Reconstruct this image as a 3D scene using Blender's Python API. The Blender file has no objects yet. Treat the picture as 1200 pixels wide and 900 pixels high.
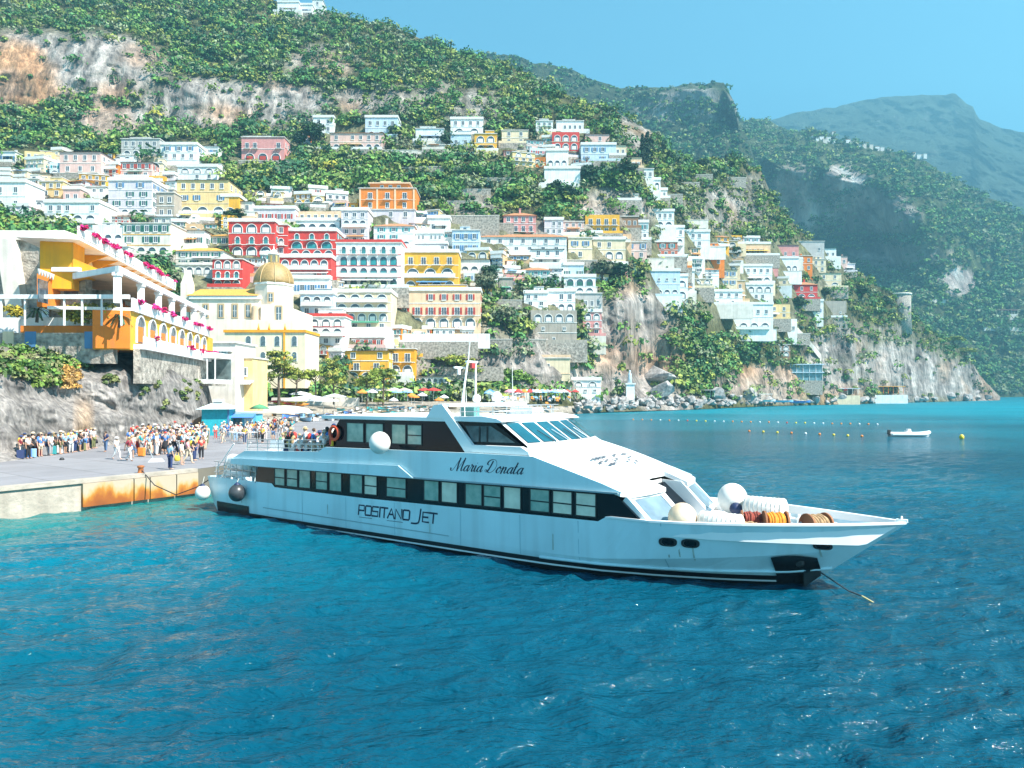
import bpy, math, random
import numpy as np
from mathutils import Vector, Matrix

random.seed(7)
rng = np.random.default_rng(11)
SC = bpy.context.scene
COL = SC.collection

# ------------------------------------------------------------------ camera
F, HZ, CZ = 832.0, 458.0, 6.65          # focal length and horizon row in photo pixels, camera height in metres
cam = bpy.data.cameras.new('camera')
cam.sensor_width = 36.0
cam.lens = 36.0 * F / 1200.0
cam.shift_y = (HZ - 450.0) / 1200.0
cam.clip_start, cam.clip_end = 0.5, 20000.0
camo = bpy.data.objects.new('camera', cam)
COL.objects.link(camo)
camo.location = (0, 0, CZ)
camo.rotation_euler = (math.radians(90), 0, 0)
SC.camera = camo

# ------------------------------------------------------------------ sky, sun, exposure
SUN_EL, SUN_AZ = 50.0, 32.0             # elevation; degrees from +X towards the camera
sd = Vector((math.cos(math.radians(SUN_EL)) * math.cos(math.radians(SUN_AZ)),
             -math.cos(math.radians(SUN_EL)) * math.sin(math.radians(SUN_AZ)),
             math.sin(math.radians(SUN_EL))))
w = bpy.data.worlds.new('World')
SC.world = w
w.use_nodes = True
nt = w.node_tree
bg = nt.nodes['Background']
sky = nt.nodes.new('ShaderNodeTexSky')
sky.sky_type = 'NISHITA'
sky.sun_disc = False
sky.sun_elevation = math.radians(SUN_EL)
sky.sun_rotation = math.atan2(sd.x, sd.y)
sky.air_density, sky.dust_density, sky.ozone_density = 1.0, 0.4, 1.0
tint = nt.nodes.new('ShaderNodeMix')
tint.data_type = 'RGBA'
tint.blend_type = 'MULTIPLY'
tint.inputs[0].default_value = 1.0
tint.inputs[7].default_value = (0.54, 1.09, 1.13, 1)
nt.links.new(sky.outputs[0], tint.inputs[6])
nt.links.new(tint.outputs[2], bg.inputs[0])
bg.inputs[1].default_value = 0.085
sl = bpy.data.lights.new('sun', 'SUN')
sl.energy = 5.0
sl.angle = math.radians(0.53)
sl.color = (1.0, 0.94, 0.85)
so = bpy.data.objects.new('sun', sl)
COL.objects.link(so)
so.rotation_euler = sd.to_track_quat('Z', 'Y').to_euler()
so.location = (60, -40, 120)
SC.view_settings.view_transform = 'Standard'
SC.view_settings.look = 'None'
SC.view_settings.exposure = 1.28
SC.view_settings.gamma = 1.0
SC.view_settings.use_curve_mapping = False
SC.cycles.max_bounces = 6
SC.cycles.diffuse_bounces = 3
SC.cycles.glossy_bounces = 3
SC.cycles.transmission_bounces = 2
SC.cycles.volume_bounces = 0
SC.cycles.use_denoising = True
SC.cycles.sample_clamp_indirect = 6.0

# ------------------------------------------------------------------ helpers
def pt(px, py, d):
    """point of the place at depth d along photo pixel (px, py)"""
    return Vector(((px - 600.0) * d / F, d, CZ - (py - HZ) * d / F))

def ground_d(py, z):
    return F * (CZ - z) / (py - HZ)

def _h(ix, iy, iz, seed):
    n = (ix.astype(np.int64) * 374761393 + iy.astype(np.int64) * 668265263 + iz.astype(np.int64) * 2147483647 + seed * 974711) & 0xffffffff
    n = ((n ^ (n >> 13)) * 1274126177) & 0xffffffff
    n = ((n ^ (n >> 16)) * 2246822519) & 0xffffffff
    return ((n ^ (n >> 15)) & 0xffffff) / float(0xffffff)

def vnoise(x, y, z, seed=0):
    x, y, z = np.broadcast_arrays(np.asarray(x, float), np.asarray(y, float), np.asarray(z, float))
    fx, fy, fz = np.floor(x), np.floor(y), np.floor(z)
    ux, uy, uz = x - fx, y - fy, z - fz
    ux, uy, uz = [u * u * (3 - 2 * u) for u in (ux, uy, uz)]
    r = 0
    for dx in (0, 1):
        for dy in (0, 1):
            for dz in (0, 1):
                r = r + _h(fx + dx, fy + dy, fz + dz, seed) * (ux if dx else 1 - ux) * (uy if dy else 1 - uy) * (uz if dz else 1 - uz)
    return r * 2 - 1

def fbm(x, y, z, octaves=4, seed=0, gain=0.5):
    a, s, r = 1.0, 0.0, 0
    for k in range(octaves):
        f = 2.03 ** k
        r = r + a * vnoise(x * f, y * f, z * f, seed + k * 17)
        s += a
        a *= gain
    return r / s

class MB:
    """collects shapes, then links them as ONE mesh object"""
    def __init__(self):
        self.v, self.f, self.m, self.s = [], [], [], []
    def add(self, vs, fs, mi=0, smooth=False):
        o = len(self.v)
        self.v += [tuple(p) for p in vs]
        for f in fs:
            self.f.append(tuple(i + o for i in f))
            self.m.append(mi)
            self.s.append(smooth)
    def box(self, x0, x1, y0, y1, z0, z1, mi=0):
        self.add([(x0, y0, z0), (x1, y0, z0), (x1, y1, z0), (x0, y1, z0), (x0, y0, z1), (x1, y0, z1), (x1, y1, z1), (x0, y1, z1)],
                 [(0, 3, 2, 1), (4, 5, 6, 7), (0, 1, 5, 4), (1, 2, 6, 5), (2, 3, 7, 6), (3, 0, 4, 7)], mi)
    def prism(self, poly, a, b, mi=0):
        """loop of points extruded from offset vector a to offset vector b"""
        n = len(poly)
        a, b = Vector(a), Vector(b)
        vs = [Vector(p) + a for p in poly] + [Vector(p) + b for p in poly]
        fs = [tuple(range(n - 1, -1, -1)), tuple(range(n, 2 * n))] + [(i, (i + 1) % n, n + (i + 1) % n, n + i) for i in range(n)]
        self.add(vs, fs, mi)
    def quad(self, p, mi=0):
        self.add(p, [tuple(range(len(p)))], mi)
    def tube(self, pts, r, n=6, mi=0, cap=True, smooth=True):
        pts = [Vector(p) for p in pts]
        rs = r if isinstance(r, (list, tuple)) else [r] * len(pts)
        vs, fs = [], []
        up = None
        for i, p in enumerate(pts):
            d = (pts[min(i + 1, len(pts) - 1)] - pts[max(i - 1, 0)])
            d = d.normalized() if d.length > 1e-9 else Vector((0, 0, 1))
            if up is None:
                up = Vector((0, 0, 1)) if abs(d.z) < 0.9 else Vector((1, 0, 0))
            u = d.cross(up).normalized()
            w_ = u.cross(d).normalized()
            up = w_
            for k in range(n):
                t = 2 * math.pi * k / n
                vs.append(p + (u * math.cos(t) + w_ * math.sin(t)) * rs[i])
        for i in range(len(pts) - 1):
            for k in range(n):
                k2 = (k + 1) % n
                fs.append((i * n + k, i * n + k2, (i + 1) * n + k2, (i + 1) * n + k))
        self.add(vs, fs, mi, smooth)
        if cap:
            self.add(vs[:n], [tuple(range(n))], mi)
            self.add(vs[-n:], [tuple(range(n - 1, -1, -1))], mi)
    def lathe(self, prof, c=(0, 0, 0), n=16, mi=0, smooth=True):
        """profile of (radius, z) turned round the vertical through c"""
        vs, fs = [], []
        for r, z in prof:
            for k in range(n):
                t = 2 * math.pi * k / n
                vs.append((c[0] + r * math.cos(t), c[1] + r * math.sin(t), c[2] + z))
        for i in range(len(prof) - 1):
            for k in range(n):
                k2 = (k + 1) % n
                fs.append((i * n + k, i * n + k2, (i + 1) * n + k2, (i + 1) * n + k))
        fs.append(tuple(range(n - 1, -1, -1)))
        fs.append(tuple((len(prof) - 1) * n + k for k in range(n)))
        self.add(vs, fs, mi, smooth)
    def ball(self, c, r, n=14, mi=0, sz=1.0):
        k = n // 2
        self.lathe([(max(1e-3, r * math.sin(math.pi * i / k)), -r * sz * math.cos(math.pi * i / k)) for i in range(k + 1)], c, n, mi)
    def mesh(self, name, mats):
        me = bpy.data.meshes.new(name)
        me.from_pydata(self.v, [], self.f)
        for m_ in (mats if isinstance(mats, (list, tuple)) else [mats]):
            me.materials.append(m_)
        me.polygons.foreach_set('material_index', self.m)
        me.polygons.foreach_set('use_smooth', self.s)
        me.update()
        return me
    def build(self, name, mats, parent=None, loc=None, rz=None):
        return link(name, self.mesh(name, mats), parent, loc, rz)

def link(name, me, parent=None, loc=None, rz=None):
    o = bpy.data.objects.new(name, me)
    COL.objects.link(o)
    if parent is not None:
        o.parent = parent
    if loc is not None:
        o.location = loc
    if rz is not None:
        o.rotation_euler = (0, 0, rz)
    return o

LABELS = set()
def tag(o, label, cat, group=None, kind=None, shared=False):
    if not shared:
        if label in LABELS:
            print('DUPLICATE LABEL', label)
        LABELS.add(label)
    if len(label.split()) > 16:
        print('LONG LABEL', label)
    o['label'] = label
    o['category'] = cat
    if group:
        o['group'] = group
    if kind:
        o['kind'] = kind
    return o

def thing(name, label, cat, loc=(0, 0, 0), rz=0.0, group=None, shared=False):
    o = bpy.data.objects.new(name, None)
    o.empty_display_size = 0.3
    COL.objects.link(o)
    o.location = loc
    o.rotation_euler = (0, 0, rz)
    return tag(o, label, cat, group, None, shared)

def structure(o, label=None):
    o['kind'] = 'structure'
    if label:
        o['label'] = label
        o['category'] = o.name.replace('_', ' ')
    return o

def copy_tree(o, parent=None):
    c = o.copy()
    COL.objects.link(c)
    if parent is not None:
        c.parent = parent
    for ch in o.children:
        copy_tree(ch, c)
    return c

# ------------------------------------------------------------------ materials
MATS = {}
def mat(name, col, rough=0.7, var=0.12, scale=0.6, bump=0.0, bscale=6.0, metal=0.0, spec=0.5, stain=0.0, col2=None, coord='Object'):
    """plain procedural surface: base colour with noise variation, optional rain stains and bump"""
    if name in MATS:
        return MATS[name]
    m = bpy.data.materials.new(name)
    m.use_nodes = True
    t = m.node_tree
    b = t.nodes['Principled BSDF']
    b.inputs['Roughness'].default_value = rough
    b.inputs['Metallic'].default_value = metal
    b.inputs['Specular IOR Level'].default_value = spec
    tc = t.nodes.new('ShaderNodeTexCoord')
    n = t.nodes.new('ShaderNodeTexNoise')
    n.inputs['Scale'].default_value = scale
    n.inputs['Detail'].default_value = 5
    t.links.new(tc.outputs[coord], n.inputs['Vector'])
    r = t.nodes.new('ShaderNodeValToRGB')
    c2 = col2 or tuple(c * (1 - 2 * var) for c in col)
    r.color_ramp.elements[0].position, r.color_ramp.elements[1].position = 0.3, 0.7
    r.color_ramp.elements[0].color = (*c2, 1)
    r.color_ramp.elements[1].color = (*(min(1, c * (1 + var * 0.5)) for c in col), 1) if not col2 else (*col, 1)
    t.links.new(n.outputs[0], r.inputs[0])
    out = r.outputs[0]
    if stain > 0:
        mp = t.nodes.new('ShaderNodeMapping')
        mp.inputs['Scale'].default_value = (1.6, 1.6, 0.13)
        t.links.new(tc.outputs[coord], mp.inputs[0])
        n2 = t.nodes.new('ShaderNodeTexNoise')
        n2.inputs['Scale'].default_value = 1.0
        n2.inputs['Detail'].default_value = 6
        t.links.new(mp.outputs[0], n2.inputs['Vector'])
        r2 = t.nodes.new('ShaderNodeValToRGB')
        r2.color_ramp.elements[0].position, r2.color_ramp.elements[1].position = 0.48, 0.72
        r2.color_ramp.elements[0].color = (0, 0, 0, 1)
        r2.color_ramp.elements[1].color = (stain, stain, stain, 1)
        t.links.new(n2.outputs[0], r2.inputs[0])
        mx = t.nodes.new('ShaderNodeMix')
        mx.data_type = 'RGBA'
        t.links.new(r2.outputs[0], mx.inputs[0])
        t.links.new(out, mx.inputs[6])
        mx.inputs[7].default_value = (0.30 * col[0] + 0.08, 0.30 * col[1] + 0.075, 0.30 * col[2] + 0.06, 1)
        out = mx.outputs[2]
    t.links.new(out, b.inputs['Base Color'])
    if bump > 0:
        n3 = t.nodes.new('ShaderNodeTexNoise')
        n3.inputs['Scale'].default_value = bscale
        n3.inputs['Detail'].default_value = 6
        t.links.new(tc.outputs[coord], n3.inputs['Vector'])
        bp = t.nodes.new('ShaderNodeBump')
        bp.inputs['Strength'].default_value = bump
        bp.inputs['Distance'].default_value = 0.2
        t.links.new(n3.outputs[0], bp.inputs['Height'])
        t.links.new(bp.outputs[0], b.inputs['Normal'])
    MATS[name] = m
    return m

def attr_mat(name, rough=0.8, spec=0.2):
    """base colour taken from the surface's own colour layer (which plant or rock grows where)"""
    m = bpy.data.materials.new(name)
    m.use_nodes = True
    b = m.node_tree.nodes['Principled BSDF']
    a = m.node_tree.nodes.new('ShaderNodeAttribute')
    a.attribute_name = 'Col'
    m.node_tree.links.new(a.outputs['Color'], b.inputs['Base Color'])
    b.inputs['Roughness'].default_value = rough
    b.inputs['Specular IOR Level'].default_value = spec
    return m

def np_mesh(name, V, Q, mats, cols=None, smooth=True):
    """mesh from numpy arrays: V (n,3), Q (m,4)"""
    me = bpy.data.meshes.new(name)
    me.vertices.add(len(V))
    me.vertices.foreach_set('co', np.ascontiguousarray(V, dtype=np.float32).ravel())
    k = Q.shape[1]
    me.loops.add(Q.size)
    me.loops.foreach_set('vertex_index', np.ascontiguousarray(Q, dtype=np.int32).ravel())
    me.polygons.add(len(Q))
    me.polygons.foreach_set('loop_start', np.arange(0, Q.size, k, dtype=np.int32))
    me.polygons.foreach_set('use_smooth', np.full(len(Q), smooth, dtype=bool))
    me.update(calc_edges=True)
    for m_ in (mats if isinstance(mats, (list, tuple)) else [mats]):
        me.materials.append(m_)
    if cols is not None:
        at = me.color_attributes.new('Col', 'FLOAT_COLOR', 'POINT')
        c = np.ones((len(V), 4), np.float32)
        c[:, :3] = cols
        at.data.foreach_set('color', c.ravel())
    return me

def grid_quads(nr, nc):
    i = np.arange(nr - 1)[:, None] * nc + np.arange(nc - 1)[None, :]
    i = i.ravel()
    return np.stack([i, i + 1, i + nc + 1, i + nc], 1)
# ------------------------------------------------------------------ land
def terrain_mat(name, scale, bump):
    m = attr_mat(name, 0.9, 0.1)
    t = m.node_tree
    b = t.nodes['Principled BSDF']
    a = [n for n in t.nodes if n.type == 'ATTRIBUTE'][0]
    tc = t.nodes.new('ShaderNodeTexCoord')
    n = t.nodes.new('ShaderNodeTexNoise')
    n.inputs['Scale'].default_value = scale
    n.inputs['Detail'].default_value = 8
    n.inputs['Roughness'].default_value = 0.65
    mp = t.nodes.new('ShaderNodeMapping')
    mp.inputs['Scale'].default_value = (1, 1, 0.45)
    t.links.new(tc.outputs['Object'], mp.inputs[0])
    t.links.new(mp.outputs[0], n.inputs['Vector'])
    r = t.nodes.new('ShaderNodeValToRGB')
    r.color_ramp.elements[0].position, r.color_ramp.elements[1].position = 0.32, 0.66
    r.color_ramp.elements[0].color = (0.5, 0.5, 0.5, 1)
    r.color_ramp.elements[1].color = (1.2, 1.2, 1.2, 1)
    t.links.new(n.outputs[0], r.inputs[0])
    mx = t.nodes.new('ShaderNodeMix')
    mx.data_type = 'RGBA'
    mx.blend_type = 'MULTIPLY'
    mx.inputs[0].default_value = 1.0
    t.links.new(a.outputs['Color'], mx.inputs[6])
    t.links.new(r.outputs[0], mx.inputs[7])
    mp2 = t.nodes.new('ShaderNodeMapping')
    mp2.inputs['Scale'].default_value = (1, .7, 0.16)
    mp2.inputs['Rotation'].default_value = (0, 0.04, 0)
    n2 = t.nodes.new('ShaderNodeTexNoise')
    n2.inputs['Scale'].default_value = scale * 1.7
    n2.inputs['Detail'].default_value = 7
    n2.inputs['Roughness'].default_value = 0.7
    t.links.new(tc.outputs['Object'], mp2.inputs[0]); t.links.new(mp2.outputs[0], n2.inputs['Vector'])
    r2 = t.nodes.new('ShaderNodeValToRGB')
    r2.color_ramp.elements[0].position, r2.color_ramp.elements[1].position = 0.36, 0.60
    r2.color_ramp.elements[0].color = (0.50, 0.50, 0.52, 1)
    r2.color_ramp.elements[1].color = (1.15, 1.13, 1.1, 1)
    t.links.new(n2.outputs[0], r2.inputs[0])
    mx2 = t.nodes.new('ShaderNodeMix')
    mx2.data_type = 'RGBA'
    mx2.blend_type = 'MULTIPLY'
    mx2.inputs[0].default_value = 1.0
    t.links.new(mx.outputs[2], mx2.inputs[6]); t.links.new(r2.outputs[0], mx2.inputs[7])
    t.links.new(mx2.outputs[2], b.inputs['Base Color'])
    add = t.nodes.new('ShaderNodeMath'); add.operation = 'ADD'
    t.links.new(n.outputs[0], add.inputs[0]); t.links.new(n2.outputs[0], add.inputs[1])
    bp = t.nodes.new('ShaderNodeBump')
    bp.inputs['Strength'].default_value = bump
    bp.inputs['Distance'].default_value = 0.6 / scale
    t.links.new(add.outputs[0], bp.inputs['Height'])
    t.links.new(bp.outputs[0], b.inputs['Normal'])
    return m

# rock faces of the near hill: (column, row, half width, half height, how bare)
ROCKS = [(30, 82, 85, 46, 1.1), (115, 82, 75, 42, 1.1), (130, 140, 45, 20, 1), (240, 122, 80, 30, 1.05), (330, 122, 60, 28, .9), (380, 75, 40, 22, .6), (440, 118, 50, 20, .8), (555, 128, 35, 22, .7),
         (500, 110, 40, 18, .5), (745, 155, 22, 28, .7), (720, 250, 45, 30, .9), (650, 268, 30, 14, .8), (560, 240, 40, 14, .6), (640, 425, 50, 35, .9), (740, 400, 55, 70, 1), (720, 450, 60, 25, 1), (780, 470, 40, 14, .9), (850, 245, 50, 25, .7),
         (900, 450, 60, 22, .9), (985, 425, 45, 50, .85), (1060, 435, 50, 35, 1), (1120, 445, 50, 25, 1), (1150, 462, 30, 10, 1), (560, 420, 70, 35, .75), (700, 350, 20, 60, .3), (880, 230, 20, 30, .5), (1045, 390, 25, 12, .4)]
TOWN = [(250, 300, 240, 62), (480, 300, 150, 60), (120, 235, 150, 45), (640, 305, 110, 40), (720, 280, 90, 22), (880, 330, 110, 50), (640, 355, 60, 35), (480, 400, 150, 50), (650, 185, 70, 22), (450, 160, 110, 14), (340, 172, 40, 10), (250, 180, 90, 14), (450, 230, 50, 14), (310, 400, 130, 60)]

def rockiness(px, py):
    r = np.zeros_like(px, dtype=float)
    for cx, cy, rx, ry, s in ROCKS:
        q = ((px - cx) / rx) ** 2 + ((py - cy) / ry) ** 2
        r = np.maximum(r, s * np.clip(1.5 - q, 0, 1))
    return np.clip(r + 0.35 * fbm(px / 22, py / 12, 0, 4, 77), 0, 1)

def built_up(px, py):
    r = np.zeros_like(px, dtype=float)
    for cx, cy, rx, ry in TOWN:
        q = ((px - cx) / rx) ** 2 + ((py - cy) / ry) ** 2
        r = np.maximum(r, np.clip(1.6 - q, 0, 1))
    return r

class Land:
    """height field on rays from the viewpoint: control columns of (row, depth) from the foot to the ridge"""
    def __init__(self, cols, step=4.0, rows=170, amp=1.0, seed=0, ridge_amp=3.0, ridge_scale=0.05, back=(40, 90), cliff=False, ns=1.0):
        px = sorted(cols)
        T = np.linspace(0, 1, rows)
        D, P = [], []
        for c in px:
            a = np.array(cols[c], float)
            py = a[0, 0] + (a[-1, 0] - a[0, 0]) * T
            D.append(np.interp(-py, -a[:, 0], a[:, 1]))
            P.append(py)
        D, P = np.array(D), np.array(P)
        self.x = np.arange(px[0], px[-1] + 0.1, step)
        D = np.array([np.interp(self.x, px, D[:, k]) for k in range(rows)]).T
        P = np.array([np.interp(self.x, px, P[:, k]) for k in range(rows)]).T
        # uneven skyline
        rn = fbm(self.x * ridge_scale, 0, seed, 4, seed + 3) * ridge_amp
        P += (T[None, :] ** 3) * rn[:, None]
        X = (self.x[:, None] - 600) * D / F
        Z = CZ - (P - HZ) * D / F
        X, D, Z = X / ns, D / ns, Z / ns
        n = fbm(X / 26, D / 26, Z / 26, 5, seed) * 5.0 + np.abs(fbm(X / 9, D / 60, Z / 40, 4, seed + 5)) * 4.0 + fbm(X / 5, D / 5, Z / 4, 3, seed + 9) * 1.1
        D = D * ns
        if cliff:
            rk = rockiness(np.repeat(self.x[:, None], rows, 1), P)
            n = n + rk * (np.abs(fbm(X / 5.5, D / 40, Z / 26, 4, seed + 6)) * 7.0 + np.abs(fbm(X / 14, 0, Z / 7, 3, seed + 7)) * 4.0 - 2.5)
        fade = np.clip(T * 12, 0, 1)[None, :]
        self.D = D + n * amp * fade
        self.P, self.T, self.rows, self.back = P, T, rows, back
        self.X = (self.x[:, None] - 600) * self.D / F
        self.Z = CZ - (self.P - HZ) * self.D / F
    def d(self, px, py):
        c = np.clip((px - self.x[0]) / (self.x[1] - self.x[0]), 0, len(self.x) - 1.001)
        i = int(c)
        r = 0.0
        for k, wt in ((i, 1 - (c - i)), (i + 1, c - i)):
            r += wt * np.interp(-py, -self.P[k], self.D[k])
        return float(r)
    def dv(self, px, py):
        """the same for arrays"""
        c = np.clip((px - self.x[0]) / (self.x[1] - self.x[0]), 0, len(self.x) - 1.001)
        i = np.round(c).astype(int)
        t = np.clip((self.P[i, 0] - py) / (self.P[i, 0] - self.P[i, -1]), 0, 1) * (self.rows - 1)
        k = np.clip(t.astype(int), 0, self.rows - 2)
        f = t - k
        ok = (py <= self.P[i, 0]) & (py >= self.P[i, -1])
        return self.D[i, k] * (1 - f) + self.D[i, k + 1] * f, ok
    def colours(self, fn):
        PX = np.repeat(self.x[:, None], self.rows, 1)
        return fn(PX, self.P, self.X, self.D, self.Z)
    def build(self, name, m, fn):
        nb = 5
        X, Y, Z = self.X, self.D, self.Z
        C = self.colours(fn)
        for k in range(1, nb + 1):
            dd = self.D[:, -1] + self.back[0] * k
            Y = np.concatenate([Y, dd[:, None]], 1)
            X = np.concatenate([X, ((self.x - 600) * dd / F)[:, None]], 1)
            Z = np.concatenate([Z, (self.Z[:, -1] - self.back[1] * k ** 1.3 / nb)[:, None]], 1)
            C = np.concatenate([C, C[:, self.rows - 1:self.rows]], 1)
        V = np.stack([X, Y, Z], 2).reshape(-1, 3)
        nr, nc = X.shape
        me = np_mesh(name, V, grid_quads(nr, nc)[:, ::-1], m, C.reshape(-1, 3))
        return link(name, me)

HILL = Land({
    -400: [(470, 120), (300, 150), (200, 190), (150, 230), (60, 270), (-100, 330)],
    0: [(470, 140), (330, 165), (250, 215), (200, 250), (165, 275), (128, 287), (115, 289), (40, 305), (0, 360), (-80, 420)],
    120: [(470, 150), (330, 180), (250, 225), (200, 255), (150, 285), (128, 295), (112, 297), (42, 312), (0, 370), (-80, 430)],
    200: [(470, 160), (330, 190), (250, 235), (200, 262), (160, 290), (145, 303), (90, 310), (20, 360), (-60, 420)],
    300: [(472, 165), (340, 195), (250, 238), (190, 275), (150, 302), (138, 304), (75, 322), (20, 365), (-8, 395)],
    380: [(474, 172), (340, 202), (250, 240), (190, 278), (150, 304), (138, 304), (85, 325), (40, 360), (14, 390)],
    450: [(476, 182), (345, 210), (250, 240), (190, 280), (150, 303), (138, 306), (95, 325), (50, 360), (28, 385)],
    500: [(478, 190), (345, 215), (250, 248), (190, 283), (155, 305), (142, 308), (105, 325), (70, 350), (48, 375)],
    560: [(479, 193), (350, 218), (250, 252), (190, 284), (155, 303), (142, 306), (110, 330), (66, 375)],
    600: [(480, 195), (360, 220), (250, 255), (190, 285), (160, 303), (120, 335), (80, 370)],
    650: [(481, 203), (400, 216), (360, 224), (300, 246), (250, 258), (200, 284), (160, 303), (103, 355)],
    690: [(483.5, 211), (455, 222), (360, 232), (300, 250), (250, 262), (200, 285), (160, 305), (121, 345)],
    735: [(482, 222), (450, 232), (355, 236), (345, 245), (300, 262), (270, 266), (205, 279), (160, 306), (136, 342)],
    750: [(481.5, 226), (440, 250), (350, 252), (300, 265), (270, 272), (205, 282), (165, 310), (144, 343)],
    770: [(481, 232), (440, 258), (355, 262), (300, 272), (270, 280), (205, 300), (172, 318), (158, 340)],
    790: [(480.5, 239), (430, 258), (360, 266), (300, 282), (250, 300), (195, 330), (184, 345)],
    830: [(479, 258), (430, 270), (360, 283), (300, 303), (250, 320), (190, 345)],
    872: [(477, 283), (430, 298), (360, 312), (300, 332), (250, 352), (186, 374)],
    890: [(476, 296), (430, 306), (360, 320), (300, 340), (250, 358), (200, 377)],
    907: [(475.5, 306), (430, 316), (360, 330), (300, 352), (232, 380)],
    935: [(475, 319), (430, 332), (360, 347), (300, 367), (268, 384)],
    960: [(474.5, 330), (430, 343), (360, 356), (287, 386)],
    1000: [(473.2, 353), (430, 362), (380, 373), (312, 392)],
    1040: [(472.2, 382), (430, 390), (343, 410)],
    1060: [(471.8, 396), (430, 402), (357, 418)],
    1090: [(471, 418), (430, 424), (388, 440)],
    1130: [(470, 455), (412, 475)],
    1150: [(469.6, 474), (440, 488)],
    1172: [(469.2, 492), (466, 500)],
}, amp=0.85, seed=1, ridge_amp=5, ridge_scale=0.09, cliff=True, step=3.0, rows=220)

def hill_col(px, py, X, Y, Z):
    rk = rockiness(px, py)[..., None]
    tn = built_up(px, py)[..., None]
    n = fbm(X / 14, Y / 14, Z / 5, 5, 31)[..., None]
    n2 = fbm(X / 2.4, Y / 30, Z / 26, 4, 32)[..., None]
    warm = np.clip(fbm(X / 30, Y / 30, Z / 18, 3, 33) * 1.5 + np.clip(1.4 - ((px - 20) / 55) ** 2 - ((py - 90) / 42) ** 2, 0, 1) + .6 * np.clip(1 - ((px - 140) / 60) ** 2 - ((py - 85) / 40) ** 2, 0, 1), 0, 1)[..., None]
    rock = np.array([.43, .39, .36]) * (1 + .35 * n + 1.0 * n2) * (1 - warm) + np.array([.56, .32, .18]) * (1 + .2 * n + .9 * n2) * warm
    soil = np.array([.13, .135, .06]) * (1 + .5 * n)
    town = np.array([.25, .245, .15]) * (1 + .3 * n + .4 * n2)
    g = soil * (1 - .75 * tn) + town * .75 * tn
    return np.clip(g * (1 - rk) + rock * rk, 0.02, 0.8)

hill_m = terrain_mat('hill_ground', 0.35, 0.9)
hillside = structure(HILL.build('hillside', hill_m, hill_col), 'green hillside with pale cliffs that carries the town')

# ---- the ridges behind
MTN = Land({
    500: [(200, 760), (120, 880), (52, 1000)], 560: [(200, 760), (120, 880), (64, 1000)], 600: [(200, 760), (120, 880), (66, 1000)], 640: [(200, 760), (120, 880), (76, 1000)],
    670: [(200, 760), (120, 890), (83, 1000)], 700: [(200, 760), (130, 890), (97, 1000)], 735: [(200, 780), (145, 900), (104, 1000)],
    752: [(200, 800), (148, 930), (135, 945), (122, 948), (112, 950), (104, 1000)], 790: [(210, 780), (148, 915), (140, 925), (118, 932), (108, 935), (101, 1000)],
    830: [(220, 780), (150, 880), (143, 890), (112, 900), (106, 903), (98, 980)], 849: [(230, 760), (152, 880), (146, 890), (112, 896), (106, 900), (98, 960)],
    855: [(230, 760), (152, 890), (146, 940), (125, 870), (118, 865), (111, 940)], 862: [(230, 760), (155, 880), (147, 925), (132, 855), (126, 850), (121, 920)], 866: [(230, 760), (160, 860), (150, 900), (142, 920)], 880: [(240, 760), (180, 860), (168, 930)], 895: [(250, 780), (245, 800), (240, 820)]},
    rows=90, step=3, amp=2.6, ns=2.4, seed=21, ridge_amp=3.5, ridge_scale=0.08, back=(120, 160))
SPUR_COLS = {
    740: [(330, 620), (240, 760), (160, 860), (146, 1200)], 800: [(330, 640), (240, 780), (165, 900), (146, 1200)], 850: [(330, 650), (260, 800), (200, 900), (160, 1050), (143, 1230)],
    880: [(340, 700), (290, 900), (240, 1090), (215, 1130), (170, 1000), (160, 1060), (140, 1260)], 900: [(345, 700), (300, 900), (270, 1120), (235, 1150), (190, 1010), (163, 1060), (143, 1270)], 930: [(350, 700), (310, 880), (280, 1100), (240, 1080), (200, 960), (165, 1050), (153, 1240)],
    960: [(360, 700), (320, 880), (290, 1050), (240, 1020), (198, 950), (155, 1060)], 1000: [(380, 700), (330, 880), (300, 1010), (255, 980), (215, 920), (166, 1060)], 1030: [(400, 700), (340, 860), (320, 900), (290, 960), (250, 900), (210, 890), (172, 1060)],
    1060: [(466, 620), (340, 850), (320, 890), (290, 860), (250, 840), (220, 880), (180, 1050)], 1080: [(466, 640), (335, 840), (310, 850), (285, 830), (250, 830), (225, 880), (188, 1040)],
    1110: [(466, 680), (400, 800), (330, 840), (285, 850), (240, 900), (203, 1030)], 1150: [(466, 720), (400, 810), (330, 870), (280, 910), (226, 1010)], 1200: [(465, 780), (400, 830), (320, 890), (254, 980)], 1270: [(464.5, 850), (400, 880), (330, 910), (275, 960)], 1400: [(464, 950), (400, 980), (330, 1000)]}
for c_ in (880, 900, 930, 960, 1000, 1030):
    SPUR_COLS[c_] = [(py, 940 + (d - 940) * .25 if d > 940 and py > 188 else d) for py, d in SPUR_COLS[c_]]
SPUR = Land(SPUR_COLS,
    rows=150, step=4, amp=3.6, ns=2.6, seed=41, ridge_amp=4, ridge_scale=0.07, back=(120, 160))
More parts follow.
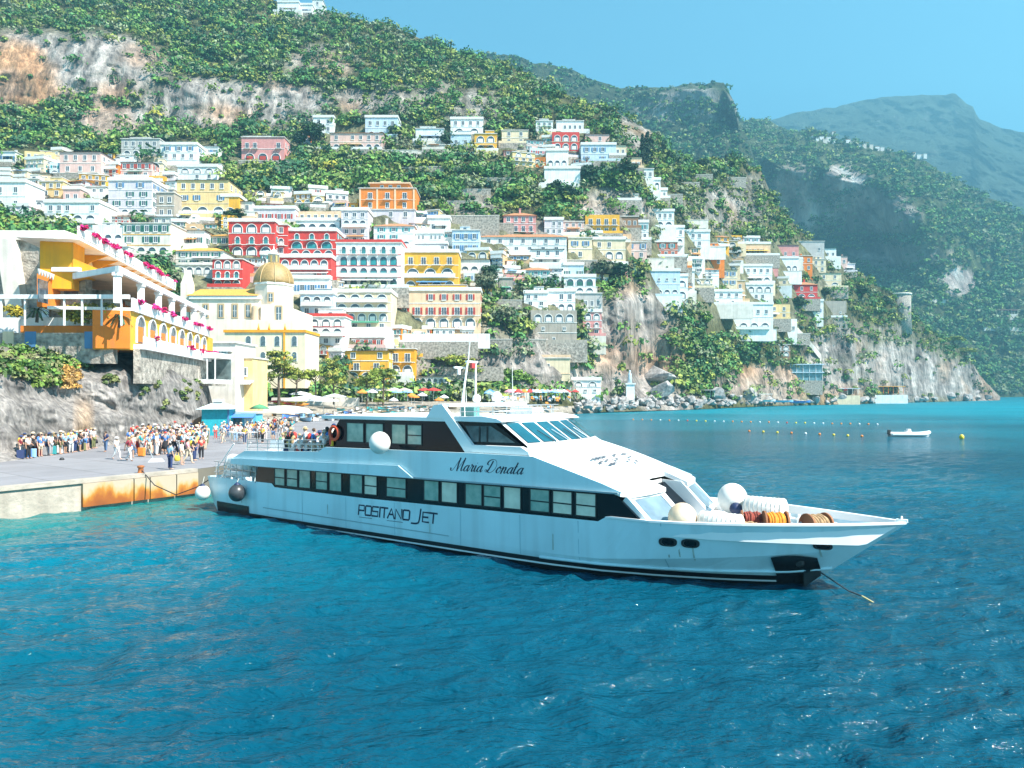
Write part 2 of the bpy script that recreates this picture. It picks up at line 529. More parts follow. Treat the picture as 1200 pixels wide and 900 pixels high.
PEAK = Land({
    780: [(260, 1500), (200, 1900), (160, 2300)], 860: [(260, 1500), (200, 1900), (152, 2400)], 900: [(270, 1500), (200, 1900), (142, 2500)], 940: [(280, 1500), (200, 1900), (131, 2500)], 980: [(290, 1500), (200, 1900), (126, 2500)], 1010: [(290, 1500), (200, 1900), (119, 2500)],
    1060: [(300, 1500), (200, 1950), (112, 2500)], 1100: [(300, 1500), (200, 1950), (111, 2450)], 1120: [(300, 1500), (200, 1900), (145, 2300), (111, 2400)], 1140: [(300, 1500), (200, 1900), (150, 2200), (124, 2350)], 1146: [(300, 1500), (200, 1850), (155, 2150), (138, 2300)],
    1175: [(310, 1500), (220, 1800), (151, 2300)], 1200: [(320, 1500), (230, 1750), (154, 2300)], 1300: [(330, 1500), (240, 1750), (185, 2300)], 1450: [(340, 1500), (240, 1750), (220, 2300)]},
    rows=110, step=4, amp=15, ns=4, seed=61, ridge_amp=3, ridge_scale=0.06, back=(200, 250))

SPUR_CLIFFS = ((930, 235, 38, 42), (1020, 250, 52, 26), (1050, 300, 55, 17), (985, 212, 30, 16), (905, 260, 20, 40), (1120, 330, 25, 14))
def far_col(scrub, rockc, bare, cliffs=()):
    def fn(px, py, X, Y, Z):
        n = fbm(X / 60, Y / 60, Z / 40, 5, 91)[..., None]
        n2 = fbm(X / 14, Y / 90, Z / 60, 4, 92)[..., None]
        gz = np.gradient(Z, axis=1) / (np.abs(np.gradient(Y, axis=1)) + 2.0)
        st = np.clip((np.abs(gz) - bare) * 1.2 + 0.5 * n[..., 0], 0, 1)[..., None]
        for a, b_, c, d in cliffs:
            st = np.maximum(st, np.clip(1.5 - ((px - a) / c) ** 2 - ((py - b_) / d) ** 2 + n[..., 0] + .6 * n2[..., 0], 0, 1)[..., None])
        g = np.array(scrub) * (1 + .5 * n + .3 * n2)
        r = np.array(rockc) * (1 + .5 * n + 1.0 * n2)
        return np.clip(g * (1 - st) + r * st, .02, .8)
    return fn
far_m = terrain_mat('mountain_ground', 0.06, 1.0)
structure(MTN.build('rocky_ridge', far_m, far_col((.085, .11, .055), (.40, .38, .35), 0.8, ((810, 126, 55, 18),))), 'hazy ridge with a blunt cliff behind the town')
structure(SPUR.build('coastal_mountain', far_m, far_col((.12, .15, .07), (.62, .53, .48), 1.3, SPUR_CLIFFS)), 'wooded coastal mountain with grey cliffs beyond the bay')
structure(PEAK.build('distant_mountain', far_m, far_col((.07, .10, .07), (.22, .22, .21), 1.2)), 'farthest flat topped mountain fading into blue air')

# ------------------------------------------------------------------ sea
def sea_mat():
    m = bpy.data.materials.new('sea_water')
    m.use_nodes = True
    t = m.node_tree
    b = t.nodes['Principled BSDF']
    b.inputs['Roughness'].default_value = 0.07
    b.inputs['IOR'].default_value = 1.333
    b.inputs['Specular IOR Level'].default_value = 0.33
    g = t.nodes.new('ShaderNodeNewGeometry'); sx_ = t.nodes.new('ShaderNodeSeparateXYZ'); mr = t.nodes.new('ShaderNodeMapRange')
    t.links.new(g.outputs['Position'], sx_.inputs[0]); t.links.new(sx_.outputs[1], mr.inputs[0])
    for k_, v_ in enumerate((30, 260, 0.07, 0.42)):
        mr.inputs[k_ + 1].default_value = v_
    t.links.new(mr.outputs[0], b.inputs['Roughness'])       # waves too small to see apart, far out
    a = t.nodes.new('ShaderNodeAttribute')
    a.attribute_name = 'Col'
    t.links.new(a.outputs['Color'], b.inputs['Base Color'])
    tc = t.nodes.new('ShaderNodeTexCoord')
    prev = None
    for sc, st, dist, sx in ((0.5, 0.75, 0.55, 2.1), (1.5, 0.9, 0.2, 1.9), (5.0, 0.5, 0.045, 1.4)):
        mp = t.nodes.new('ShaderNodeMapping')
        mp.inputs['Scale'].default_value = (1, sx, 1)
        mp.inputs['Rotation'].default_value = (0, 0, 0.35)
        t.links.new(tc.outputs['Object'], mp.inputs[0])
        n = t.nodes.new('ShaderNodeTexNoise')
        n.inputs['Scale'].default_value = sc
        n.inputs['Detail'].default_value = 4
        n.inputs['Roughness'].default_value = 0.6
        n.inputs['Distortion'].default_value = 0.25
        t.links.new(mp.outputs[0], n.inputs['Vector'])
        bp = t.nodes.new('ShaderNodeBump')
        bp.inputs['Strength'].default_value = st
        bp.inputs['Distance'].default_value = dist
        t.links.new(n.outputs[0], bp.inputs['Height'])
        if prev:
            t.links.new(prev.outputs[0], bp.inputs['Normal'])
        prev = bp
    t.links.new(prev.outputs[0], b.inputs['Normal'])
    return m

def build_sea():
    rows = np.concatenate([np.geomspace(3200, 1500, 30)[:-1], np.geomspace(1500, 40, 520)[:-1], np.geomspace(40, 2.2, 90)])     # rows below the horizon, in photo pixels
    cols = np.concatenate([np.linspace(-4000, -520, 60), np.linspace(-500, 1700, 640), np.linspace(1720, 5200, 60)])
    D = F * CZ / rows
    X = (cols[None, :] - 600) * D[:, None] / F
    Y = np.repeat(D[:, None], len(cols), 1)
    near = np.clip((90 - Y) / 60, 0, 1)
    wx, wy = X * .94 + Y * .34, -X * .34 + Y * .94
    Z = near * (0.17 * fbm(wx / 5.5, wy / 3.0, 0, 3, 5) + 0.14 * (1 - np.abs(fbm(wx / 1.9, wy / 1.0, 3, 3, 6)) * 2) - .11)
    # water itself: deep blue-green near the viewpoint, turquoise farther out and to the left, green along the quay foot
    quay = np.abs((X + 20.2) * .81 + (Y - 45.5) * -.586)
    sh = np.clip(1.3 - quay / 7.0, 0, 1) * (Y < 60)
    far = np.clip((Y - 60) / 180, 0, 1)
    n = fbm(X / 25, Y / 14, 0, 4, 8)
    deep, turq, green = np.array([.0003, .056, .097]), np.array([.0004, .20, .265]), np.array([.014, .16, .14])
    k = np.clip(far + .22 * n + .16 * np.clip(-X / 14, 0, 1) * (Y < 60), 0, 1)[..., None]
    C = deep * (1 - k) + turq * k
    sh = np.clip(sh + .3 * n * (sh > 0), 0, 1)[..., None] * .7
    C = C * (1 - sh) + green * sh
    C = np.clip(C * (1 + .25 * n[..., None]), .0005, .5)
    V = np.stack([X, Y, Z], 2).reshape(-1, 3)
    me = np_mesh('sea', V, grid_quads(len(rows), len(cols)), sea_mat(), C.reshape(-1, 3))
    o = structure(link('sea', me), 'rippled turquoise sea of the bay')
    return o
sea = build_sea()
bed = MB()
bed.quad([(-9000, -300, -1.5), (9000, -300, -1.5), (9000, 9000, -1.5), (-9000, 9000, -1.5)])
structure(bed.build('seabed', mat('seabed_sand', (.10, .22, .24), 0.9)), 'flat ground under sea and land')

# ------------------------------------------------------------------ beach and promenade
BZ = 1.65
def build_beach():
    cols = np.linspace(230, 700, 120)
    shore = np.interp(cols, [230, 560, 640, 690, 700], [60, 140, 188, 209, 211])
    back = np.interp(cols, [230, 300, 400, 500, 600, 690, 700], [165, 175, 190, 200, 212, 218, 219])
    T = np.linspace(0, 1, 26)
    Y = shore[:, None] + (back - shore)[:, None] * T[None]
    X = (cols[:, None] - 600) * Y / F
    Z = -0.4 + 2.6 * np.clip(T * 3.0, 0, 1)[None] + 2.4 * np.clip((T - .55) / .45, 0, 1)[None] + fbm(X / 6, Y / 6, 0, 3, 55) * 0.12
    k = np.clip(T * 8 - .6, 0, 1)[None, :, None]
    n = fbm(X / 5, Y / 5, 0, 3, 56)[..., None]
    C = np.array([.16, .145, .12]) * (1 - k) + np.array([.40, .36, .30]) * k * (1 + .25 * n)
    me = np_mesh('beach', np.stack([X, Y, Z], 2).reshape(-1, 3), grid_quads(len(cols), len(T))[:, ::-1], terrain_mat('beach_pebbles', 2.0, 0.2), C.reshape(-1, 3))
    return structure(link('beach', me), 'grey pebble beach of the town')
build_beach()

def beach_pt(px, py, lift=0.0):
    """a standing place on the beach seen at that row"""
    d = 150.0
    for _ in range(14):
        i = np.interp(px, [230, 560, 640, 690, 700], [60, 140, 188, 209, 211])
        b = np.interp(px, [230, 300, 400, 500, 600, 690, 700], [165, 175, 190, 200, 212, 218, 219])
        t = (d - i) / (b - i)
        z = -0.4 + 2.6 * min(max(t * 3, 0), 1) + 2.4 * min(max((t - .55) / .45, 0), 1)
        d = 0.5 * d + 0.5 * F * (CZ - z) / max(py - HZ, 3)
    p = pt(px, py, d)
    p.z = z + lift
    return p
# ------------------------------------------------------------------ vegetation
leaf_m = attr_mat('foliage', 0.75, 0.25)
PAL = 1.85 * np.array([[.022, .062, .028], [.036, .095, .028], [.065, .130, .026], [.105, .140, .036], [.135, .155, .032], [.115, .135, .075], [.022, .056, .040], [.21, .19, .025]])
PALW = np.array([.14, .16, .17, .15, .11, .18, .04, .05])

def leaf_cloud(C, R, n, size, cols, flat=0.75, seed=0, jitter=.25):
    """n leaf faces over each of the clumps C (k,3) of radius R (k,): returns V, Q, colours"""
    r = np.random.default_rng(seed)
    k = len(C)
    d = r.normal(size=(k, n, 3))
    d /= np.linalg.norm(d, axis=2, keepdims=True)
    d[..., 2] = np.abs(d[..., 2]) * 1.15 - .25
    rad = R[:, None] * (r.uniform(.45, 1.08, size=(k, n)))
    # lobed outline
    lob = 1 + .28 * np.sin(3.1 * d[..., 0] * 2 + r.uniform(0, 6, (k, 1))) * np.cos(2.7 * d[..., 1] * 2 + r.uniform(0, 6, (k, 1)))
    P = C[:, None, :] + d * (rad * lob)[..., None] * np.array([1, 1, flat])
    nn = d * .95 + r.normal(size=(k, n, 3)) * .42 + np.array([0, 0, .25])
    nn /= np.linalg.norm(nn, axis=2, keepdims=True)
    t = np.cross(nn, r.normal(size=(k, n, 3)))
    t /= np.linalg.norm(t, axis=2, keepdims=True) + 1e-9
    b = np.cross(nn, t)
    s = (np.asarray(size).reshape(-1, 1) * r.uniform(.6, 1.35, size=(k, n)))[..., None]
    q = np.stack([P - t * s - b * s * .7, P + t * s * .9 - b * s * .55, P + t * s + b * s * .7, P - t * s * .75 + b * s * .6], 2)
    V = q.reshape(-1, 3)
    Q = np.arange(len(V)).reshape(-1, 4)
    c = np.repeat((cols[:, None, :] * (1 + jitter * r.normal(size=(k, n, 1)))), 4, axis=1).reshape(-1, 3) if False else np.repeat((cols[:, None, :] * np.clip(1 + jitter * r.normal(size=(k, n, 1)), .4, 1.9)).reshape(-1, 3), 4, axis=0)
    return V, Q, np.clip(c, .004, .6)

NO_BUSH = []       # filled with the boxes of houses before the scrub is sown: (x0, x1, ytop, ybase)

def sow(name, land, label, n, xr, yr, rlo, rhi, leaves, lsize, dens, seed, pal=PALW, nbig=0.12):
    r = np.random.default_rng(seed)
    px = r.uniform(*xr, n)
    py = r.uniform(*yr, n)
    d, ok = land.dv(px, py)
    R = rlo + (rhi - rlo) * r.random(n) ** 2.2
    z = CZ - (py - HZ) * d / F
    X = (px - 600) * d / F
    keep = ok & (r.random(n) < dens(px, py)) & (z > 3)
    for x0, x1, y0, y1 in NO_BUSH:
        keep &= ~((px > x0 - 2) & (px < x1 + 2) & (py > y0 + 1) & (py < y1 + 3.0))
    px, py, d, R, z, X = [q[keep] for q in (px, py, d, R, z, X)]
    C = np.stack([X, d - R * .2, z + R * .25], 1)
    zone = fbm(px / 35, py / 20, 0, 3, seed + 1)
    idx = np.array([np.searchsorted(np.cumsum(pal / pal.sum()), q) for q in np.clip(r.random(len(px)) * .75 + (zone + .6) * .2, 0, .999)])
    cols = PAL[np.clip(idx, 0, len(PAL) - 1)] * r.uniform(.75, 1.3, (len(px), 1))
    V, Q, c = leaf_cloud(C, R, leaves, lsize * (0.5 + 0.5 * R / rhi), cols, seed=seed + 2)
    o = link(name, np_mesh(name, V, Q, leaf_m, c, smooth=False))
    print(name, len(px), 'clumps')
    return tag(o, label, 'shrubs', kind='stuff')

def hill_dens(px, py):
    return np.clip((1.0 - rockiness(px, py) * 0.97) * (1 - .5 * built_up(px, py)), .02, 1)

def plant_all():
    sow('hillside_scrub', HILL, 'mixed dark and yellowish scrub covering the hillside above the town', 30000, (-80, 1180), (-40, 470), 1.2, 4.8, 42, .62, hill_dens, 5)
    sow('hillside_trees', HILL, 'darker rounded trees standing out of the hillside scrub', 2400, (-80, 1150), (-30, 465), 2.2, 6.5, 95, .62, lambda a, b: hill_dens(a, b) * (rockiness(a, b) < .3), 15, pal=np.array([.34, .28, .14, .06, .04, .08, .06, .0]))
    def sp(px, py):
        cl = np.zeros_like(px)
        for a, b, c, d in SPUR_CLIFFS:
            cl = np.maximum(cl, np.clip(1.4 - ((px - a) / c) ** 2 - ((py - b) / d) ** 2, 0, 1))
        return (1 - .93 * cl) * np.clip(.95 - .7 * (fbm(px / 40, py / 14, 0, 3, 9) > .25), .1, 1)
    sow('coastal_scrub', SPUR, 'blue green woodland on the coastal mountain beyond the bay', 15000, (760, 1240), (140, 466), 2.8, 8.5, 30, 1.5, sp, 6, pal=np.array([.3, .26, .12, .08, .02, .2, .1, .0]))
    sow('ridge_scrub', MTN, 'thin dark scrub on the hazy ridge', 2600, (540, 900), (60, 200), 2.5, 6, 18, 1.6, sp, 8, pal=np.array([.3, .26, .12, .08, .02, .2, .1, .0]))

BARK = mat('bark', (.13, .09, .06), .9, .3, 3.0, .5)

def crown_mesh(kind, seed):
    r = np.random.default_rng(seed)
    if kind == 'umbrella':          # flat topped pine: several plates
        k = 34
        a = r.uniform(0, 2 * np.pi, k); q = np.sqrt(r.random(k)) * 2.7
        C = np.stack([q * np.cos(a), q * np.sin(a), 5.6 + r.normal(size=k) * .45 - q * .16], 1)
        R = r.uniform(.6, 1.15, k); n, s, fl = 46, .17, .62
        pal = 1.5 * np.array([[.11, .15, .022], [.15, .18, .03], [.07, .11, .025], [.21, .22, .04]])
    elif kind == 'pine':            # taller, lumpy
        k = 46
        t = r.random(k); a = r.uniform(0, 2 * np.pi, k); q = np.sqrt(r.random(k)) * (2.6 - 1.4 * t)
        C = np.stack([q * np.cos(a), q * np.sin(a), 3.0 + 5.0 * t], 1)
        R = r.uniform(.55, 1.1, k); n, s, fl = 44, .17, .7
        pal = 1.5 * np.array([[.11, .14, .025], [.16, .18, .03], [.06, .10, .025], [.22, .21, .05]])
    elif kind == 'cypress':
        k = 26
        t = r.random(k); a = r.uniform(0, 2 * np.pi, k); q = r.random(k) * .55 * np.sin(np.pi * np.clip(t * .85 + .12, 0, 1))
        C = np.stack([q * np.cos(a), q * np.sin(a), .8 + 7.4 * t], 1)
        R = .35 + .55 * np.sin(np.pi * np.clip(t * .8 + .15, 0, 1)); n, s, fl = 40, .2, 1.3
        pal = np.array([[.018, .042, .026], [.026, .055, .03]])
    else:                           # round broadleaf
        k = 40
        d = r.normal(size=(k, 3)); d /= np.linalg.norm(d, axis=1, keepdims=True)
        C = d * r.uniform(.4, 1.9, (k, 1)) * np.array([1.1, 1.1, .85]) + np.array([0, 0, 3.4])
        R = r.uniform(.55, 1.05, k); n, s, fl = 44, .2, .8
        pal = {'olive': np.array([[.12, .14, .08], [.16, .17, .10], [.08, .11, .06]]), 'bright': np.array([[.10, .19, .03], [.15, .25, .04], [.07, .13, .03]])}.get(kind, np.array([[.025, .065, .03], [.045, .095, .03], [.03, .07, .04]]))
    cols = pal[r.integers(0, len(pal), k)] * r.uniform(.75, 1.3, (k, 1))
    V, Q, c = leaf_cloud(C, R, n, np.full(k, s), cols, fl, seed + 50)
    return np_mesh('crown', V, Q, leaf_m, c, smooth=False), C

TREE_PROTO = {}
def tree_proto(kind, var):
    if (kind, var) in TREE_PROTO:
        return TREE_PROTO[(kind, var)]
    me, C = crown_mesh(kind, 100 * var + len(kind))
    r = random.Random(var * 7 + len(kind))
    b = MB()
    top = {'umbrella': 5.2, 'pine': 6.6, 'cypress': 6.0}.get(kind, 3.2)
    lean = r.uniform(-.4, .4) if kind != 'cypress' else 0
    ax = [(lean * (i / 5) ** 2 + r.uniform(-.06, .06), r.uniform(-.05, .05), -1.0 + (top + 1) * i / 5) for i in range(6)]
    b.tube(ax, [.24, .21, .18, .15, .11, .05], 7)
    for c in list(C)[:14 if kind != 'cypress' else 4]:
        z0 = max(1.2, c[2] - 1.6)
        f = (z0 + 1) / (top + 1)
        p0 = (lean * f * f, 0, min(z0, top))
        b.tube([p0, ((p0[0] + c[0]) / 2, c[1] / 2, (p0[2] + c[2]) / 2 - .15), tuple(c)], [.08, .055, .02], 5)
    TREE_PROTO[(kind, var)] = (me, b.mesh('trunk', BARK))
    return TREE_PROTO[(kind, var)]

def tree(kind, loc, h, label, var=0, name=None, sx=1.0, group=None):
    base = {'umbrella': 6.4, 'pine': 8.8, 'cypress': 8.9}.get(kind, 5.6)
    nm = name or {'umbrella': 'pine_tree', 'pine': 'pine_tree', 'cypress': 'cypress_tree'}.get(kind, 'broadleaf_tree')
    t = thing(nm, label, 'tree', loc, random.uniform(0, 6.28), group)
    s = h / base
    t.scale = (s * sx, s * sx, s)
    cm, tm = tree_proto(kind, var)
    link('crown', cm, t)
    link('trunk', tm, t)
    return t

def hill_tree(kind, px, py, hpx, label, var=0, sx=1.0, name=None):
    d = HILL.d(px, py)
    return tree(kind, pt(px, py, d), hpx * d / F, label, var, name, sx)
# ------------------------------------------------------------------ houses
GLASS_ARCH_SHADE = mat('glass_and_arch_shade', (.11, .145, .18), .12, .35, 2.0)
FRAME = mat('white_frame', (.78, .77, .74), .6, .06, 2.0)
DARKFRAME = mat('dark_joinery', (.06, .05, .04), .6, .2, 2.0)
RAIL = mat('iron_rail', (.10, .10, .11), .5, .2, 4)
TILE = mat('terracotta_tiles', (.55, .24, .11), .85, .25, 3.0, .4, 5.0)
PALETILE = mat('faded_tiles', (.58, .40, .29), .85, .2, 3.0, .4, 5.0)
YTILE = mat('ochre_tiles', (.72, .36, .06), .85, .2, 3.0, .4, 5.0)
FLATROOF = mat('flat_roof', (.66, .64, .60), .9, .15, .7)
SHUT = {'g': mat('green_shutters', (.02, .13, .10), .6), 't': mat('turquoise_shutters', (.03, .28, .30), .6), 'b': mat('blue_shutters', (.08, .22, .42), .6),
        'r': mat('red_shutters', (.50, .05, .03), .6), 'n': mat('brown_shutters', (.16, .09, .05), .6), 'w': FRAME, 'o': mat('orange_shutters', (.70, .22, .03), .6)}
PAINT = {}
for k_, c_ in dict(white=(.80, .79, .76), snow=(.84, .84, .83), grey=(.50, .48, .46), lilac=(.66, .60, .64), cream=(.80, .65, .44), pink=(.76, .50, .44), rose=(.70, .30, .28), red=(.62, .045, .035), orange=(.80, .22, .02), yellow=(.82, .42, .035),
                   pale=(.82, .58, .27), peach=(.82, .56, .36), tan=(.62, .42, .24), stone=(.42, .37, .31), brown=(.30, .16, .09), blue=(.56, .68, .78), brick=(.58, .16, .09), gold=(.84, .36, .01), bone=(.74, .68, .60)).items():
    PAINT[k_] = mat('plaster_' + k_, c_, .85, .10, .5, .12, 8.0, stain=.35 if k_ not in ('stone', 'brown') else .6)
STONE = mat('rubble_stone', (.46, .41, .35), .95, .35, 1.6, .8, 4.0)

WIN = {}
def win_mesh(kind, w, h, sh):
    """one window: frame standing proud of the wall, glass set back in it, sill, shutters; arches get a round head"""
    w, h = round(w, 1), round(h, 1)
    key = (kind, w, h, sh)
    if key in WIN:
        return WIN[key]
    b = MB()
    mats = [FRAME, GLASS_ARCH_SHADE, SHUT.get(sh, FRAME)]
    if kind == 'a':
        n = 10
        arc = [(w / 2 * math.cos(math.pi * i / n), h - w / 2 + w / 2 * math.sin(math.pi * i / n)) for i in range(n + 1)]
        inn = [(w / 2, 0)] + arc + [(-w / 2, 0)]
        k = 1 + .36 / w
        arc2 = [(x * k, h - w / 2 + (z - h + w / 2) * k) for x, z in arc]
        out = [(w / 2 * k, 0)] + arc2 + [(-w / 2 * k, 0)]
        b.prism([(x, 0, z) for x, z in inn], (0, -.03, 0), (0, .3, 0), 1)  # flat dark panel; in open arches it stands for the shade inside
        for i in range(len(inn) - 1):
            p = [(inn[i][0], 0, inn[i][1]), (out[i][0], 0, out[i][1]), (out[i + 1][0], 0, out[i + 1][1]), (inn[i + 1][0], 0, inn[i + 1][1])]
            b.prism(p, (0, -.17, 0), (0, .2, 0), 0)
        if sh in 'gtbrno':
            b.box(-w * .36, w * .36, -.06, .1, h * .06, h * .62, 2)
    else:
        f = .14
        b.box(-w / 2, w / 2, -.02, .25, 0, h, 1)
        b.box(-w / 2 - f, -w / 2, -.09, .2, -f, h + f, 0)
        b.box(w / 2, w / 2 + f, -.09, .2, -f, h + f, 0)
        b.box(-w / 2, w / 2, -.09, .2, h, h + f, 0)
        b.box(-w / 2 - f, w / 2 + f, -.2, .2, -f * 1.8, -f * .1, 0)
        b.box(-.04, .04, -.05, .1, 0, h, 0)
        if sh in 'gtbrno' and sh:
            s = w * .5
            b.box(-w / 2 - f - s, -w / 2 - f - .02, -.13, -.01, 0, h, 2)
            b.box(w / 2 + f + .02, w / 2 + f + s, -.13, -.01, 0, h, 2)
    WIN[key] = b.mesh('window', mats)
    return WIN[key]

def rail_mesh(w, depth, solid):
    key = ('rail', round(w, 1), round(depth, 1), solid)
    if key in WIN:
        return WIN[key]
    b = MB()
    b.box(-w / 2, w / 2, -depth, .1, -.16, 0, 0)
    if solid:
        b.box(-w / 2, w / 2, -depth, -depth + .12, 0.002, .9, 0)
        b.box(-w / 2, w / 2, -depth - .05, -depth + .17, .902, 1.0, 0)
    else:
        n = max(3, int(w / .45))
        for i in range(n + 1):
            x = -w / 2 + .03 + (w - .06) * i / n
            b.box(x - .03, x + .03, -depth + .02, -depth + .08, 0.002, .95, 1)
        b.box(-w / 2, w / 2, -depth, -depth + .1, .952, 1.03, 1)
    WIN[key] = b.mesh('balcony', [FRAME, RAIL])
    return WIN[key]

def place_row(root, spec, x0, x1, z0, sh, side=None):
    """one storey of openings. spec: letter + count; w window, a arch, d balcony door, D arched balcony, l loggia behind a long parapet, o small square"""
    kind, n = spec[0], int(spec[1:].rstrip('gtbrnow') or 1)
    c = spec[-1] if spec[-1] in 'gtbrno' else ''
    if n == 0:
        return
    W = x1 - x0
    sp = W / n
    for i in range(n):
        x = x0 + sp * (i + .5)
        if n > 2 and kind in 'wod' and wr.random() < .10:
            continue
        if kind in 'wos':
            ww, hh = min(1.15, sp * .42), min(1.6, sh * .5)
            if kind == 'o':
                ww, hh = min(.8, sp * .4), min(.8, sh * .3)
            me, z = win_mesh('w', ww, hh, c), z0 + sh * .28
        elif kind in 'dD':
            ww, hh = min(1.3, sp * .42), min(2.2, sh * .68)
            me, z = win_mesh('a' if kind == 'D' else 'w', ww, hh, c), z0 + .12
        else:
            ww, hh = min(3.4, sp * .68), min(2.6, sh * .78)
            ww = min(ww, hh * 1.5)
            me, z = win_mesh('a' if kind in 'al' else 'w', ww, hh, c), z0 + .1
        o = link('window' if kind in 'wosdD' else 'arched_opening', me, root)
        if side == 'r':
            o.location, o.rotation_euler = (side_x, x, z), (0, 0, math.pi / 2)
        elif side == 'l':
            o.location, o.rotation_euler = (-side_x, x, z), (0, 0, -math.pi / 2)
        else:
            o.location = (x, 0, z)
        if kind in 'dD' and side is None:
            bb = link('balcony', rail_mesh(min(sp * .85, 2.6), .9, False), root)
            bb.location = (x, 0, z0 + .1)
    if kind == 'l' and side is None:
        bb = link('balcony', rail_mesh(W * .98, 1.1, True), root)
        bb.location = ((x0 + x1) / 2, 0, z0 + .1)

side_x = 0.0
wr = random.Random(19)
CLOTHC = {k: mat('awning_' + k, c, .8, .1, 3) for k, c in dict(white=(.78, .78, .76), orange=(.75, .28, .05), yellow=(.80, .56, .10), green=(.06, .26, .16), blue=(.10, .28, .55)).items()}
def house(name, px0, px1, yt, yb, paint, label, rows='w3', roof='f', yaw=0.0, depth=9.0, side='', trim=None, drop=5.0, d=None, cat=None, land=HILL, z_off=0):
    """a house seen in the photo box px0..px1, yt..yb, standing on the slope there"""
    global side_x
    dd = d if d is not None else land.d((px0 + px1) / 2, yb)
    p = pt((px0 + px1) / 2, yb, dd)
    w_, h = (px1 - px0) * dd / F, (yb - yt) * dd / F
    NO_BUSH.append((px0, px1, yt, yb))
    root = thing(name, label, cat or {'hotel': 'hotel', 'villa': 'villa', 'church': 'church'}.get(name, 'house'), p, math.radians(yaw))
    wm = PAINT[paint]
    tm = PAINT[trim] if trim else FRAME
    b = MB()
    rise = 0.0
    if roof in 'ty':
        rise = min(2.0, h * .28)
    hw = h - rise - (0.5 if roof == 'p' else 0.0)
    b.box(-w_ / 2, w_ / 2, 0, depth, -drop, hw)
    b.build('wall', wm, root)
    r = MB()
    if roof in 'fF':
        r.box(-w_ / 2 - .25, w_ / 2 + .25, -.3, depth + .2, hw + .002, hw + .28, 0)
        if roof == 'F':                    # roof terrace with a parapet
            for q in ((-w_ / 2 - .2, w_ / 2 + .2, -.25, -.05), (-w_ / 2 - .2, w_ / 2 + .2, depth - .05, depth + .15)):
                r.box(q[0], q[1], q[2], q[3], hw + .282, hw + 1.1, 1)
            for x in (-w_ / 2 - .2, w_ / 2):
                r.box(x, x + .2, -.048, depth - .052, hw + .282, hw + 1.1, 1)
        ro = r.build('roof', [FLATROOF, tm], root)
    elif roof == 'p':
        r.box(-w_ / 2 + .25, w_ / 2 - .25, .25, depth - .25, hw + .002, hw + .12, 0)
        for q in ((-w_ / 2, w_ / 2, 0, .22), (-w_ / 2, w_ / 2, depth - .22, depth), (-w_ / 2, -w_ / 2 + .22, .222, depth - .222), (w_ / 2 - .22, w_ / 2, .222, depth - .222)):
            r.box(q[0], q[1], q[2], q[3], hw + .002, hw + .6, 1)
        ro = r.build('roof', [FLATROOF, wm], root)
    else:
        o = .45
        a = [(-w_ / 2 - o, -o, hw), (w_ / 2 + o, -o, hw), (w_ / 2 + o, depth + o, hw), (-w_ / 2 - o, depth + o, hw)]
        k = min(depth * .45, w_ * .35)
        e = [(-w_ / 2 + k, depth / 2, hw + rise), (w_ / 2 - k, depth / 2, hw + rise)]
        r.add(a + e, [(0, 1, 5, 4), (2, 3, 4, 5), (1, 2, 5), (3, 0, 4), (3, 2, 1, 0)], 0)
        ro = r.build('roof', [TILE if roof == 't' else YTILE if roof == 'y' else PALETILE], root)
    if random.random() < .55:
        c = MB()
        cx, cy = random.uniform(-w_ * .35, w_ * .35), random.uniform(depth * .3, depth * .7)
        c.box(cx - .35, cx + .35, cy - .3, cy + .3, hw + .3, hw + rise + 1.3)
        c.box(cx - .45, cx + .45, cy - .4, cy + .4, hw + rise + 1.302, hw + rise + 1.45)
        c.build('chimney', [wm], ro)
    if roof in 'fFp' and h > 4 and wr.random() < .45:      # stair head or roof room
        c = MB(); a = wr.uniform(.16, .34) * w_; cx = wr.uniform(-.25, .25) * w_
        z0 = hw + .29; hh = wr.uniform(1.6, 2.4)
        c.box(cx - a, cx + a, depth * .45, depth * .9, z0, z0 + hh, 0); c.box(cx - a - .15, cx + a + .15, depth * .43, depth * .92, z0 + hh + .002, z0 + hh + .2, 1); c.box(cx - .5, cx + .5, depth * .45 - .05, depth * .45 - .002, z0 + .3, z0 + 1.5, 2)
        c.build('roof_room', [wm, FLATROOF, GLASS_ARCH_SHADE], root)
    if wr.random() < .55 and drop >= 5:                    # terrace in front, on a retaining wall
        c = MB(); a, o = w_ * wr.uniform(.5, .68), wr.uniform(1.6, 3.2); cx = wr.uniform(-.12, .12) * w_
        c.box(cx - a, cx + a, -o, -.002, -6, -.05, 0); c.box(cx - a, cx + a, -o, -o + .2, -.048, .85, 1)
        c.build('terrace', [STONE if wr.random() < .45 else PAINT[wr.choice(['snow', 'bone', 'white', 'cream'])], wm if wr.random() < .5 else PAINT['snow']], root)
        if wr.random() < .45:
            c = MB(); q = wr.uniform(.2, .42) * w_; c.prism([(0, -.05, 2.7), (0, -2.0, 2.1), (0, -2.0, 2.2), (0, -.05, 2.8)], (cx - q, 0, 0), (cx + q, 0, 0))
            c.build('awning', CLOTHC[wr.choice(['white', 'white', 'white', 'orange', 'yellow', 'green', 'blue'])], root)
    specs = rows.split()
    sh = hw / max(1, len(specs))
    if len(specs) > 1:
        cn = MB()
        for i in range(1, len(specs)):
            cn.box(-w_ / 2 - .08, w_ / 2 + .08, -.1, .05, sh * i - .1, sh * i + .08)
        cn.build('cornice', tm, root)
    m_ = .04 * w_
    for i, s in enumerate(specs):
        place_row(root, s, -w_ / 2 + m_, w_ / 2 - m_, hw - sh * (i + 1), sh)
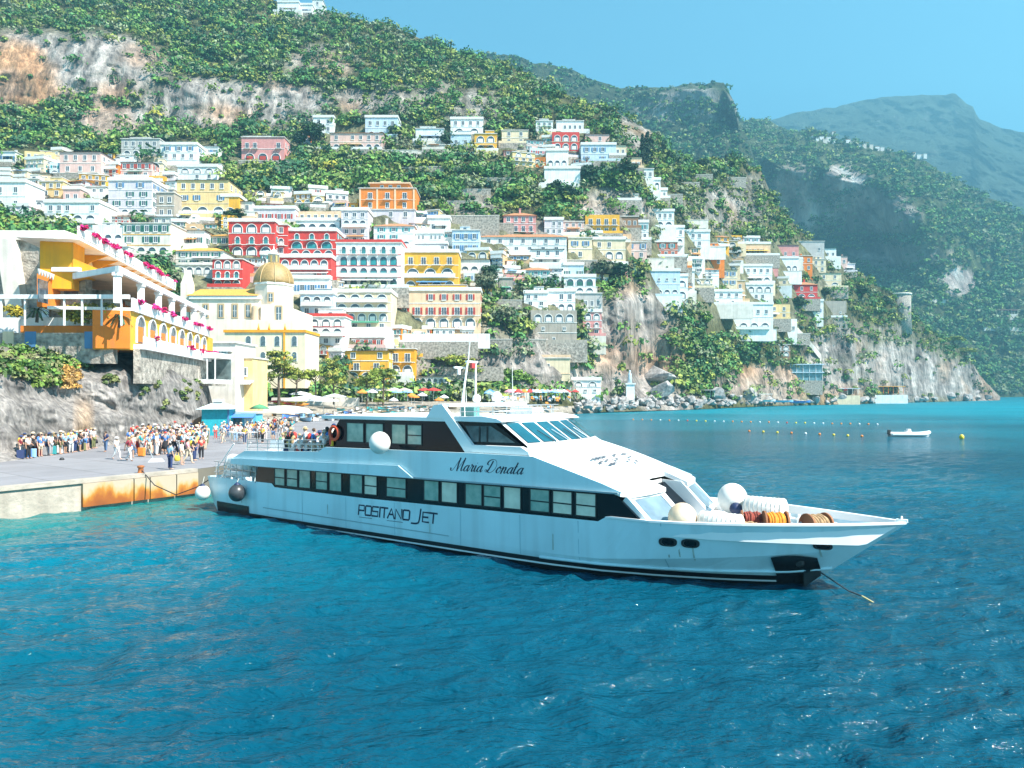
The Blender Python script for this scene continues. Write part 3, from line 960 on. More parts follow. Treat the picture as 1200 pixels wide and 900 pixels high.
    if side:
        side_x = w_ / 2
        for i, s in enumerate(specs):
            n = max(1, int(depth / 3.2))
            place_row(root, 'w%d%s' % (n, s[-1] if s[-1] in 'gtbrno' else ''), .6, depth - .6, hw - sh * (i + 1), sh, side)
    return root

def parse(txt):
    for ln in txt.strip().splitlines():
        if not ln.strip() or ln.startswith('#'):
            continue
        nm, box, paint, roof, rows, opt, label = [q.strip() for q in ln.split('|')]
        x0, x1, y0, y1 = map(float, box.split())
        kw = {}
        for o in opt.split():
            k, v = o.split('=')
            kw[k] = v if k in ('side', 'trim', 'cat') else float(v)
        house(nm, x0, x1, y0, y1, paint, label, rows, roof, **kw)

parse('''
# ---- far left slope
villa|70 118 178 204|pink|q|w4 w3|side=r depth=10|wide pale pink villa under a low tiled roof, left of the columned balcony house
house|142 187 163 185|grey|f|w5 l4|side=r|weathered grey house with a columned balcony, directly below the big left cliff
house|140 178 190 210|pink|q|w4r w3|side=r depth=8|dusty pink house with red upper windows below the columned balcony house
house|188 231 170 196|snow|F|w3b w4 o4|side=r|white cubic house with blue windows right of the columned balcony house
house|232 256 171 184|white|q|w3b|depth=7|small white cottage with a tiled roof at the right end of the white cubic house
house|127 178 212 254|lilac|F|w2b w3g w3g l4|side=r depth=10|pale lilac four storey house with white balconies standing above the domed white roof
house|46 74 213 231|pale|f|w3 w2|side=r trim=yellow|small sand yellow house with bright terrace wall, left of the lilac four storey house
house|74 94 222 238|pink|F|w2|depth=6|tiny pink annexe with roof terrace attached right of the small sand yellow house
house|97 124 219 230|bone|f|w3|depth=6|low stone coloured cottage half hidden in shrubs left of the lilac four storey house
villa|52 116 238 262|snow|F|w6 a4|depth=10|broad white villa with glazed terrace and arches above the magenta flowered hotel terrace
house|0 18 178 192|white|f|w2b|depth=7|white house with blue shutters at the left edge, behind the white pergola columns
house|-30 30 214 246|snow|F|w3 w3|depth=9|big white terrace house cut by the left edge below the pergola columns
house|24 45 210 228|bone|f|w2n w2n|depth=7|narrow brown shuttered stone house left of the small sand yellow house
house|108 146 264 286|white|p|a3|depth=8|white house with vaulted openings below the lilac four storey house
hotel|144 200 262 300|bone|f|w5g w5g a4g|trim=yellow depth=11|long stone grey hotel with green shutters and a yellow ground floor band
house|184 204 226 256|stone|f|w2 w2|depth=8|tall bare stone house wedged between the lilac house and the yellow palazzo
house|178 206 254 266|bone|q|w3|depth=7|low tiled house below the bare stone house
# ---- left centre
villa|283 333 161 188|rose|f|d5 a3r|side=r depth=10 trim=snow|red villa with white arches and an orange end wall on the wooded terrace
house|351 364 158 168|orange|f|w2|depth=6|little orange cottage peeping out beside the dark round tree
hotel|387 449 150 177|pink|t|w6 a6|side=r depth=10|long salmon pink hotel with a row of dark arches on the upper road
villa|207 268 211 252|pale|q|w5 w4b l3|side=r depth=12 trim=cream|pale yellow three storey palazzo with balconies and a sunlit side wall
house|259 280 231 253|yellow|F|a1|side=r depth=7|bright yellow wing with a single tall arch, right of the pale yellow palazzo
house|208 254 196 211|snow|F|a3 w3|side=r depth=8|white house with two shallow arches directly above the pale yellow palazzo
house|262 296 236 250|bone|q|w3|depth=8|low tiled house with a pergola right of the bright yellow wing
house|297 346 245 261|lilac|F|w4r|side=r depth=8|pale lilac house with red window frames on top of the crimson hotel
house|348 400 248 260|peach|p|w6|depth=7|long peach house with white cornice behind the crimson hotel roof
house|346 398 259 272|snow|F|a4|depth=6|white terrace house with small arches below the long peach house
house|200 240 270 290|snow|q|w3g|side=r depth=8|white cottage with ochre tiles left of the crimson hotel
house|206 262 287 312|bone|y|w4g w4g|depth=9|beige house with four green shuttered windows under an ochre roof
house|246 268 272 288|cream|y|w2g|depth=7|small cream house with an ochre roof touching the crimson hotel
house|205 250 311 322|bone|f|a4|depth=7|stone arcade of low round arches below the beige house
# ---- crimson hotel and the rose hotel next to it
hotel|268 322 260 300|red|F|a3 D3t a3|side=r depth=11 trim=snow|crimson hotel block with three white framed arches per floor, tallest of the red blocks
hotel|322 337 264 300|red|f|w1 D1 w1|depth=10 trim=snow|slim crimson stair tower between the two wider red blocks
hotel|337 394 271 302|red|F|D3t a3t l4|side=r depth=11 trim=snow|crimson hotel wing with turquoise shutters in white arches, right of the slim red tower
hotel|249 284 304 338|red|f|a3 D3t a3|depth=10 trim=snow|lower crimson hotel wing left of the church dome
hotel|326 388 302 330|red|F|l5 w5|depth=9 trim=snow|lowest crimson hotel terrace with white awnings right of the church dome
hotel|394 470 285 338|snow|F|D6t a6t l6t a6g|depth=11 trim=red|red trimmed white hotel with four long rows of turquoise windows
house|334 386 327 346|snow|F|w4b|side=r depth=9|white house with round blue windows just below the lowest crimson terrace
house|352 391 345 372|blue|F|l3 w3|depth=9|pale blue house with big arches to the right of the church dome
hotel|390 458 343 388|cream|F|l4 l4 a5 w4|depth=11 trim=snow|peach hotel with four storeys of columned loggias
house|360 404 372 405|snow|F|a3 l3 w3|depth=9 trim=red|narrow white house with red balcony bands below the pale blue house
house|408 450 396 408|pink|F|w4r|depth=8|low pink house with dark red windows above the orange beach hotel
hotel|404 455 411 446|yellow|q|w3 d2 a3|side=r depth=12 trim=snow|deep yellow hotel with a balcony, behind the beach pines
house|455 486 409 440|gold|f|d2 a2|depth=10 trim=snow|orange yellow wing with white balcony right of the deep yellow hotel
# ---- centre
villa|421 487 221 247|orange|f|d3 w3|side=l depth=12 trim=peach|bright orange palazzo with pale pilasters, alone in the middle of the green slope
house|430 486 246 257|lilac|f|w3|drop=3 depth=9|pale plinth house carrying the orange palazzo
house|400 431 247 286|lilac|F|w3 l3 w3 w3|depth=9|stack of pale lilac flats left of the white house with the orange roof edge
house|438 485 258 290|snow|t|w3t w3t a3|depth=10|white house with an orange roof edge and turquoise windows below the orange palazzo
house|487 519 274 292|snow|F|w6 o3|depth=9|white house with three pairs of tiny dark windows below the grey terrace
house|501 527 256 273|white|F|w2|depth=8|small plain white house left of the stone terrace with dark arches
house|530 562 270 297|blue|f|w3b w3b|depth=9|bluish white house with pale blue windows left of the long tiled hall
hotel|562 664 271 297|white|t|w7 w6|depth=10|very long white hall under a terracotta roof in the middle of the town
hotel|471 537 296 340|yellow|F|d4 l3 a4|depth=11 trim=snow|yellow hotel with white arched balconies above the peach hotel with red shutters
hotel|462 563 341 384|peach|F|w6r d6r a6|side=r depth=12 trim=snow|broad peach hotel with six columns of red shuttered windows over a white arcade
house|538 574 304 322|white|q|a3|depth=8|white house with arches and faded roof right of the yellow hotel
house|484 524 286 297|lilac|F|w5|depth=7|low lilac house with grey terrace above the yellow hotel
house|585 601 326 346|stone|f|a2|depth=7|small grey stone house with two dark arches among the trees
house|437 462 285 296|snow|F|w3|depth=7|white roof house squeezed above the red trimmed white hotel
# ---- upper road, centre
house|428 466 138 162|blue|F|w4 l3|depth=9|pale blue two tier house behind the long salmon hotel
house|367 391 138 156|snow|F|w2 w2|depth=8|white house above the dark round tree, left of the salmon hotel
house|487 520 151 167|snow|f|a3b|depth=8|white house with three blue filled arches on the upper road
house|528 566 140 158|snow|F|w4 a2|depth=9|tall white house on the upper road left of the yellow arch house
house|528 552 158 173|blue|F|w2|depth=7|bluish white cube in front of the tall white house on the upper road
villa|556 582 157 178|yellow|f|a2 a2|side=r depth=8|yellow villa with big arches on the upper road
house|588 619 153 170|cream|f|w2 w2|depth=9|plain cream house right of the yellow villa with big arches
house|500 522 170 177|bone|f|w2|depth=6|small garden house below the white house with blue filled arches
hotel|325 350 3 16|snow|F|w4|depth=10|white house on the skyline at the top of the hill
house|352 366 6 18|snow|F|w3|depth=9|smaller white house right beside the other on the skyline
house|366 378 0 16|white|f|w1 w1|depth=8|slender white tower house at the right end of the skyline houses
# ---- upper right: red arch house and the stepped row
villa|647 679 155 176|red|p|a3 a3|depth=9 trim=peach|square red house with two rows of three cream arches
house|628 648 142 156|white|f|w3 w3|depth=8|white house behind the left corner of the square red arch house
house|652 684 142 155|snow|f|w5|depth=8|long white house directly above the square red arch house
house|640 666 177 196|white|F|a3|depth=8|white terrace house right below the square red arch house
house|638 680 198 218|snow|F|o0|depth=8|blank white retaining block below the square red arch house
villa|681 722 170 191|blue|F|w4b w4b|depth=9|wide bluish white villa right of the square red arch house
house|686 714 157 168|pink|q|w4|depth=7|pink tiled house at the head of the stepped row
house|714 734 170 184|cream|q|w3|depth=7|cream tiled house, second in the stepped row that descends right
house|733 752 184 199|peach|q|w3n|depth=7|peach house with brown windows, third in the stepped row
house|746 766 198 210|white|f|w3|depth=7|white house at the foot of the stepped row
house|752 774 211 222|snow|F|a3|depth=7|white terrace with small arches on the stair slope
house|764 782 223 233|white|F|w3|depth=6|lowest small white house on the stair slope
house|726 748 228 236|bone|f|w2|depth=6|small stone cottage among trees left of the stair slope
# ---- right of centre
house|590 628 246 272|rose|t|w4 d4|depth=9 trim=snow|pinkish red house with a tiled rim above the long tiled hall
house|638 660 258 276|lilac|F|w3 w3|depth=8|lilac house with a pale blue roof terrace left of the yellow flats
house|660 684 260 276|pink|f|w3 w2|depth=8|washed pink house touching the yellow flats
hotel|686 726 252 275|yellow|p|d4 d4|side=l depth=10 trim=peach|bright yellow flats with small balconies in a niche of the grey cliff
house|727 748 254 268|brown|f|w3|depth=8|dark brown house under construction right of the yellow flats
house|738 760 261 282|snow|F|w3t w3|depth=9|white house with three turquoise windows right of the dark brown house
house|757 790 248 268|snow|F|w5 l3|depth=10|large white stacked house on the bend, higher of two
house|774 802 267 288|white|F|w4 l3|depth=9|large white stacked house on the bend, lower of two
house|666 694 279 304|cream|f|w2b w3|depth=9|cream corner house with a blue window below the yellow flats
house|695 733 281 304|cream|F|w3 a3|depth=9|cream house with arched doors right of the cream corner house
house|734 758 284 304|pink|f|w3b w2|depth=8|small pink house with two blue windows left of the brick red block
house|759 794 284 302|brick|F|w3t w4|depth=9|brick red block with a glazed top floor
house|611 645 311 331|snow|t|w3t w3t|depth=9|white cottage with turquoise doors left of the tree clump
house|624 660 292 312|bone|q|w3 w2|depth=8|stone coloured gabled house below the long tiled hall
house|660 684 311 328|blue|F|w3g|depth=8|pale blue house with a green awning below the cream corner house
villa|661 698 325 346|snow|F|a3g l3|depth=9|white house with striped terrace behind the stepped white villa
house|614 642 344 360|snow|F|w3 w2|depth=8|white upper wing of the stepped white villa, left of the taller cube
villa|642 674 342 366|snow|F|w3 a3|depth=9|stepped white villa cube above the stone bastion
house|622 676 364 402|stone|p|a4 o2 o1|depth=9|stone bastion with four dark arches under the stepped white villa
house|683 705 366 394|rose|F|a2 D2 w2|depth=7 trim=snow|narrow red and white patterned house clinging to the cliff
house|674 706 344 364|grey|f|w4|depth=7|grey stone terrace house with a dark window band above the patterned house
villa|757 797 318 348|blue|F|o4 a4|side=l depth=9|pale blue villa with tall arched windows perched on the cliff edge
house|792 806 324 350|snow|F|a1 a1|depth=8|slim white house right beside the pale blue cliff villa
# ---- right slope
house|800 832 272 290|snow|F|w4 w4|depth=9|white stacked house at the top of the right hand slope
house|823 849 289 312|orange|f|w1 w2|side=l depth=9|orange cube with a sunlit yellow face on the right slope
hotel|861 903 286 300|peach|F|w6n|depth=8|long peach terrace house with small brown windows above white arches
house|868 896 300 311|snow|F|a3|depth=6|white arcade under the long peach terrace house
villa|905 936 287 304|rose|q|w3|side=l depth=9|pink house with a gabled roof on the right slope
house|894 912 300 312|rose|f|o1|depth=7|deep pink garage block in front of the gabled pink house
house|912 936 303 318|snow|F|a3|depth=7|white arched terrace under the gabled pink house
house|935 966 283 298|grey|f|w3|depth=8|grey white house standing out on the ridge
house|966 980 291 303|white|q|w2|depth=7|white house on the ridge, right of the grey one
house|979 993 300 311|pink|q|w2|depth=7|pinkish ridge house, last but one before the trees
house|990 1002 309 319|lilac|f|w2|depth=6|lilac ridge house, last before the trees
house|936 952 300 318|orange|f|w2 w2|depth=7|orange house with a blue awning on the right slope
house|952 968 304 319|cream|f|w2 w2|depth=7|cream house right of the orange one with the blue awning
house|958 986 320 337|cream|q|w2 l2|depth=8|cream house with a shaded porch right of the crimson villa
house|836 864 316 336|cream|q|w3b w3b|depth=8|cream yellow house with blue shutters in the middle of the right slope
house|864 905 312 332|snow|F|w5 l4|depth=9|large white flats with balconies in the middle of the right slope
house|852 873 329 353|tan|f|w2 w2|side=l depth=9|tan house with plain windows below the large white flats
house|874 906 334 352|snow|F|a3 w4|depth=9|white house with terraces right of the tan house
villa|921 958 329 351|red|t|w3 a3|side=l depth=9 trim=snow|crimson villa with white arched windows on the right slope
house|945 965 353 371|white|F|w2b|depth=7|white pool terrace wall with a blue window below the crimson villa
house|966 992 353 372|stone|p|o2|depth=7|stone wall house with a shadowed niche right of the pool terrace
hotel|812 870 342 357|snow|F|w6 o3|depth=8|upper tier of the long white cliff hotel
hotel|824 906 357 386|snow|F|w8 l6|depth=10|long white cliff hotel with a row of dark terrace openings
house|889 926 357 374|pale|p|w3 w3|depth=9|pale yellow cube right of the long white cliff hotel
house|912 934 374 391|snow|p|w3|depth=7|small white cube with three windows at the top of the cliff stair
house|800 814 318 344|white|F|w2|depth=7|white wall house left of the long white cliff hotel
house|908 926 404 418|brown|f|a2 a2|depth=6|brown open sided pavilion hidden in the trees above the glazed restaurant
''')
pz = [o for o in bpy.data.objects if str(o.get('label', '')).startswith('bright orange palazzo')][0]
k_ = HILL.d(454, 247) / F
b = MB(); b.box(-22 * k_, 24 * k_, 2.5, 10, 26 * k_ + .3, 34 * k_); b.build('attic_wall', PAINT['orange'], pz)
b = MB(); b.box(-24 * k_, 26 * k_, 1.8, 10.6, 34 * k_ + .002, 35.3 * k_); b.box(-10 * k_, 14 * k_, 3, 9, 35.3 * k_ + .002, 38 * k_); b.build('attic_roof', PAINT['peach'], pz)
for x_ in (-8, 2, 12):
    link('window', win_mesh('w', 1.0, 1.2, ''), pz, (x_ * k_, 2.5, 28 * k_))
for x_ in (-32, -12, 9, 31):
    b = MB(); b.box((x_ - 1) * k_, (x_ + 1) * k_, -.14, .02, 0, 25.6 * k_); b.build('pilaster', PAINT['peach'], pz)
# terrace and retaining walls between the houses
def terrace_wall(px0, px1, yt, yb, label, m=None, th=1.2):
    d = HILL.d((px0 + px1) / 2, yb)
    a = pt((px0 + px1) / 2, yb, d)
    w_, h = (px1 - px0) * d / F, (yb - yt) * d / F
    t = thing('retaining_wall', label, 'wall', a, pr0.uniform(-.08, .08))
    b = MB(); b.box(-w_ / 2, w_ / 2, 0, th, -3, h); b.build('wall', m or STONE, t)
    b = MB(); b.box(-w_ / 2 - .1, w_ / 2 + .1, -.1, th + .1, h + .002, h + .22); b.build('coping', PAINT['bone'], t)
    NO_BUSH.append((px0, px1, yt + 1, yb))
pr0 = random.Random(3)
for a in ((512, 585, 253, 268, 'stone terrace wall right of the orange palazzo'), (585, 602, 262, 272, 'short stone wall left of the pinkish red house'), (524, 560, 236, 242, 'upper field wall on the green slope right of the orange palazzo'), (535, 575, 222, 228, 'higher field wall on the green slope'),
          (560, 610, 209, 214, 'field wall below the upper road villas'), (470, 520, 196, 201, 'field wall on the wooded slope above the orange palazzo'), (268, 300, 224, 230, 'brown terrace wall among the trees right of the pale palazzo'), (300, 345, 232, 238, 'long terrace wall above the crimson hotel'),
          (345, 385, 238, 244, 'terrace wall above the long peach house'), (60, 115, 203, 209, 'garden wall below the wide pink villa'), (118, 160, 208, 212, 'garden wall above the lilac four storey house'), (186, 232, 200, 206, 'terrace wall below the white cubic house'),
          (640, 700, 305, 311, 'wall below the cream corner house'), (730, 790, 303, 309, 'pale terrace wall below the pink and brick houses', PAINT['bone']), (757, 800, 351, 358, 'stone base under the pale blue cliff villa'), (800, 850, 290, 296, 'white garden wall beside the orange cube', PAINT['snow']),
          (850, 905, 318, 323, 'white terrace wall in the middle of the right slope', PAINT['snow']), (905, 940, 318, 326, 'white garden wall above the crimson villa', PAINT['snow']), (826, 910, 386, 391, 'white base wall below the long white cliff hotel', PAINT['snow']), (905, 950, 391, 397, 'stone wall at the top of the cliff stair'),
          (575, 612, 352, 360, 'stone wall left of the stepped white villa'), (540, 600, 398, 404, 'stone wall above the beach slope'), (598, 640, 398, 406, 'stone garden wall left below the bastion'), (780, 830, 258, 264, 'pale wall of the road bend', PAINT['bone']), (770, 800, 228, 233, 'low wall beside the stair slope'),
          (800, 835, 205, 210, 'field wall on the low ridge'), (835, 875, 208, 213, 'second field wall on the low ridge'), (790, 820, 214, 219, 'third field wall on the low ridge, lowest'), (425, 490, 176, 181, 'road wall below the pale blue tier house', PAINT['bone']), (490, 560, 178, 182, 'road wall below the upper road houses', PAINT['bone']),
          (280, 350, 189, 193, 'road wall below the red villa'), (150, 200, 300, 306, 'base wall below the long stone grey hotel'), (620, 660, 276, 282, 'white wall left of the cream corner house', PAINT['snow'])):
    terrace_wall(*a)

# smaller houses squeezed in between: described by the house they stand next to
MARKS = [(454, 229, 'the bright orange palazzo'), (237, 232, 'the pale yellow palazzo'), (156, 233, 'the lilac four storey house'), (308, 174, 'the red villa with white arches'), (418, 164, 'the salmon pink hotel'), (295, 280, 'the crimson hotel'), (432, 312, 'the red trimmed white hotel'), (504, 318, 'the yellow arched hotel'),
         (512, 362, 'the peach hotel with red shutters'), (424, 366, 'the peach loggia hotel'), (613, 284, 'the long white tiled hall'), (706, 263, 'the yellow flats by the cliff'), (663, 165, 'the square red arch house'), (776, 293, 'the brick red block'), (650, 382, 'the stone bastion'), (777, 333, 'the pale blue cliff villa'), (865, 371, 'the long white cliff hotel'),
         (940, 340, 'the crimson villa'), (836, 300, 'the orange cube'), (882, 293, 'the long peach terrace house'), (920, 295, 'the gabled pink house'), (430, 428, 'the deep yellow beach hotel'), (172, 281, 'the long stone grey hotel'), (84, 250, 'the broad white villa'), (94, 191, 'the wide pink villa'), (680, 292, 'the cream corner house'), (773, 258, 'the stacked house on the bend')]
NAMEC = dict(white='white', snow='bright white', cream='cream', pink='pink', bone='stone coloured', pale='pale yellow', peach='peach', lilac='lilac', grey='grey', yellow='yellow', rose='rose red', orange='orange', blue='pale blue', tan='tan')
def fillers(n):
    r = random.Random(77)
    zones = [(250, 290, 235, 55), (470, 310, 150, 55), (120, 235, 130, 45), (300, 270, 180, 40), (440, 300, 130, 50), (100, 225, 120, 40), (650, 300, 110, 35), (860, 318, 75, 32), (440, 395, 110, 35), (660, 185, 60, 16), (330, 330, 80, 40), (600, 310, 60, 25)]
    made = tries = 0
    while made < n and tries < 9000:
        tries += 1
        z = r.choice(zones)
        t, q = r.uniform(0, 6.28), math.sqrt(r.random())
        px, py = z[0] + z[2] * q * math.cos(t), z[1] + z[3] * q * math.sin(t)
        w_, h = r.uniform(11, 31), r.uniform(7.5, 16)
        if px < 95 and py > 255 or 210 < px < 372 and py > 330 or px < 250 and py > 300:
            continue
        x0, x1, y0, y1 = px - w_ / 2, px + w_ / 2, py - h, py
        ov = 0
        for a, b_, c, d in NO_BUSH:
            ov += max(0, min(x1, b_) - max(x0, a)) * max(0, min(y1, d) - max(y0, c))
        if ov > .36 * w_ * h:
            continue
        mx, my, mn = min(MARKS, key=lambda m: (m[0] - px) ** 2 + (m[1] - py) ** 2 * 2)
        dx, dy = px - mx, py - h / 2 - my
        rel = ('left of' if dx < 0 else 'right of') if abs(dx) > abs(dy) * 1.3 else ('above' if dy < 0 else 'below')
        pc = r.choice(['white', 'snow', 'cream', 'pink', 'bone', 'pale', 'peach', 'lilac', 'yellow', 'rose', 'orange', 'blue', 'tan', 'cream', 'peach', 'pale', 'yellow', 'snow'])
        rf = r.choice(['f', 'F', 'F', 'p', 't', 'q', 't'])
        st = 1 if h < 10 else 2 if h < 15 else 3
        sh = r.choice(['', '', 'g', 'n', 'b', 't', 'r'])
        k = max(1, int(w_ / 7))
        rows = ' '.join(r.choice(['w%d%s' % (k, sh), 'w%d%s' % (k, sh), 'd%d%s' % (k, sh), 'a%d' % max(1, k - 1), 'l%d' % max(1, k - 1), 'o%d' % k]) for _ in range(st))
        size = 'small' if w_ < 17 else 'mid sized'
        feat = {'t': 'with a tiled roof', 'q': 'with a faded tiled roof', 'F': 'with a roof terrace', 'p': 'with a parapet', 'f': 'with a flat roof'}[rf]
        lab = '%s %s house %s %s %s' % (size, NAMEC[pc], feat, rel, mn)
        if lab in LABELS or len(lab.split()) > 16:
            continue
        house('house', x0, x1, y0, y1, pc, lab, rows, rf, yaw=r.uniform(-16, 16), depth=r.uniform(6, 9), side='r' if px < 500 else '')
        made += 1
    print('fillers', made)
fillers(135)
# ------------------------------------------------------------------ the ferry
AX = Vector((.81, -.586)).normalized()
AN = Vector((-AX.y, AX.x))
SC0, SS0 = 25.6, 36.45
SHIP_LOC = Vector((AX.x * -SS0 + AN.x * SC0, AX.y * -SS0 + AN.y * SC0, 0))
SHIP_RZ = math.atan2(AX.y, AX.x)

def S(px, py, u):
    """ship coordinates (metres from stern, height) of the point seen at a pixel on the fore-and-aft plane u metres from the centreline"""
    r = Vector(((px - 600) / F, 1))
    Y = (SC0 - u) / AN.dot(r)
    return AX.dot(r * Y) + SS0, CZ - (py - HZ) * Y / F

def ship_world(s, u, z):
    return Vector((AX.x * (s - SS0) + AN.x * (SC0 - u), AX.y * (s - SS0) + AN.y * (SC0 - u), z))

ferry = thing('passenger_ferry', 'long white two deck passenger ferry with black window bands moored stern first at the quay', 'ferry', SHIP_LOC, SHIP_RZ)

hull_shade_paint = mat('ferry_side_shade_tint', (.63, .80, .84), .30, .07, .35, .03, .8, stain=.26)  # white side paint with the teal of its sky-lit shade mixed in
white_paint = mat('ferry_white_paint', (.82, .82, .81), .35, .03, .5)
deck_paint = mat('ferry_deck_paint', (.70, .71, .70), .7, .08, 1.5)
black_paint = mat('ferry_black_paint', (.012, .013, .016), .25, .3, 1.0)
cabin_glass = mat('ferry_tinted_glass', (.004, .006, .010), .12, .2, 1.0, spec=.3)
boot_paint = mat('ferry_boot_paint', (.010, .010, .013), .4, .3, 2.0)
green_pane = mat('ferry_green_blind', (.42, .50, .41), .15, .25, 2.2, col2=(.17, .30, .25))
beige_pane = mat('ferry_beige_blind', (.84, .77, .62), .25, .15, 2.2, col2=(.62, .56, .45))
screen_glass = mat('ferry_windscreen', (.010, .10, .14), .04, .2, 1.0, spec=.9)
sky_glass = mat('ferry_front_glass', (.18, .26, .32), .05, .2, 1.0, spec=.8)
letter_paint = mat('ferry_lettering', (.008, .012, .05), .4, .1)
grey_letter = mat('ferry_roof_lettering', (.075, .078, .09), .5, .1)
rubber = mat('black_rubber', (.02, .02, .022), .6, .2)
steel = mat('stainless_rail', (.62, .63, .64), .3, .1, metal=.6)
fender_white = mat('fender_white', (.80, .78, .72), .45, .10, 1.2, stain=.25)
fender_dirty = mat('fender_dirty', (.72, .60, .45), .5, .30, 1.6, col2=(.50, .36, .22))
fender_dark = mat('fender_dark', (.05, .055, .06), .35, .3, 2.0)

US = ([-1.3, 0, 5, 24, 26, 27, 28, 29, 30, 31, 32, 33, 33.45], [3.0, 3.1, 3.2, 3.2, 3.2, 3.08, 2.85, 2.5, 2.05, 1.55, 1.0, .36, .02])
ZS = ([-1.3, 0, 4.95, 5.2, 12, 21.4, 24.05, 24.4, 26, 28, 30, 32, 33.45], [1.80, 1.82, 1.88, 1.70, 1.73, 1.93, 1.98, 2.19, 2.2, 2.28, 2.34, 2.41, 2.48])
UK = ([-.9, 0, 5, 22, 24, 26, 28, 30, 31, 32, 32.3], [3.0, 3.08, 3.19, 3.17, 3.1, 2.9, 2.38, 1.55, .98, .25, .02])
ZK = ([-1, 22, 24, 26, 28, 30, 32.3], [.75, .55, .62, .85, 1.05, 1.27, 1.55])
UC = ([-.6, 0, 5, 20, 22, 24, 26, 28, 29.5, 30.6, 31.3], [3.0, 3.06, 3.18, 3.15, 3.1, 2.95, 2.5, 1.85, 1.15, .5, .02])
ZC = ([-1, 20, 22, 25, 28, 30, 31.3], [.25, .32, .36, .43, .52, .6, .74])
UW = ([-.35, 0, 5, 20, 22, 24, 26, 28, 29.5, 30.4], [3.0, 3.04, 3.15, 3.1, 3.02, 2.75, 2.2, 1.42, .72, .02])
UB = ([-.1, 5, 20, 24, 27, 29.4], [2.2, 2.3, 2.2, 1.5, .7, .02])
ROWS = [(-.1, 29.4, UB, None, -1.1), (-.35, 30.4, UW, None, 0.0), (-.6, 31.3, UC, ZC, 0), (-.9, 32.3, UK, ZK, 0), (-1.3, 33.45, US, ZS, 0)]

def hull_u(s, z):
    zz, uu = [], []
    for a, b, U, Zr, z0 in ROWS:
        zr = np.interp(s, *Zr) if Zr else z0
        if s <= b + 1e-6:
            zz.append(zr); uu.append(np.interp(s, *U))
        else:           # ahead of this row's stem: the stem itself
            pass
    if not zz:
        return 0.0
    return float(np.interp(z, zz, uu))

def S_hull(px, py):
    u = 2.6
    for _ in range(12):
        s, z = S(px, py, u)
        u = .5 * u + .5 * hull_u(s, z)
    return s, z, u

def build_hull():
    st = sorted(set(list(np.linspace(0, 1, 90)) + [(4.95 + 1.3) / 34.75, (5.2 + 1.3) / 34.75, (24.05 + 1.3) / 34.75, (24.4 + 1.3) / 34.75]))
    b = MB()
    vs, n = [], len(st)
    for side in (1, -1):
        for a, e, U, Zr, z0 in ROWS:
            for t in st:
                s = a + (e - a) * t
                vs.append((s, -side * np.interp(s, *U), np.interp(s, *Zr) if Zr else z0))
    nr = len(ROWS)
    fs = []
    for k in range(2):
        for r in range(nr - 1):
            for i in range(n - 1):
                q = (k * nr * n + r * n + i, k * nr * n + r * n + i + 1, k * nr * n + (r + 1) * n + i + 1, k * nr * n + (r + 1) * n + i)
                fs.append(q if k == 0 else q[::-1])
    for r in range(nr - 1):                 # transom
        fs.append((r * n, (r + 1) * n, nr * n + (r + 1) * n, nr * n + r * n))
    for i in range(n - 1):
        fs.append((i, nr * n + i, nr * n + i + 1, i + 1))
    b.add(vs, fs, 0)
    return b.build('hull', hull_shade_paint, ferry)
hull = build_hull()

def hull_patch(name, poly_st, m, off=.015, n=24, parent=None, both=False):
    """a painted band or plate lying on the hull side between a lower and an upper line z(s)"""
    s0, s1, zl, zu, rows = poly_st
    b = MB()
    for side in ((1, -1) if both else (1,)):
        vs, fs = [], []
        for i in range(n + 1):
            s = s0 + (s1 - s0) * i / n
            for k in range(rows + 1):
                z = zl(s) + (zu(s) - zl(s)) * k / rows
                vs.append((s, -side * (hull_u(s, z) + off), z))
        for i in range(n):
            for k in range(rows):
                q = (i * (rows + 1) + k, (i + 1) * (rows + 1) + k, (i + 1) * (rows + 1) + k + 1, i * (rows + 1) + k + 1)
                fs.append(q if side == 1 else q[::-1])
        b.add(vs, fs, 0)
    return b.build(name, m, parent or ferry)

bt = lambda s: .10 + .0105 * s
hull_patch('boot_stripe', (2.9, 30.0, lambda s: -.6, bt, 10), boot_paint, .03, n=60, both=True)
hull_patch('white_waterline', (4.0, 29.6, lambda s: bt(s) - .24, lambda s: bt(s) - .17, 1), white_paint, .05, n=60)
hull_patch('stern_guard_plate', (-.25, 2.9, lambda s: -.3, lambda s: .49, 3), black_paint, .03)
hull_patch('rubbing_strake', (4.2, 17.0, lambda s: .52 + .004 * s, lambda s: .56 + .004 * s, 1), mat('strake_grey', (.30, .42, .45), .4), .03)
seam = mat('plate_seam', (.40, .60, .66), .5, .1)
for s_ in (7.4, 10.6, 13.8, 17.6, 20.6, 23.2, 26.4):
    hull_patch('plate_seam', (s_, s_ + .035, lambda s: bt(s) + .02, lambda s: np.interp(s, *ZS) - .06, 8), seam, .008, n=1)
grime = mat('rust_streak', (.44, .52, .48), .6, .2, 6)
for s_, z0_, z1_ in ((26.55, .95, 1.5), (26.9, 1.0, 1.52), (27.35, .9, 1.5), (31.0, 1.2, 1.75), (9.3, .75, 1.2), (15.9, .6, 1.0), (22.1, .7, 1.3), (2.2, .6, 1.3)):
    hull_patch('rust_streak', (s_, s_ + .05, lambda s: z0_, lambda s: z1_, 5), grime, .011, n=1)
# spray rail near the bow
b = MB()
pr = [(s, -(np.interp(s, *UC) + .03), np.interp(s, *ZC)) for s in np.linspace(21.5, 31.2, 26)]
b.tube(pr, .06, 6)
b.build('spray_rail', hull_shade_paint, ferry)
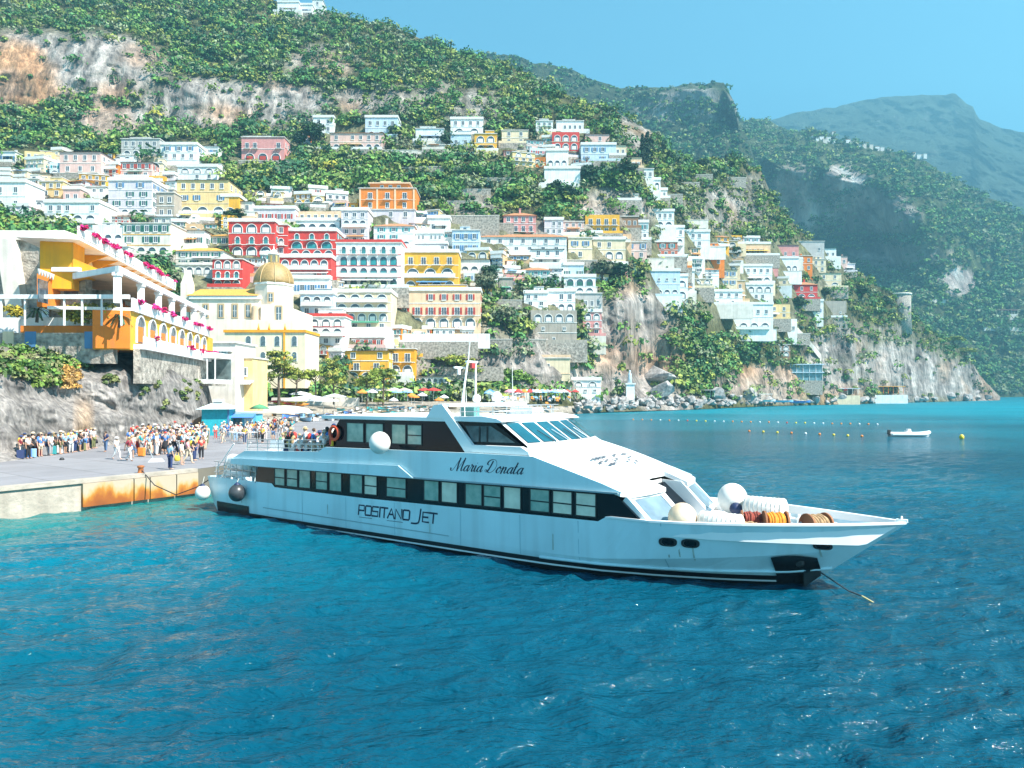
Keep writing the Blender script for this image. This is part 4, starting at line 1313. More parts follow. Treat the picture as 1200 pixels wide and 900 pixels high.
# bow thruster plate with its hub
s_a, s_b = S_hull(908, 665)[0], S_hull(962, 665)[0]
ap = hull_patch('bow_guard_plate', (s_a, s_b, lambda s: max(-.3, (s - 30.35) * .85), lambda s: 1.16 + .10 * math.sin(math.pi * (s - s_a) / (s_b - s_a)), 10), black_paint, .07)
hs, hz_, hu = S_hull(937, 659)
b = MB()
b.tube([(hs, -hu - .03, hz_), (hs, -hu - .12, hz_)], [.16, .10], 12)
b.build('hawse_hole', rubber, ap)

def oval(px, py, hw, hh, name='porthole'):
    b, g = MB(), MB()
    N = 28
    def ring(k):
        o = []
        for i in range(N):
            t = 2 * math.pi * i / N
            c, s_ = math.cos(t), math.sin(t)
            x = hw * k * math.copysign(abs(c) ** .6, c)
            y = hh * k * math.copysign(abs(s_) ** .8, s_)
            q = S_hull(px + x, py + y * 1.0 + x * .08)
            o.append(q)
        return o
    o, i_ = ring(1.0), ring(.72)
    b.add([(s, -u - .07, z) for s, z, u in o] + [(s, -u - .07, z) for s, z, u in i_], [(k, (k + 1) % N, N + (k + 1) % N, N + k) for k in range(N)])
    b.add([(s, -u - .07, z) for s, z, u in o] + [(s, -u + .02, z) for s, z, u in o], [(k, N + k, N + (k + 1) % N, (k + 1) % N) for k in range(N)])
    g.add([(s, -u - .045, z) for s, z, u in i_], [tuple(range(N))])
    p = b.build(name, rubber, ferry)
    g.build('pane', cabin_glass, p)
oval(783.3, 635, 10.5, 5)
oval(809.5, 636.7, 10.5, 5)
oval(964.7, 640, 11.5, 4)

def plate(name, poly, u0, u1, m, parent=None, mirror=False):
    """polygon in (metres from stern, height), spanning from u0 to u1 across the ship"""
    b = MB()
    b.prism([(s, 0, z) for s, z in poly], (0, -u0, 0), (0, -u1, 0))
    if mirror:
        b.prism([(s, 0, z) for s, z in poly], (0, u1, 0), (0, u0, 0))
    return b.build(name, m, parent or ferry)

# cabins (dark glass bodies), side panels, decks, roofs
plate('main_cabin', [(3.45, 1.80), (3.72, 2.72), (12.06, 2.86), (21.44, 3.02), (24.7, 3.0), (25.9, 2.0), (24.3, 1.95), (12.06, 1.65), (5.2, 1.62)], 3.17, -3.17, cabin_glass)
plate('side_panel', [(1.55, 2.72), (1.62, 3.03), (2.68, 3.45), (8.71, 3.70), (9.19, 3.95), (18.4, 4.13), (21.25, 4.15), (24.2, 3.36), (25.0, 3.10), (24.85, 3.05), (21.44, 3.02), (12.06, 2.86), (3.67, 2.72)], 3.26, 3.14, hull_shade_paint)
plate('far_side_panel', [(1.55, 2.72), (1.62, 3.03), (2.68, 3.45), (8.71, 3.70), (9.19, 3.95), (18.4, 4.13), (21.25, 4.15), (24.2, 3.36), (25.0, 3.10), (24.85, 3.05), (21.44, 3.02), (12.06, 2.86), (3.67, 2.72)], -3.14, -3.26, hull_shade_paint)
plate('side_fairing', [(1.5, 2.70), (1.58, 2.98), (2.6, 3.04), (9.1, 3.22), (14.2, 3.38), (15.1, 2.89), (3.67, 2.71)], 3.36, 3.262, hull_shade_paint)
plate('gutter_rail', [(3.6, 2.68), (3.6, 2.74), (24.9, 3.09), (24.9, 3.03)], 3.34, 3.262, mat('trim_grey', (.28, .38, .42), .4))
plate('upper_deck', [(1.6, 2.88), (1.6, 3.0), (20.9, 3.12), (20.9, 3.04)], 3.13, -3.13, deck_paint)
plate('aft_deck', [(-1.15, 1.10), (-1.15, 1.18), (5.0, 1.18), (5.0, 1.10)], 2.95, -2.95, deck_paint)
plate('upper_cabin', [(8.75, 3.96), (9.8, 5.29), (19.1, 5.37), (20.6, 4.42), (20.6, 3.9), (8.75, 3.1)], 2.86, -2.86, cabin_glass)
plate('aft_roof', [(8.65, 5.30), (8.65, 5.46), (16.9, 5.52), (16.9, 5.36)], 3.0, -3.0, white_paint)
plate('wheelhouse_roof', [(16.92, 5.39), (16.92, 5.55), (18.6, 5.62), (19.35, 5.53), (19.62, 5.42), (19.5, 5.375)], 3.02, -3.02, white_paint)
fin = [(15.6, 5.50), (16.02, 6.05), (16.5, 6.08), (18.42, 4.13), (17.76, 4.11), (16.62, 5.40), (16.5, 5.50)]
plate('roof_fin', fin, 3.06, 2.88, white_paint)
plate('roof_fin', fin, -2.88, -3.06, white_paint)
plate('arch_beam', [(16.1, 5.98), (16.1, 6.10), (16.75, 6.10), (16.75, 5.98)], 2.87, -2.87, white_paint)
SILL = [(18.15, 4.14), (18.15, 4.44), (20.58, 4.47), (21.2, 4.16)]
plate('wheelhouse_sill', SILL, 3.10, 2.87, white_paint)
plate('wheelhouse_sill', SILL, -2.87, -3.10, white_paint)

# foredeck casing: slopes from windscreen foot to its front lip, with a stair recess
def casing():
    us = [3.24, 2.9, 2.0, .95, .9499, 0, -1.1499, -1.15, -2.0, -2.9, -3.24]
    b = MB()
    top, low = [], []
    N = 8
    for u in us:
        k = 1 - (u / 3.3) ** 2
        edge = abs(u) > 3
        s0, z0 = (21.1, 4.15) if edge else (20.62 + .5 * k, 4.44)
        s1, z1 = (24.95, 3.08) if edge else (25.15 + .55 * k, 3.02 + .05 * k)
        if -1.15 < u < .95:
            z1 = z0 + (z1 - z0) * (24.65 - s0) / (s1 - s0)
            s1 = 24.65
        for i in range(N + 1):
            t = i / N
            top.append((s0 + (s1 - s0) * t, -u, z0 + (z1 - z0) * t + (.10 * math.sin(math.pi * t) if not edge else .03 * math.sin(math.pi * t))))
    M = len(us)
    low = [(x, y, z - .14) for x, y, z in top]
    n1 = N + 1
    fs = []
    for a in range(M - 1):
        for i in range(N):
            fs.append((a * n1 + i, a * n1 + i + 1, (a + 1) * n1 + i + 1, (a + 1) * n1 + i))
    o = M * n1
    fs += [tuple(o + i for i in f[::-1]) for f in fs]
    rim = [(0 * n1 + i) for i in range(n1)] + [a * n1 + N for a in range(1, M)] + [(M - 1) * n1 + i for i in range(N - 1, -1, -1)] + [a * n1 for a in range(M - 2, 0, -1)]
    for i in range(len(rim)):
        p, q = rim[i], rim[(i + 1) % len(rim)]
        fs.append((p, o + p, o + q, q))
    b.add(top + low, fs)
    return b.build('casing', white_paint, ferry)
casing()
# sloping front with its two windows, stair between
def front_window(ua, ub):
    b = MB()
    def P(u, t, off=0):
        k = 1 - (u / 3.3) ** 2
        return (25.0 + .5 * k + 1.05 * t + off * .6, -u, 2.90 - 1.0 * t + off * .8)
    for (a0, a1, t0, t1) in ((ua, ub, 0, .12), (ua, ub, .88, 1.0), (ua, ua + (ub - ua) * .1, .12, .88), (ub - (ub - ua) * .1, ub, .12, .88)):
        q = [P(a0, t0, .05), P(a0, t1, .05), P(a1, t1, .05), P(a1, t0, .05)]
        b.prism(q, (0, 0, 0), (-.12, 0, -.12))
    f = b.build('front_window', white_paint, ferry)
    g = MB()
    g.quad([P(ua + (ub - ua) * .08, .1, .01), P(ua + (ub - ua) * .08, .9, .01), P(ub - (ub - ua) * .08, .9, .01), P(ub - (ub - ua) * .08, .1, .01)])
    g.build('pane', sky_glass, f)
    c = MB()
    q = [P(ua, 0, -.12), P(ua, 1, -.12), P(ub, 1, -.12), P(ub, 0, -.12)]
    c.prism(q, (0, 0, 0), (-1.2, 0, -.3))
    c.build('front_bulkhead', white_paint, ferry)
front_window(3.05, 1.0)
front_window(-1.2, -3.05)
plate('stair_side', [(24.6, 1.7), (24.6, 3.1), (25.4, 3.06), (26.55, 1.9), (26.5, 1.7)], .99, .90, white_paint)
plate('stair_side', [(24.6, 1.7), (24.6, 3.1), (25.4, 3.06), (26.55, 1.9), (26.5, 1.7)], -1.10, -1.19, white_paint)
plate('stair_door', [(24.5, 1.7), (24.5, 3.12), (24.58, 3.12), (24.58, 1.7)], .89, -1.09, deck_paint)
b = MB()
b.tube([(24.62, .2, 2.55), (24.72, .2, 2.55)], .16, 14)
b.build('deck_lamp', rubber, ferry)

# bulwark inside, gunwale cap and foredeck
def foredeck():
    b, c, d = MB(), MB(), MB()
    ss = np.linspace(24.35, 33.40, 44)
    for side in (1, -1):
        for i in range(len(ss) - 1):
            q = []
            for s in (ss[i], ss[i + 1]):
                u = np.interp(s, *US); z = np.interp(s, *ZS)
                q.append((s, u, z, max(.0, u - .13)))
            (sa, ua, za, ia), (sb, ub, zb, ib) = q
            Y = lambda u: -side * u
            c.quad([(sa, Y(ua + .03), za + .02), (sb, Y(ub + .03), zb + .02), (sb, Y(ib), zb + .02), (sa, Y(ia), za + .02)][::side])
            c.quad([(sa, Y(ua + .03), za - .05), (sb, Y(ub + .03), zb - .05), (sb, Y(ub + .03), zb + .02), (sa, Y(ua + .03), za + .02)][::side])
            b.quad([(sa, Y(ia), za + .02), (sb, Y(ib), zb + .02), (sb, Y(ib), max(1.72, 2.56 - (33.45 - sb) * .72)), (sa, Y(ia), max(1.72, 2.56 - (33.45 - sa) * .72))][::side])
            if side == 1 and sb < 32.2:
                d.quad([(sa, -ia, 1.74), (sb, -ib, 1.74), (sb, ib, 1.74), (sa, ia, 1.74)])
    b.build('bulwark', white_paint, ferry)
    c.build('gunwale', white_paint, ferry)
    d.build('foredeck', deck_paint, ferry)
foredeck()
b = MB()
b.box(33.1, 33.42, -.07, .07, 2.46, 2.56)
b.tube([(33.25, -.05, 2.5), (33.25, -.05, 2.64), (33.25, .05, 2.64), (33.25, .05, 2.5)], .025, 6)
b.build('bow_fitting', white_paint, ferry)
for s_, u_ in ((31.0, -.55), (31.9, .1), (29.6, -1.45)):
    b = MB()
    for o in (-.14, .14):
        b.tube([(s_ + o, -u_, 1.7), (s_ + o * 1.3, -u_, 2.15)], .055, 8)
    b.tube([(s_ - .3, -u_, 2.0), (s_ + .3, -u_, 2.0)], .04, 6)
    b.build('mooring_bollard', white_paint, ferry)
# white deck boxes and the rail crutch
b = MB(); b.box(29.3, 29.75, -.3, .35, 1.742, 2.1); b.build('deck_locker', white_paint, ferry)
b = MB(); b.box(28.1, 28.9, .9, 1.7, 1.742, 2.05); b.build('deck_locker', white_paint, ferry)
b = MB()
b.tube([(30.3, -.6, 1.74), (30.3, -.6, 2.2), (30.3, .5, 2.2), (30.3, .5, 1.74)], .03, 6)
b.build('rail_crutch', steel, ferry)

# windows
def side_window(px0, px1, m, u=3.2, ztop=None, zbot=None, upper=False):
    s0, s1 = S(px0, 560, u)[0], S(px1, 560, u)[0]
    zt = (lambda s: 2.655 + .0146 * (s - 5.2)) if not upper else (lambda s: 5.12 + .004 * (s - 10))
    zb = (lambda s: 1.83 + .0158 * (s - 5.2)) if not upper else (lambda s: 4.25 + .012 * (s - 10))
    y = -(3.17 if not upper else 2.86)
    f = .045
    b = MB()
    P = [(s0, zb(s0)), (s1, zb(s1)), (s1, zt(s1)), (s0, zt(s0))]
    c = (sum(p[0] for p in P) / 4, sum(p[1] for p in P) / 4)
    O = [(s0 - f, zb(s0) - f), (s1 + f, zb(s1) - f), (s1 + f, zt(s1) + f), (s0 - f, zt(s0) + f)]
    for i in range(4):
        j = (i + 1) % 4
        b.prism([(P[i][0], 0, P[i][1]), (O[i][0], 0, O[i][1]), (O[j][0], 0, O[j][1]), (P[j][0], 0, P[j][1])], (0, y - .03, 0), (0, y + .02, 0))
    w_ = b.build('window', rubber, ferry)
    g = MB()
    g.prism([(s, 0, z) for s, z in P], (0, y - .012, 0), (0, y + .015, 0))
    if (px0 * 7) % 3 < 1.2:
        zm = (zb(s0) + zt(s0)) / 2 - .05
        g.box(s0, s1, y - .022, y - .0125, zm, zm + .05, 1)
    g.build('pane', [m, rubber], w_)
for a_, c_, m_ in ((322, 333, 'g'), (336, 348, 'g'), (350.5, 363, 'g'), (370, 383, 'g'), (386, 399.5, 'g'), (410, 424, 'g'), (427, 441, 'b'), (453, 475, 'g'), (497, 513.5, 'g'), (517.5, 535, 'b'), (545.5, 564, 'g'), (567, 586, 'g'),
                 (590.5, 609.5, 'b'), (621.5, 643, 'g'), (648, 669.5, 'b'), (675, 697.5, 'b')):
    side_window(a_, c_, green_pane if m_ == 'g' else beige_pane)
for a_, c_ in ((407, 426), (429.4, 449), (459.7, 475.3), (478, 494)):
    side_window(a_, c_, green_pane, 2.86, upper=True)
# wheelhouse side window: slanted pane with mullions
def wheelhouse_side():
    b, g = MB(), MB()
    poly = [(18.0, 4.56), (17.62, 5.2), (18.95, 5.22), (20.15, 4.6)]
    g.prism([(s, 0, z) for s, z in poly], (0, -2.875, 0), (0, -2.84, 0))
    f = b
    for s_ in (18.35, 18.75):
        f.box(s_, s_ + .07, -2.9, -2.876, 4.56, 5.2)
    w_ = f.build('window', rubber, ferry)
    g.build('pane', mat('wheelhouse_glass', (.10, .15, .16), .08, .4, 2.5, col2=(.03, .05, .06)), w_)
wheelhouse_side()
# windscreen: frame with five raked panes
def windscreen():
    def P(u, t, off=0):
        k = 1 - (u / 3.0) ** 2
        return (19.28 + .42 * k + (1.42 + .06 * k) * (1 - t) + off * .55, -u * (1.0 if t < .5 else .985), 4.47 + .93 * t + off * .83)
    us = np.linspace(2.84, -2.84, 7)
    b = MB()
    for i in range(6):
        a_, c_ = us[i], us[i + 1]
        b.quad([P(a_, -.02), P(c_, -.02), P(c_, 1.0), P(a_, 1.0)])
    fr = b.build('windscreen_frame', mat('windscreen_frame_grey', (.62, .64, .66), .4), ferry)
    for i in range(6):
        a_, c_ = us[i] - .09, us[i + 1] + .09
        if i == 0:
            a_ -= .1
        g = MB()
        g.quad([P(a_, .13, .03), P(c_, .13, .03), P(c_, .92, .03), P(a_, .92, .03)])
        w_ = g.build('windscreen_pane', screen_glass, ferry)
        if i in (1, 2, 3, 4):
            k = MB()
            k.tube([P((a_ + c_) / 2 - .2, .02, .06), P((a_ + c_) / 2 + .12, .55, .08)], .018, 5)
            k.build('wiper', rubber if i % 2 else steel, w_)
windscreen()
# lifebuoy in its rack beside the upper windows
b = MB()
b.add([(9.55 + (.31 + .075 * math.cos(q)) * math.cos(t), -2.99 - .075 * math.sin(q), 4.62 + (.31 + .075 * math.cos(q)) * math.sin(t)) for t in np.linspace(0, 2 * math.pi, 24, endpoint=False) for q in np.linspace(0, 2 * math.pi, 8, endpoint=False)],
      [(i * 8 + k, i * 8 + (k + 1) % 8, ((i + 1) % 24) * 8 + (k + 1) % 8, ((i + 1) % 24) * 8 + k) for i in range(24) for k in range(8)], 0, True)
lb = b.build('lifebuoy', mat('lifebuoy_orange', (.75, .09, .03), .5), None)
lb.location, lb.rotation_euler = SHIP_LOC, (0, 0, SHIP_RZ)
tag(lb, 'orange red lifebuoy ring hanging beside the upper deck windows of the ferry', 'lifebuoy')
b = MB()
b.box(9.28, 9.40, -2.99, -2.9, 4.0, 4.3, 0); b.box(9.22, 9.36, -3.0, -2.9, 4.05, 4.55, 1)
lt = b.build('rescue_light', [mat('yellow_plastic', (.85, .62, .04), .5), mat('red_plastic', (.6, .05, .04), .5)], ferry)

# rails: aft upper deck and stern
def rail(name, pts, posts=8, h=.95, bars=3, r=.022, parent=ferry):
    b = MB()
    pts = [Vector(p) for p in pts]
    for k in range(bars):
        z = h * (k + 1) / bars
        b.tube([p + Vector((0, 0, z)) for p in pts], r, 5)
    L = [0]
    for i in range(len(pts) - 1):
        L.append(L[-1] + (pts[i + 1] - pts[i]).length)
    for k in range(posts + 1):
        q = L[-1] * k / posts
        i = max(0, min(len(pts) - 2, int(np.searchsorted(L, q)) - 1))
        t = (q - L[i]) / max(1e-6, L[i + 1] - L[i])
        p = pts[i].lerp(pts[i + 1], t)
        b.tube([p, p + Vector((0, 0, h))], r, 5)
    return b.build(name, steel, parent)
rail('aft_railing', [(8.9, -3.1, 3.65), (2.7, -3.1, 3.42), (2.0, -2.6, 3.05), (2.0, 2.6, 3.05), (2.7, 3.1, 3.42), (8.9, 3.1, 3.65)], 22, .62)
rail('stern_railing', [(3.2, -2.95, 1.75), (-.9, -2.85, 1.75), (-1.1, -1.5, 1.75)], 9, .9)
rail('roof_railing', [(16.9, -2.3, 5.55), (18.9, -2.3, 5.6), (18.9, 2.3, 5.6), (16.9, 2.3, 5.55)], 10, .42, 2)
# stern steps and gangway posts
b = MB()
for i in range(6):
    b.box(-1.1 + .28 * i, -.82 + .28 * i, -2.5, -1.5, 1.182 + .28 * i, 1.24 + .28 * i)
for y in (-2.55, -1.5):
    b.tube([(-1.2, y, 1.2), (.6, y, 2.9)], .04, 6)
    b.tube([(-1.2, y, 2.1), (.6, y, 3.7)], .03, 6)
b.build('boarding_stair', white_paint, ferry)
def capsule(name, s0, s1, y, z, r, m=None, mat_=white_paint, n=16):
    b = MB()
    b.tube([(s0, y, z), (s0 + .1, y, z), (s1 - .1, y, z), (s1, y, z)], [r * .75, r, r, r * .75], n)
    for s_ in np.linspace(s0 + .25, s1 - .25, 4):
        b.tube([(s_ - .02, y, z), (s_ + .02, y, z)], r * 1.03, n)
    return b.build(name, mat_, ferry)
capsule('liferaft_canister', -.6, 1.9, -2.0, 2.6, .42)
capsule('liferaft_canister', -.6, 1.9, -1.0, 2.6, .42)
b = MB(); b.box(-.5, 1.8, -2.5, -.5, 1.9, 2.14); b.build('liferaft_cradle', white_paint, ferry)
for y in (-2.95, 2.95):
    b = MB(); b.tube([(3.3, y, 1.2), (3.9, y, 2.75)], .07, 8); b.build('aft_pillar', white_paint, ferry)

# upper deck seats: white shells on dark legs
def seat_mesh():
    b = MB()
    b.box(-.22, .22, -.24, .24, .40, .47, 0)
    b.prism([(-.20, 0, .47), (-.30, 0, 1.02), (-.24, 0, 1.02), (-.14, 0, .47)], (0, -.24, 0), (0, .24, 0), 0)
    for x in (-.15, .15):
        for y in (-.18, .18):
            b.tube([(x, y, 0), (x, y, .4)], .02, 5, 1)
    return b.mesh('seat', [white_paint, rubber])
sm = seat_mesh()
SEATS = []
for i in range(9):
    SEATS.append((4.1 + i * .52, 2.72, -90))
for r_ in range(5):
    for u_ in (-2.4, -1.85, -1.3, -.3, .25, .8, 1.35):
        SEATS.append((3.4 + r_ * 1.05, u_, 180))
for s_, u_, a_ in SEATS:
    o = link('seat', sm, ferry, (s_, -u_, 3.02 + .0062 * s_), math.radians(a_))

# mast on the roof: two leaning legs, crosstree, pole, radar
b = MB()
b.tube([(15.4, -.55, 5.5), (15.62, -.30, 7.95)], [.055, .045], 8)
b.tube([(15.4, .55, 5.5), (15.62, .30, 7.95)], [.055, .045], 8)
b.box(15.56, 15.68, -.40, .40, 7.95, 8.04)
mast = b.build('mast', white_paint, ferry)
b = MB(); b.tube([(15.62, -.25, 8.08), (15.75, -.25, 9.2)], [.03, .016], 8); b.build('mast_pole', white_paint, mast)
b = MB(); b.box(15.32, 15.40, -.95, -.2, 7.68, 7.76); b.tube([(15.36, -.6, 7.4), (15.36, -.6, 7.66)], .08, 8); b.build('radar_scanner', white_paint, mast)
b = MB(); b.box(15.56, 15.68, -.06, .2, 7.7, 7.94); b.build('mast_light', mat('red_lamp_housing', (.4, .05, .05), .5), mast)
for s_, u_, h_ in ((17.2, 2.4, 1.5), (16.4, -2.2, 2.3), (16.4, 1.3, 1.2)):
    b = MB(); b.tube([(s_, -u_, 5.5), (s_ - .05, -u_, 5.5 + h_)], [.022, .010], 5); b.build('whip_aerial', white_paint, ferry)
for s_, u_, r_ in ((16.4, .6, .2), (16.4, -.9, .26)):
    b = MB(); b.ball((s_, -u_, 6.1 + r_), r_, 14); b.build('antenna_dome', white_paint, ferry)
b = MB(); b.box(16.9, 17.6, -2.3, -1.9, 5.57, 5.95); b.build('roof_locker', mat('teal_cover', (.10, .28, .27), .8), ferry)
b = MB(); b.box(17.4, 18.6, .6, 1.5, 5.6, 5.9); b.build('air_conditioner', deck_paint, ferry)

# fenders and deck gear: loose things that rest on or hang from the ferry
def ship_thing(name, label, cat, s, u, z, rz=0.0, group=None):
    return thing(name, label, cat, ship_world(s, u, z), SHIP_RZ + rz, group)
def ball_fender(s, u, z, r, m, label, line=None, cap=True):
    t = ship_thing('ball_fender', label, 'fender', s, u, z)
    b = MB(); b.ball((0, 0, 0), r, 24, sz=1.06); b.build('ball', m, t)
    if cap:
        c = MB(); c.lathe([(r * .42, r * .92), (r * .34, r * 1.08), (r * .12, r * 1.24), (.03, r * 1.3)], (0, 0, 0), 12); c.build('eye', mat('navy_rubber', (.015, .03, .09), .5), t)
    if line:
        c = MB(); c.tube([(0, 0, r * 1.28), (0, .1, line)], .018, 5); c.build('line', mat('white_rope', (.7, .68, .6), .8), t)
    return t
q = S(445, 519, 3.75); ball_fender(q[0], 3.75, q[1], .47, fender_white, 'white ball fender hanging outside the upper deck windows of the ferry', None, False)
q = S(237.5, 577.5, 3.6); ball_fender(q[0], 3.6, q[1], .40, fender_white, 'white ball fender with a blue cap between the ferry stern and the quay', .9)
q = S(278, 577.5, 3.62); ball_fender(q[0], 3.62, q[1], .44, fender_dark, 'dark grey ball fender hanging on the ferry side near the stern', .75)
ball_fender(26.75, 2.05, 2.22, .50, fender_dirty, 'stained cream ball fender lying on the ferry foredeck beside the front window', None, False)
ball_fender(27.3, -1.55, 2.50, .56, fender_white, 'large white ball fender with blue end on the far side of the ferry foredeck', None, False)
b = MB(); b.ball((0, 0, 0), .24, 16)
bb = b.build('blue_fender_end', mat('navy_rubber', (.015, .03, .09), .5)); bb.location = ship_world(27.6, -1.05, 2.2)
bb.name = 'buoy'; tag(bb, 'small navy blue buoy leaning on the large white ball fender of the foredeck', 'buoy')
def roll_fender(s0, s1, u, z, r, label):
    t = ship_thing('roll_fender', label, 'fender', (s0 + s1) / 2, u, z)
    L = (s1 - s0) / 2
    b = MB()
    b.tube([(-L, 0, 0), (-L + .06, 0, 0), (L - .06, 0, 0), (L, 0, 0)], [r * .72, r, r, r * .72], 20)
    b.build('drum', fender_white, t)
    c = MB()
    for x in np.linspace(-L + .12, L - .12, 9):
        c.tube([(x - .015, 0, 0), (x + .015, 0, 0)], r * 1.035, 20)
    c.build('lashing', mat('grey_rope', (.52, .50, .46), .9), t)
roll_fender(27.25, 28.75, 1.75, 2.12, .37, 'white roped roll fender lying on the near side of the ferry foredeck')
roll_fender(27.9, 29.4, -1.15, 2.30, .42, 'white roped roll fender on the far side of the ferry foredeck')
def rope_coil(s, u, z, r, m, label, drum=True, rz=0.0):
    t = ship_thing('rope_drum' if drum else 'rope_coil', label, 'rope', s, u, z, rz)
    b = MB()
    for k in range(7):
        rr = r * (.72 + .05 * (k % 3))
        x = -.24 + .08 * k
        ps = [(x + .02 * math.sin(3 * a_), rr * math.cos(a_), rr * math.sin(a_)) for a_ in np.linspace(0, 2 * math.pi, 26)]
        b.tube(ps, .055, 6, cap=False)
    b.build('rope', m, t)
    if drum:
        for x in (-.36, .36):
            d = MB(); d.tube([(x - .03, 0, 0), (x + .03, 0, 0)], r, 22); d.build('flange', mat('rusty_flange', (.30, .12, .05), .8, .3), t)
        d = MB(); d.tube([(-.33, 0, 0), (.33, 0, 0)], r * .5, 14); d.build('core', mat('rusty_flange', (.30, .12, .05), .8), t)
orope, brope = mat('orange_rope', (.85, .28, .02), .8, .2, 8), mat('manila_rope', (.42, .27, .14), .9, .3, 8)
rope_coil(29.55, .75, 2.14, .42, orope, 'bright orange rope wound on a rusty drum on the foredeck', True, .5)
rope_coil(28.75, .65, 2.12, .36, mat('red_brown_rope', (.30, .06, .04), .9, .4, 8), 'dark red rope wound on a drum left of the orange rope drum', True, .4)
rope_coil(30.75, .25, 2.12, .42, brope, 'brown manila rope on the drum nearest the bow tip', True, .9)
t = ship_thing('rope_coil', 'loose heap of pale hawser beside the near roll fender', 'rope', 28.85, 1.35, 1.8)
b = MB()
for k in range(5):
    rr = .42 - .05 * k
    b.tube([(rr * math.cos(a_), rr * math.sin(a_) * .8, .05 + .07 * k + .02 * math.sin(5 * a_)) for a_ in np.linspace(0, 6.28, 22)], .06, 6, cap=False)
b.build('rope', brope, t)
# anchor line running into the water ahead
p0 = ship_world(*[S_hull(962, 671)[i] for i in (0, 2, 1)])
p1 = pt(1030, 708, ground_d(708, 0)); p1.z = -.05
b = MB()
mid = (p0 + p1) / 2 + Vector((0, 0, -.08))
b.tube([p0, mid], .022, 6, 0); b.tube([mid, p0.lerp(p1, .72)], .022, 6, 0); b.tube([p0.lerp(p1, .72), p1], .026, 6, 1)
o = b.build('mooring_rope', [mat('dark_rope', (.03, .03, .035), .8), mat('pale_rope', (.55, .45, .2), .8)])
tag(o, 'thin mooring rope running from the bow plate of the ferry into the sea', 'rope')

# ------------------------------------------------------------------ lettering
def smooth_line(p, n=7):
    p = [np.array(q, float) for q in p]
    out = []
    for i in range(len(p) - 1):
        a0, a1, a2, a3 = p[max(i - 1, 0)], p[i], p[i + 1], p[min(i + 2, len(p) - 1)]
        for k in range(n):
            t = k / n
            out.append(.5 * (2 * a1 + (a2 - a0) * t + (2 * a0 - 5 * a1 + 4 * a2 - a3) * t * t + (3 * a1 - a0 - 3 * a2 + a3) * t ** 3))
    out.append(p[-1])
    return out
SCRIPT = {
    'M': (2.15, [[(-.55, .35), (-.45, .05), (-.1, .05), (.25, .75), (.75, 2.15)], [(.75, 2.15), (.74, 1.2), (.85, .05)], [(.85, .05), (1.25, 1.1), (1.75, 2.15)], [(1.75, 2.15), (1.66, 1.1), (1.66, .25), (1.85, 0), (2.15, .3)]]),
    'a': (1.15, [[(.88, .85), (.6, 1.02), (.22, .72), (.1, .28), (.32, 0), (.62, .25), (.88, .95)], [(.88, .95), (.8, .3), (.95, 0), (1.2, .3)]]),
    'r': (.95, [[(0, .25), (.2, .7), (.3, 1.1)], [(.3, 1.1), (.42, .92), (.68, .95)], [(.68, .95), (.55, .3), (.7, 0), (.98, .3)]]),
    'i': (.6, [[(0, .3), (.2, .98)], [(.2, .98), (.14, .3), (.3, 0), (.62, .3)], [(.30, 1.42), (.34, 1.52)]]),
    'D': (1.95, [[(.75, 1.85), (.6, 1.0), (.35, .2), (0, .08), (-.22, .3), (0, .42), (.5, .05), (1.05, .02), (1.6, .6), (1.68, 1.35), (1.25, 2.02), (.55, 2.18), (-.05, 1.85), (-.15, 1.4), (.15, 1.25)]]),
    'o': (1.0, [[(.55, 1.0), (.22, .75), (.1, .3), (.35, 0), (.7, .22), (.82, .7), (.58, 1.0)], [(.58, 1.0), (.66, .8), (1.0, .82)]]),
    'n': (1.15, [[(0, .3), (.2, .98)], [(.2, .98), (.1, 0)], [(.14, .3), (.45, .9), (.68, 1.0), (.74, .7)], [(.74, .7), (.66, .2), (.82, 0), (1.15, .3)]]),
    't': (.75, [[(0, .3), (.32, 1.75)], [(.32, 1.75), (.14, .4), (.3, 0), (.72, .3)], [(-.02, 1.12), (.55, 1.18)]]),
    ' ': (.75, []),
}
def script_strokes(txt, slant=.45):
    x, out = 0, []
    for ch in txt:
        adv, st = SCRIPT[ch]
        for s_ in st:
            q = smooth_line(s_)
            q = [np.array((x + p[0] + slant * p[1], p[1])) for p in q]
            ws = []
            for i in range(len(q)):
                d = q[min(i + 1, len(q) - 1)] - q[max(i - 1, 0)]
                d = d / (np.linalg.norm(d) + 1e-9)
                ws.append(.075 + .20 * max(0, -d[1]) ** 1.2)
            out.append((q, ws))
        x += adv
    return out, x
BLOCK = {
    'P': (1.0, [[(0, 0), (0, 1), (.8, 1), (.8, .45), (0, .45)]]), 'O': (1.05, [[(.08, 0), (.8, 0), (.88, .1), (.88, .92), (.8, 1), (.08, 1), (0, .9), (0, .1), (.08, 0)]]),
    'S': (1.0, [[(0, 0), (.8, 0), (.8, .5), (0, .5), (0, 1), (.8, 1)]]), 'I': (.3, [[(.08, 0), (.08, 1)]]), 'T': (.95, [[(0, 1), (.85, 1)], [(.42, 1), (.42, 0)]]),
    'A': (1.05, [[(0, 0), (.45, 1), (.9, 0)], [(.2, .38), (.7, .38)]]), 'N': (1.05, [[(0, 0), (0, 1), (.85, 0), (.85, 1)]]),
    'J': (1.05, [[(-.35, -.28), (.25, -.26), (.6, .0), (.72, 1.25)]]), 'E': (.95, [[(.78, 0), (0, 0), (0, 1), (.78, 1)], [(0, .5), (.65, .5)]]), ' ': (.55, []),
}
def block_strokes(txt, w_=.18):
    x, out = 0, []
    for ch in txt:
        adv, st = BLOCK[ch]
        for s_ in st:
            q = smooth_line(s_, 6) if ch == 'J' else s_
            out.append(([np.array((x + p[0] + .12 * p[1], p[1])) for p in q], [w_] * len(q)))
        x += adv
    return out, x
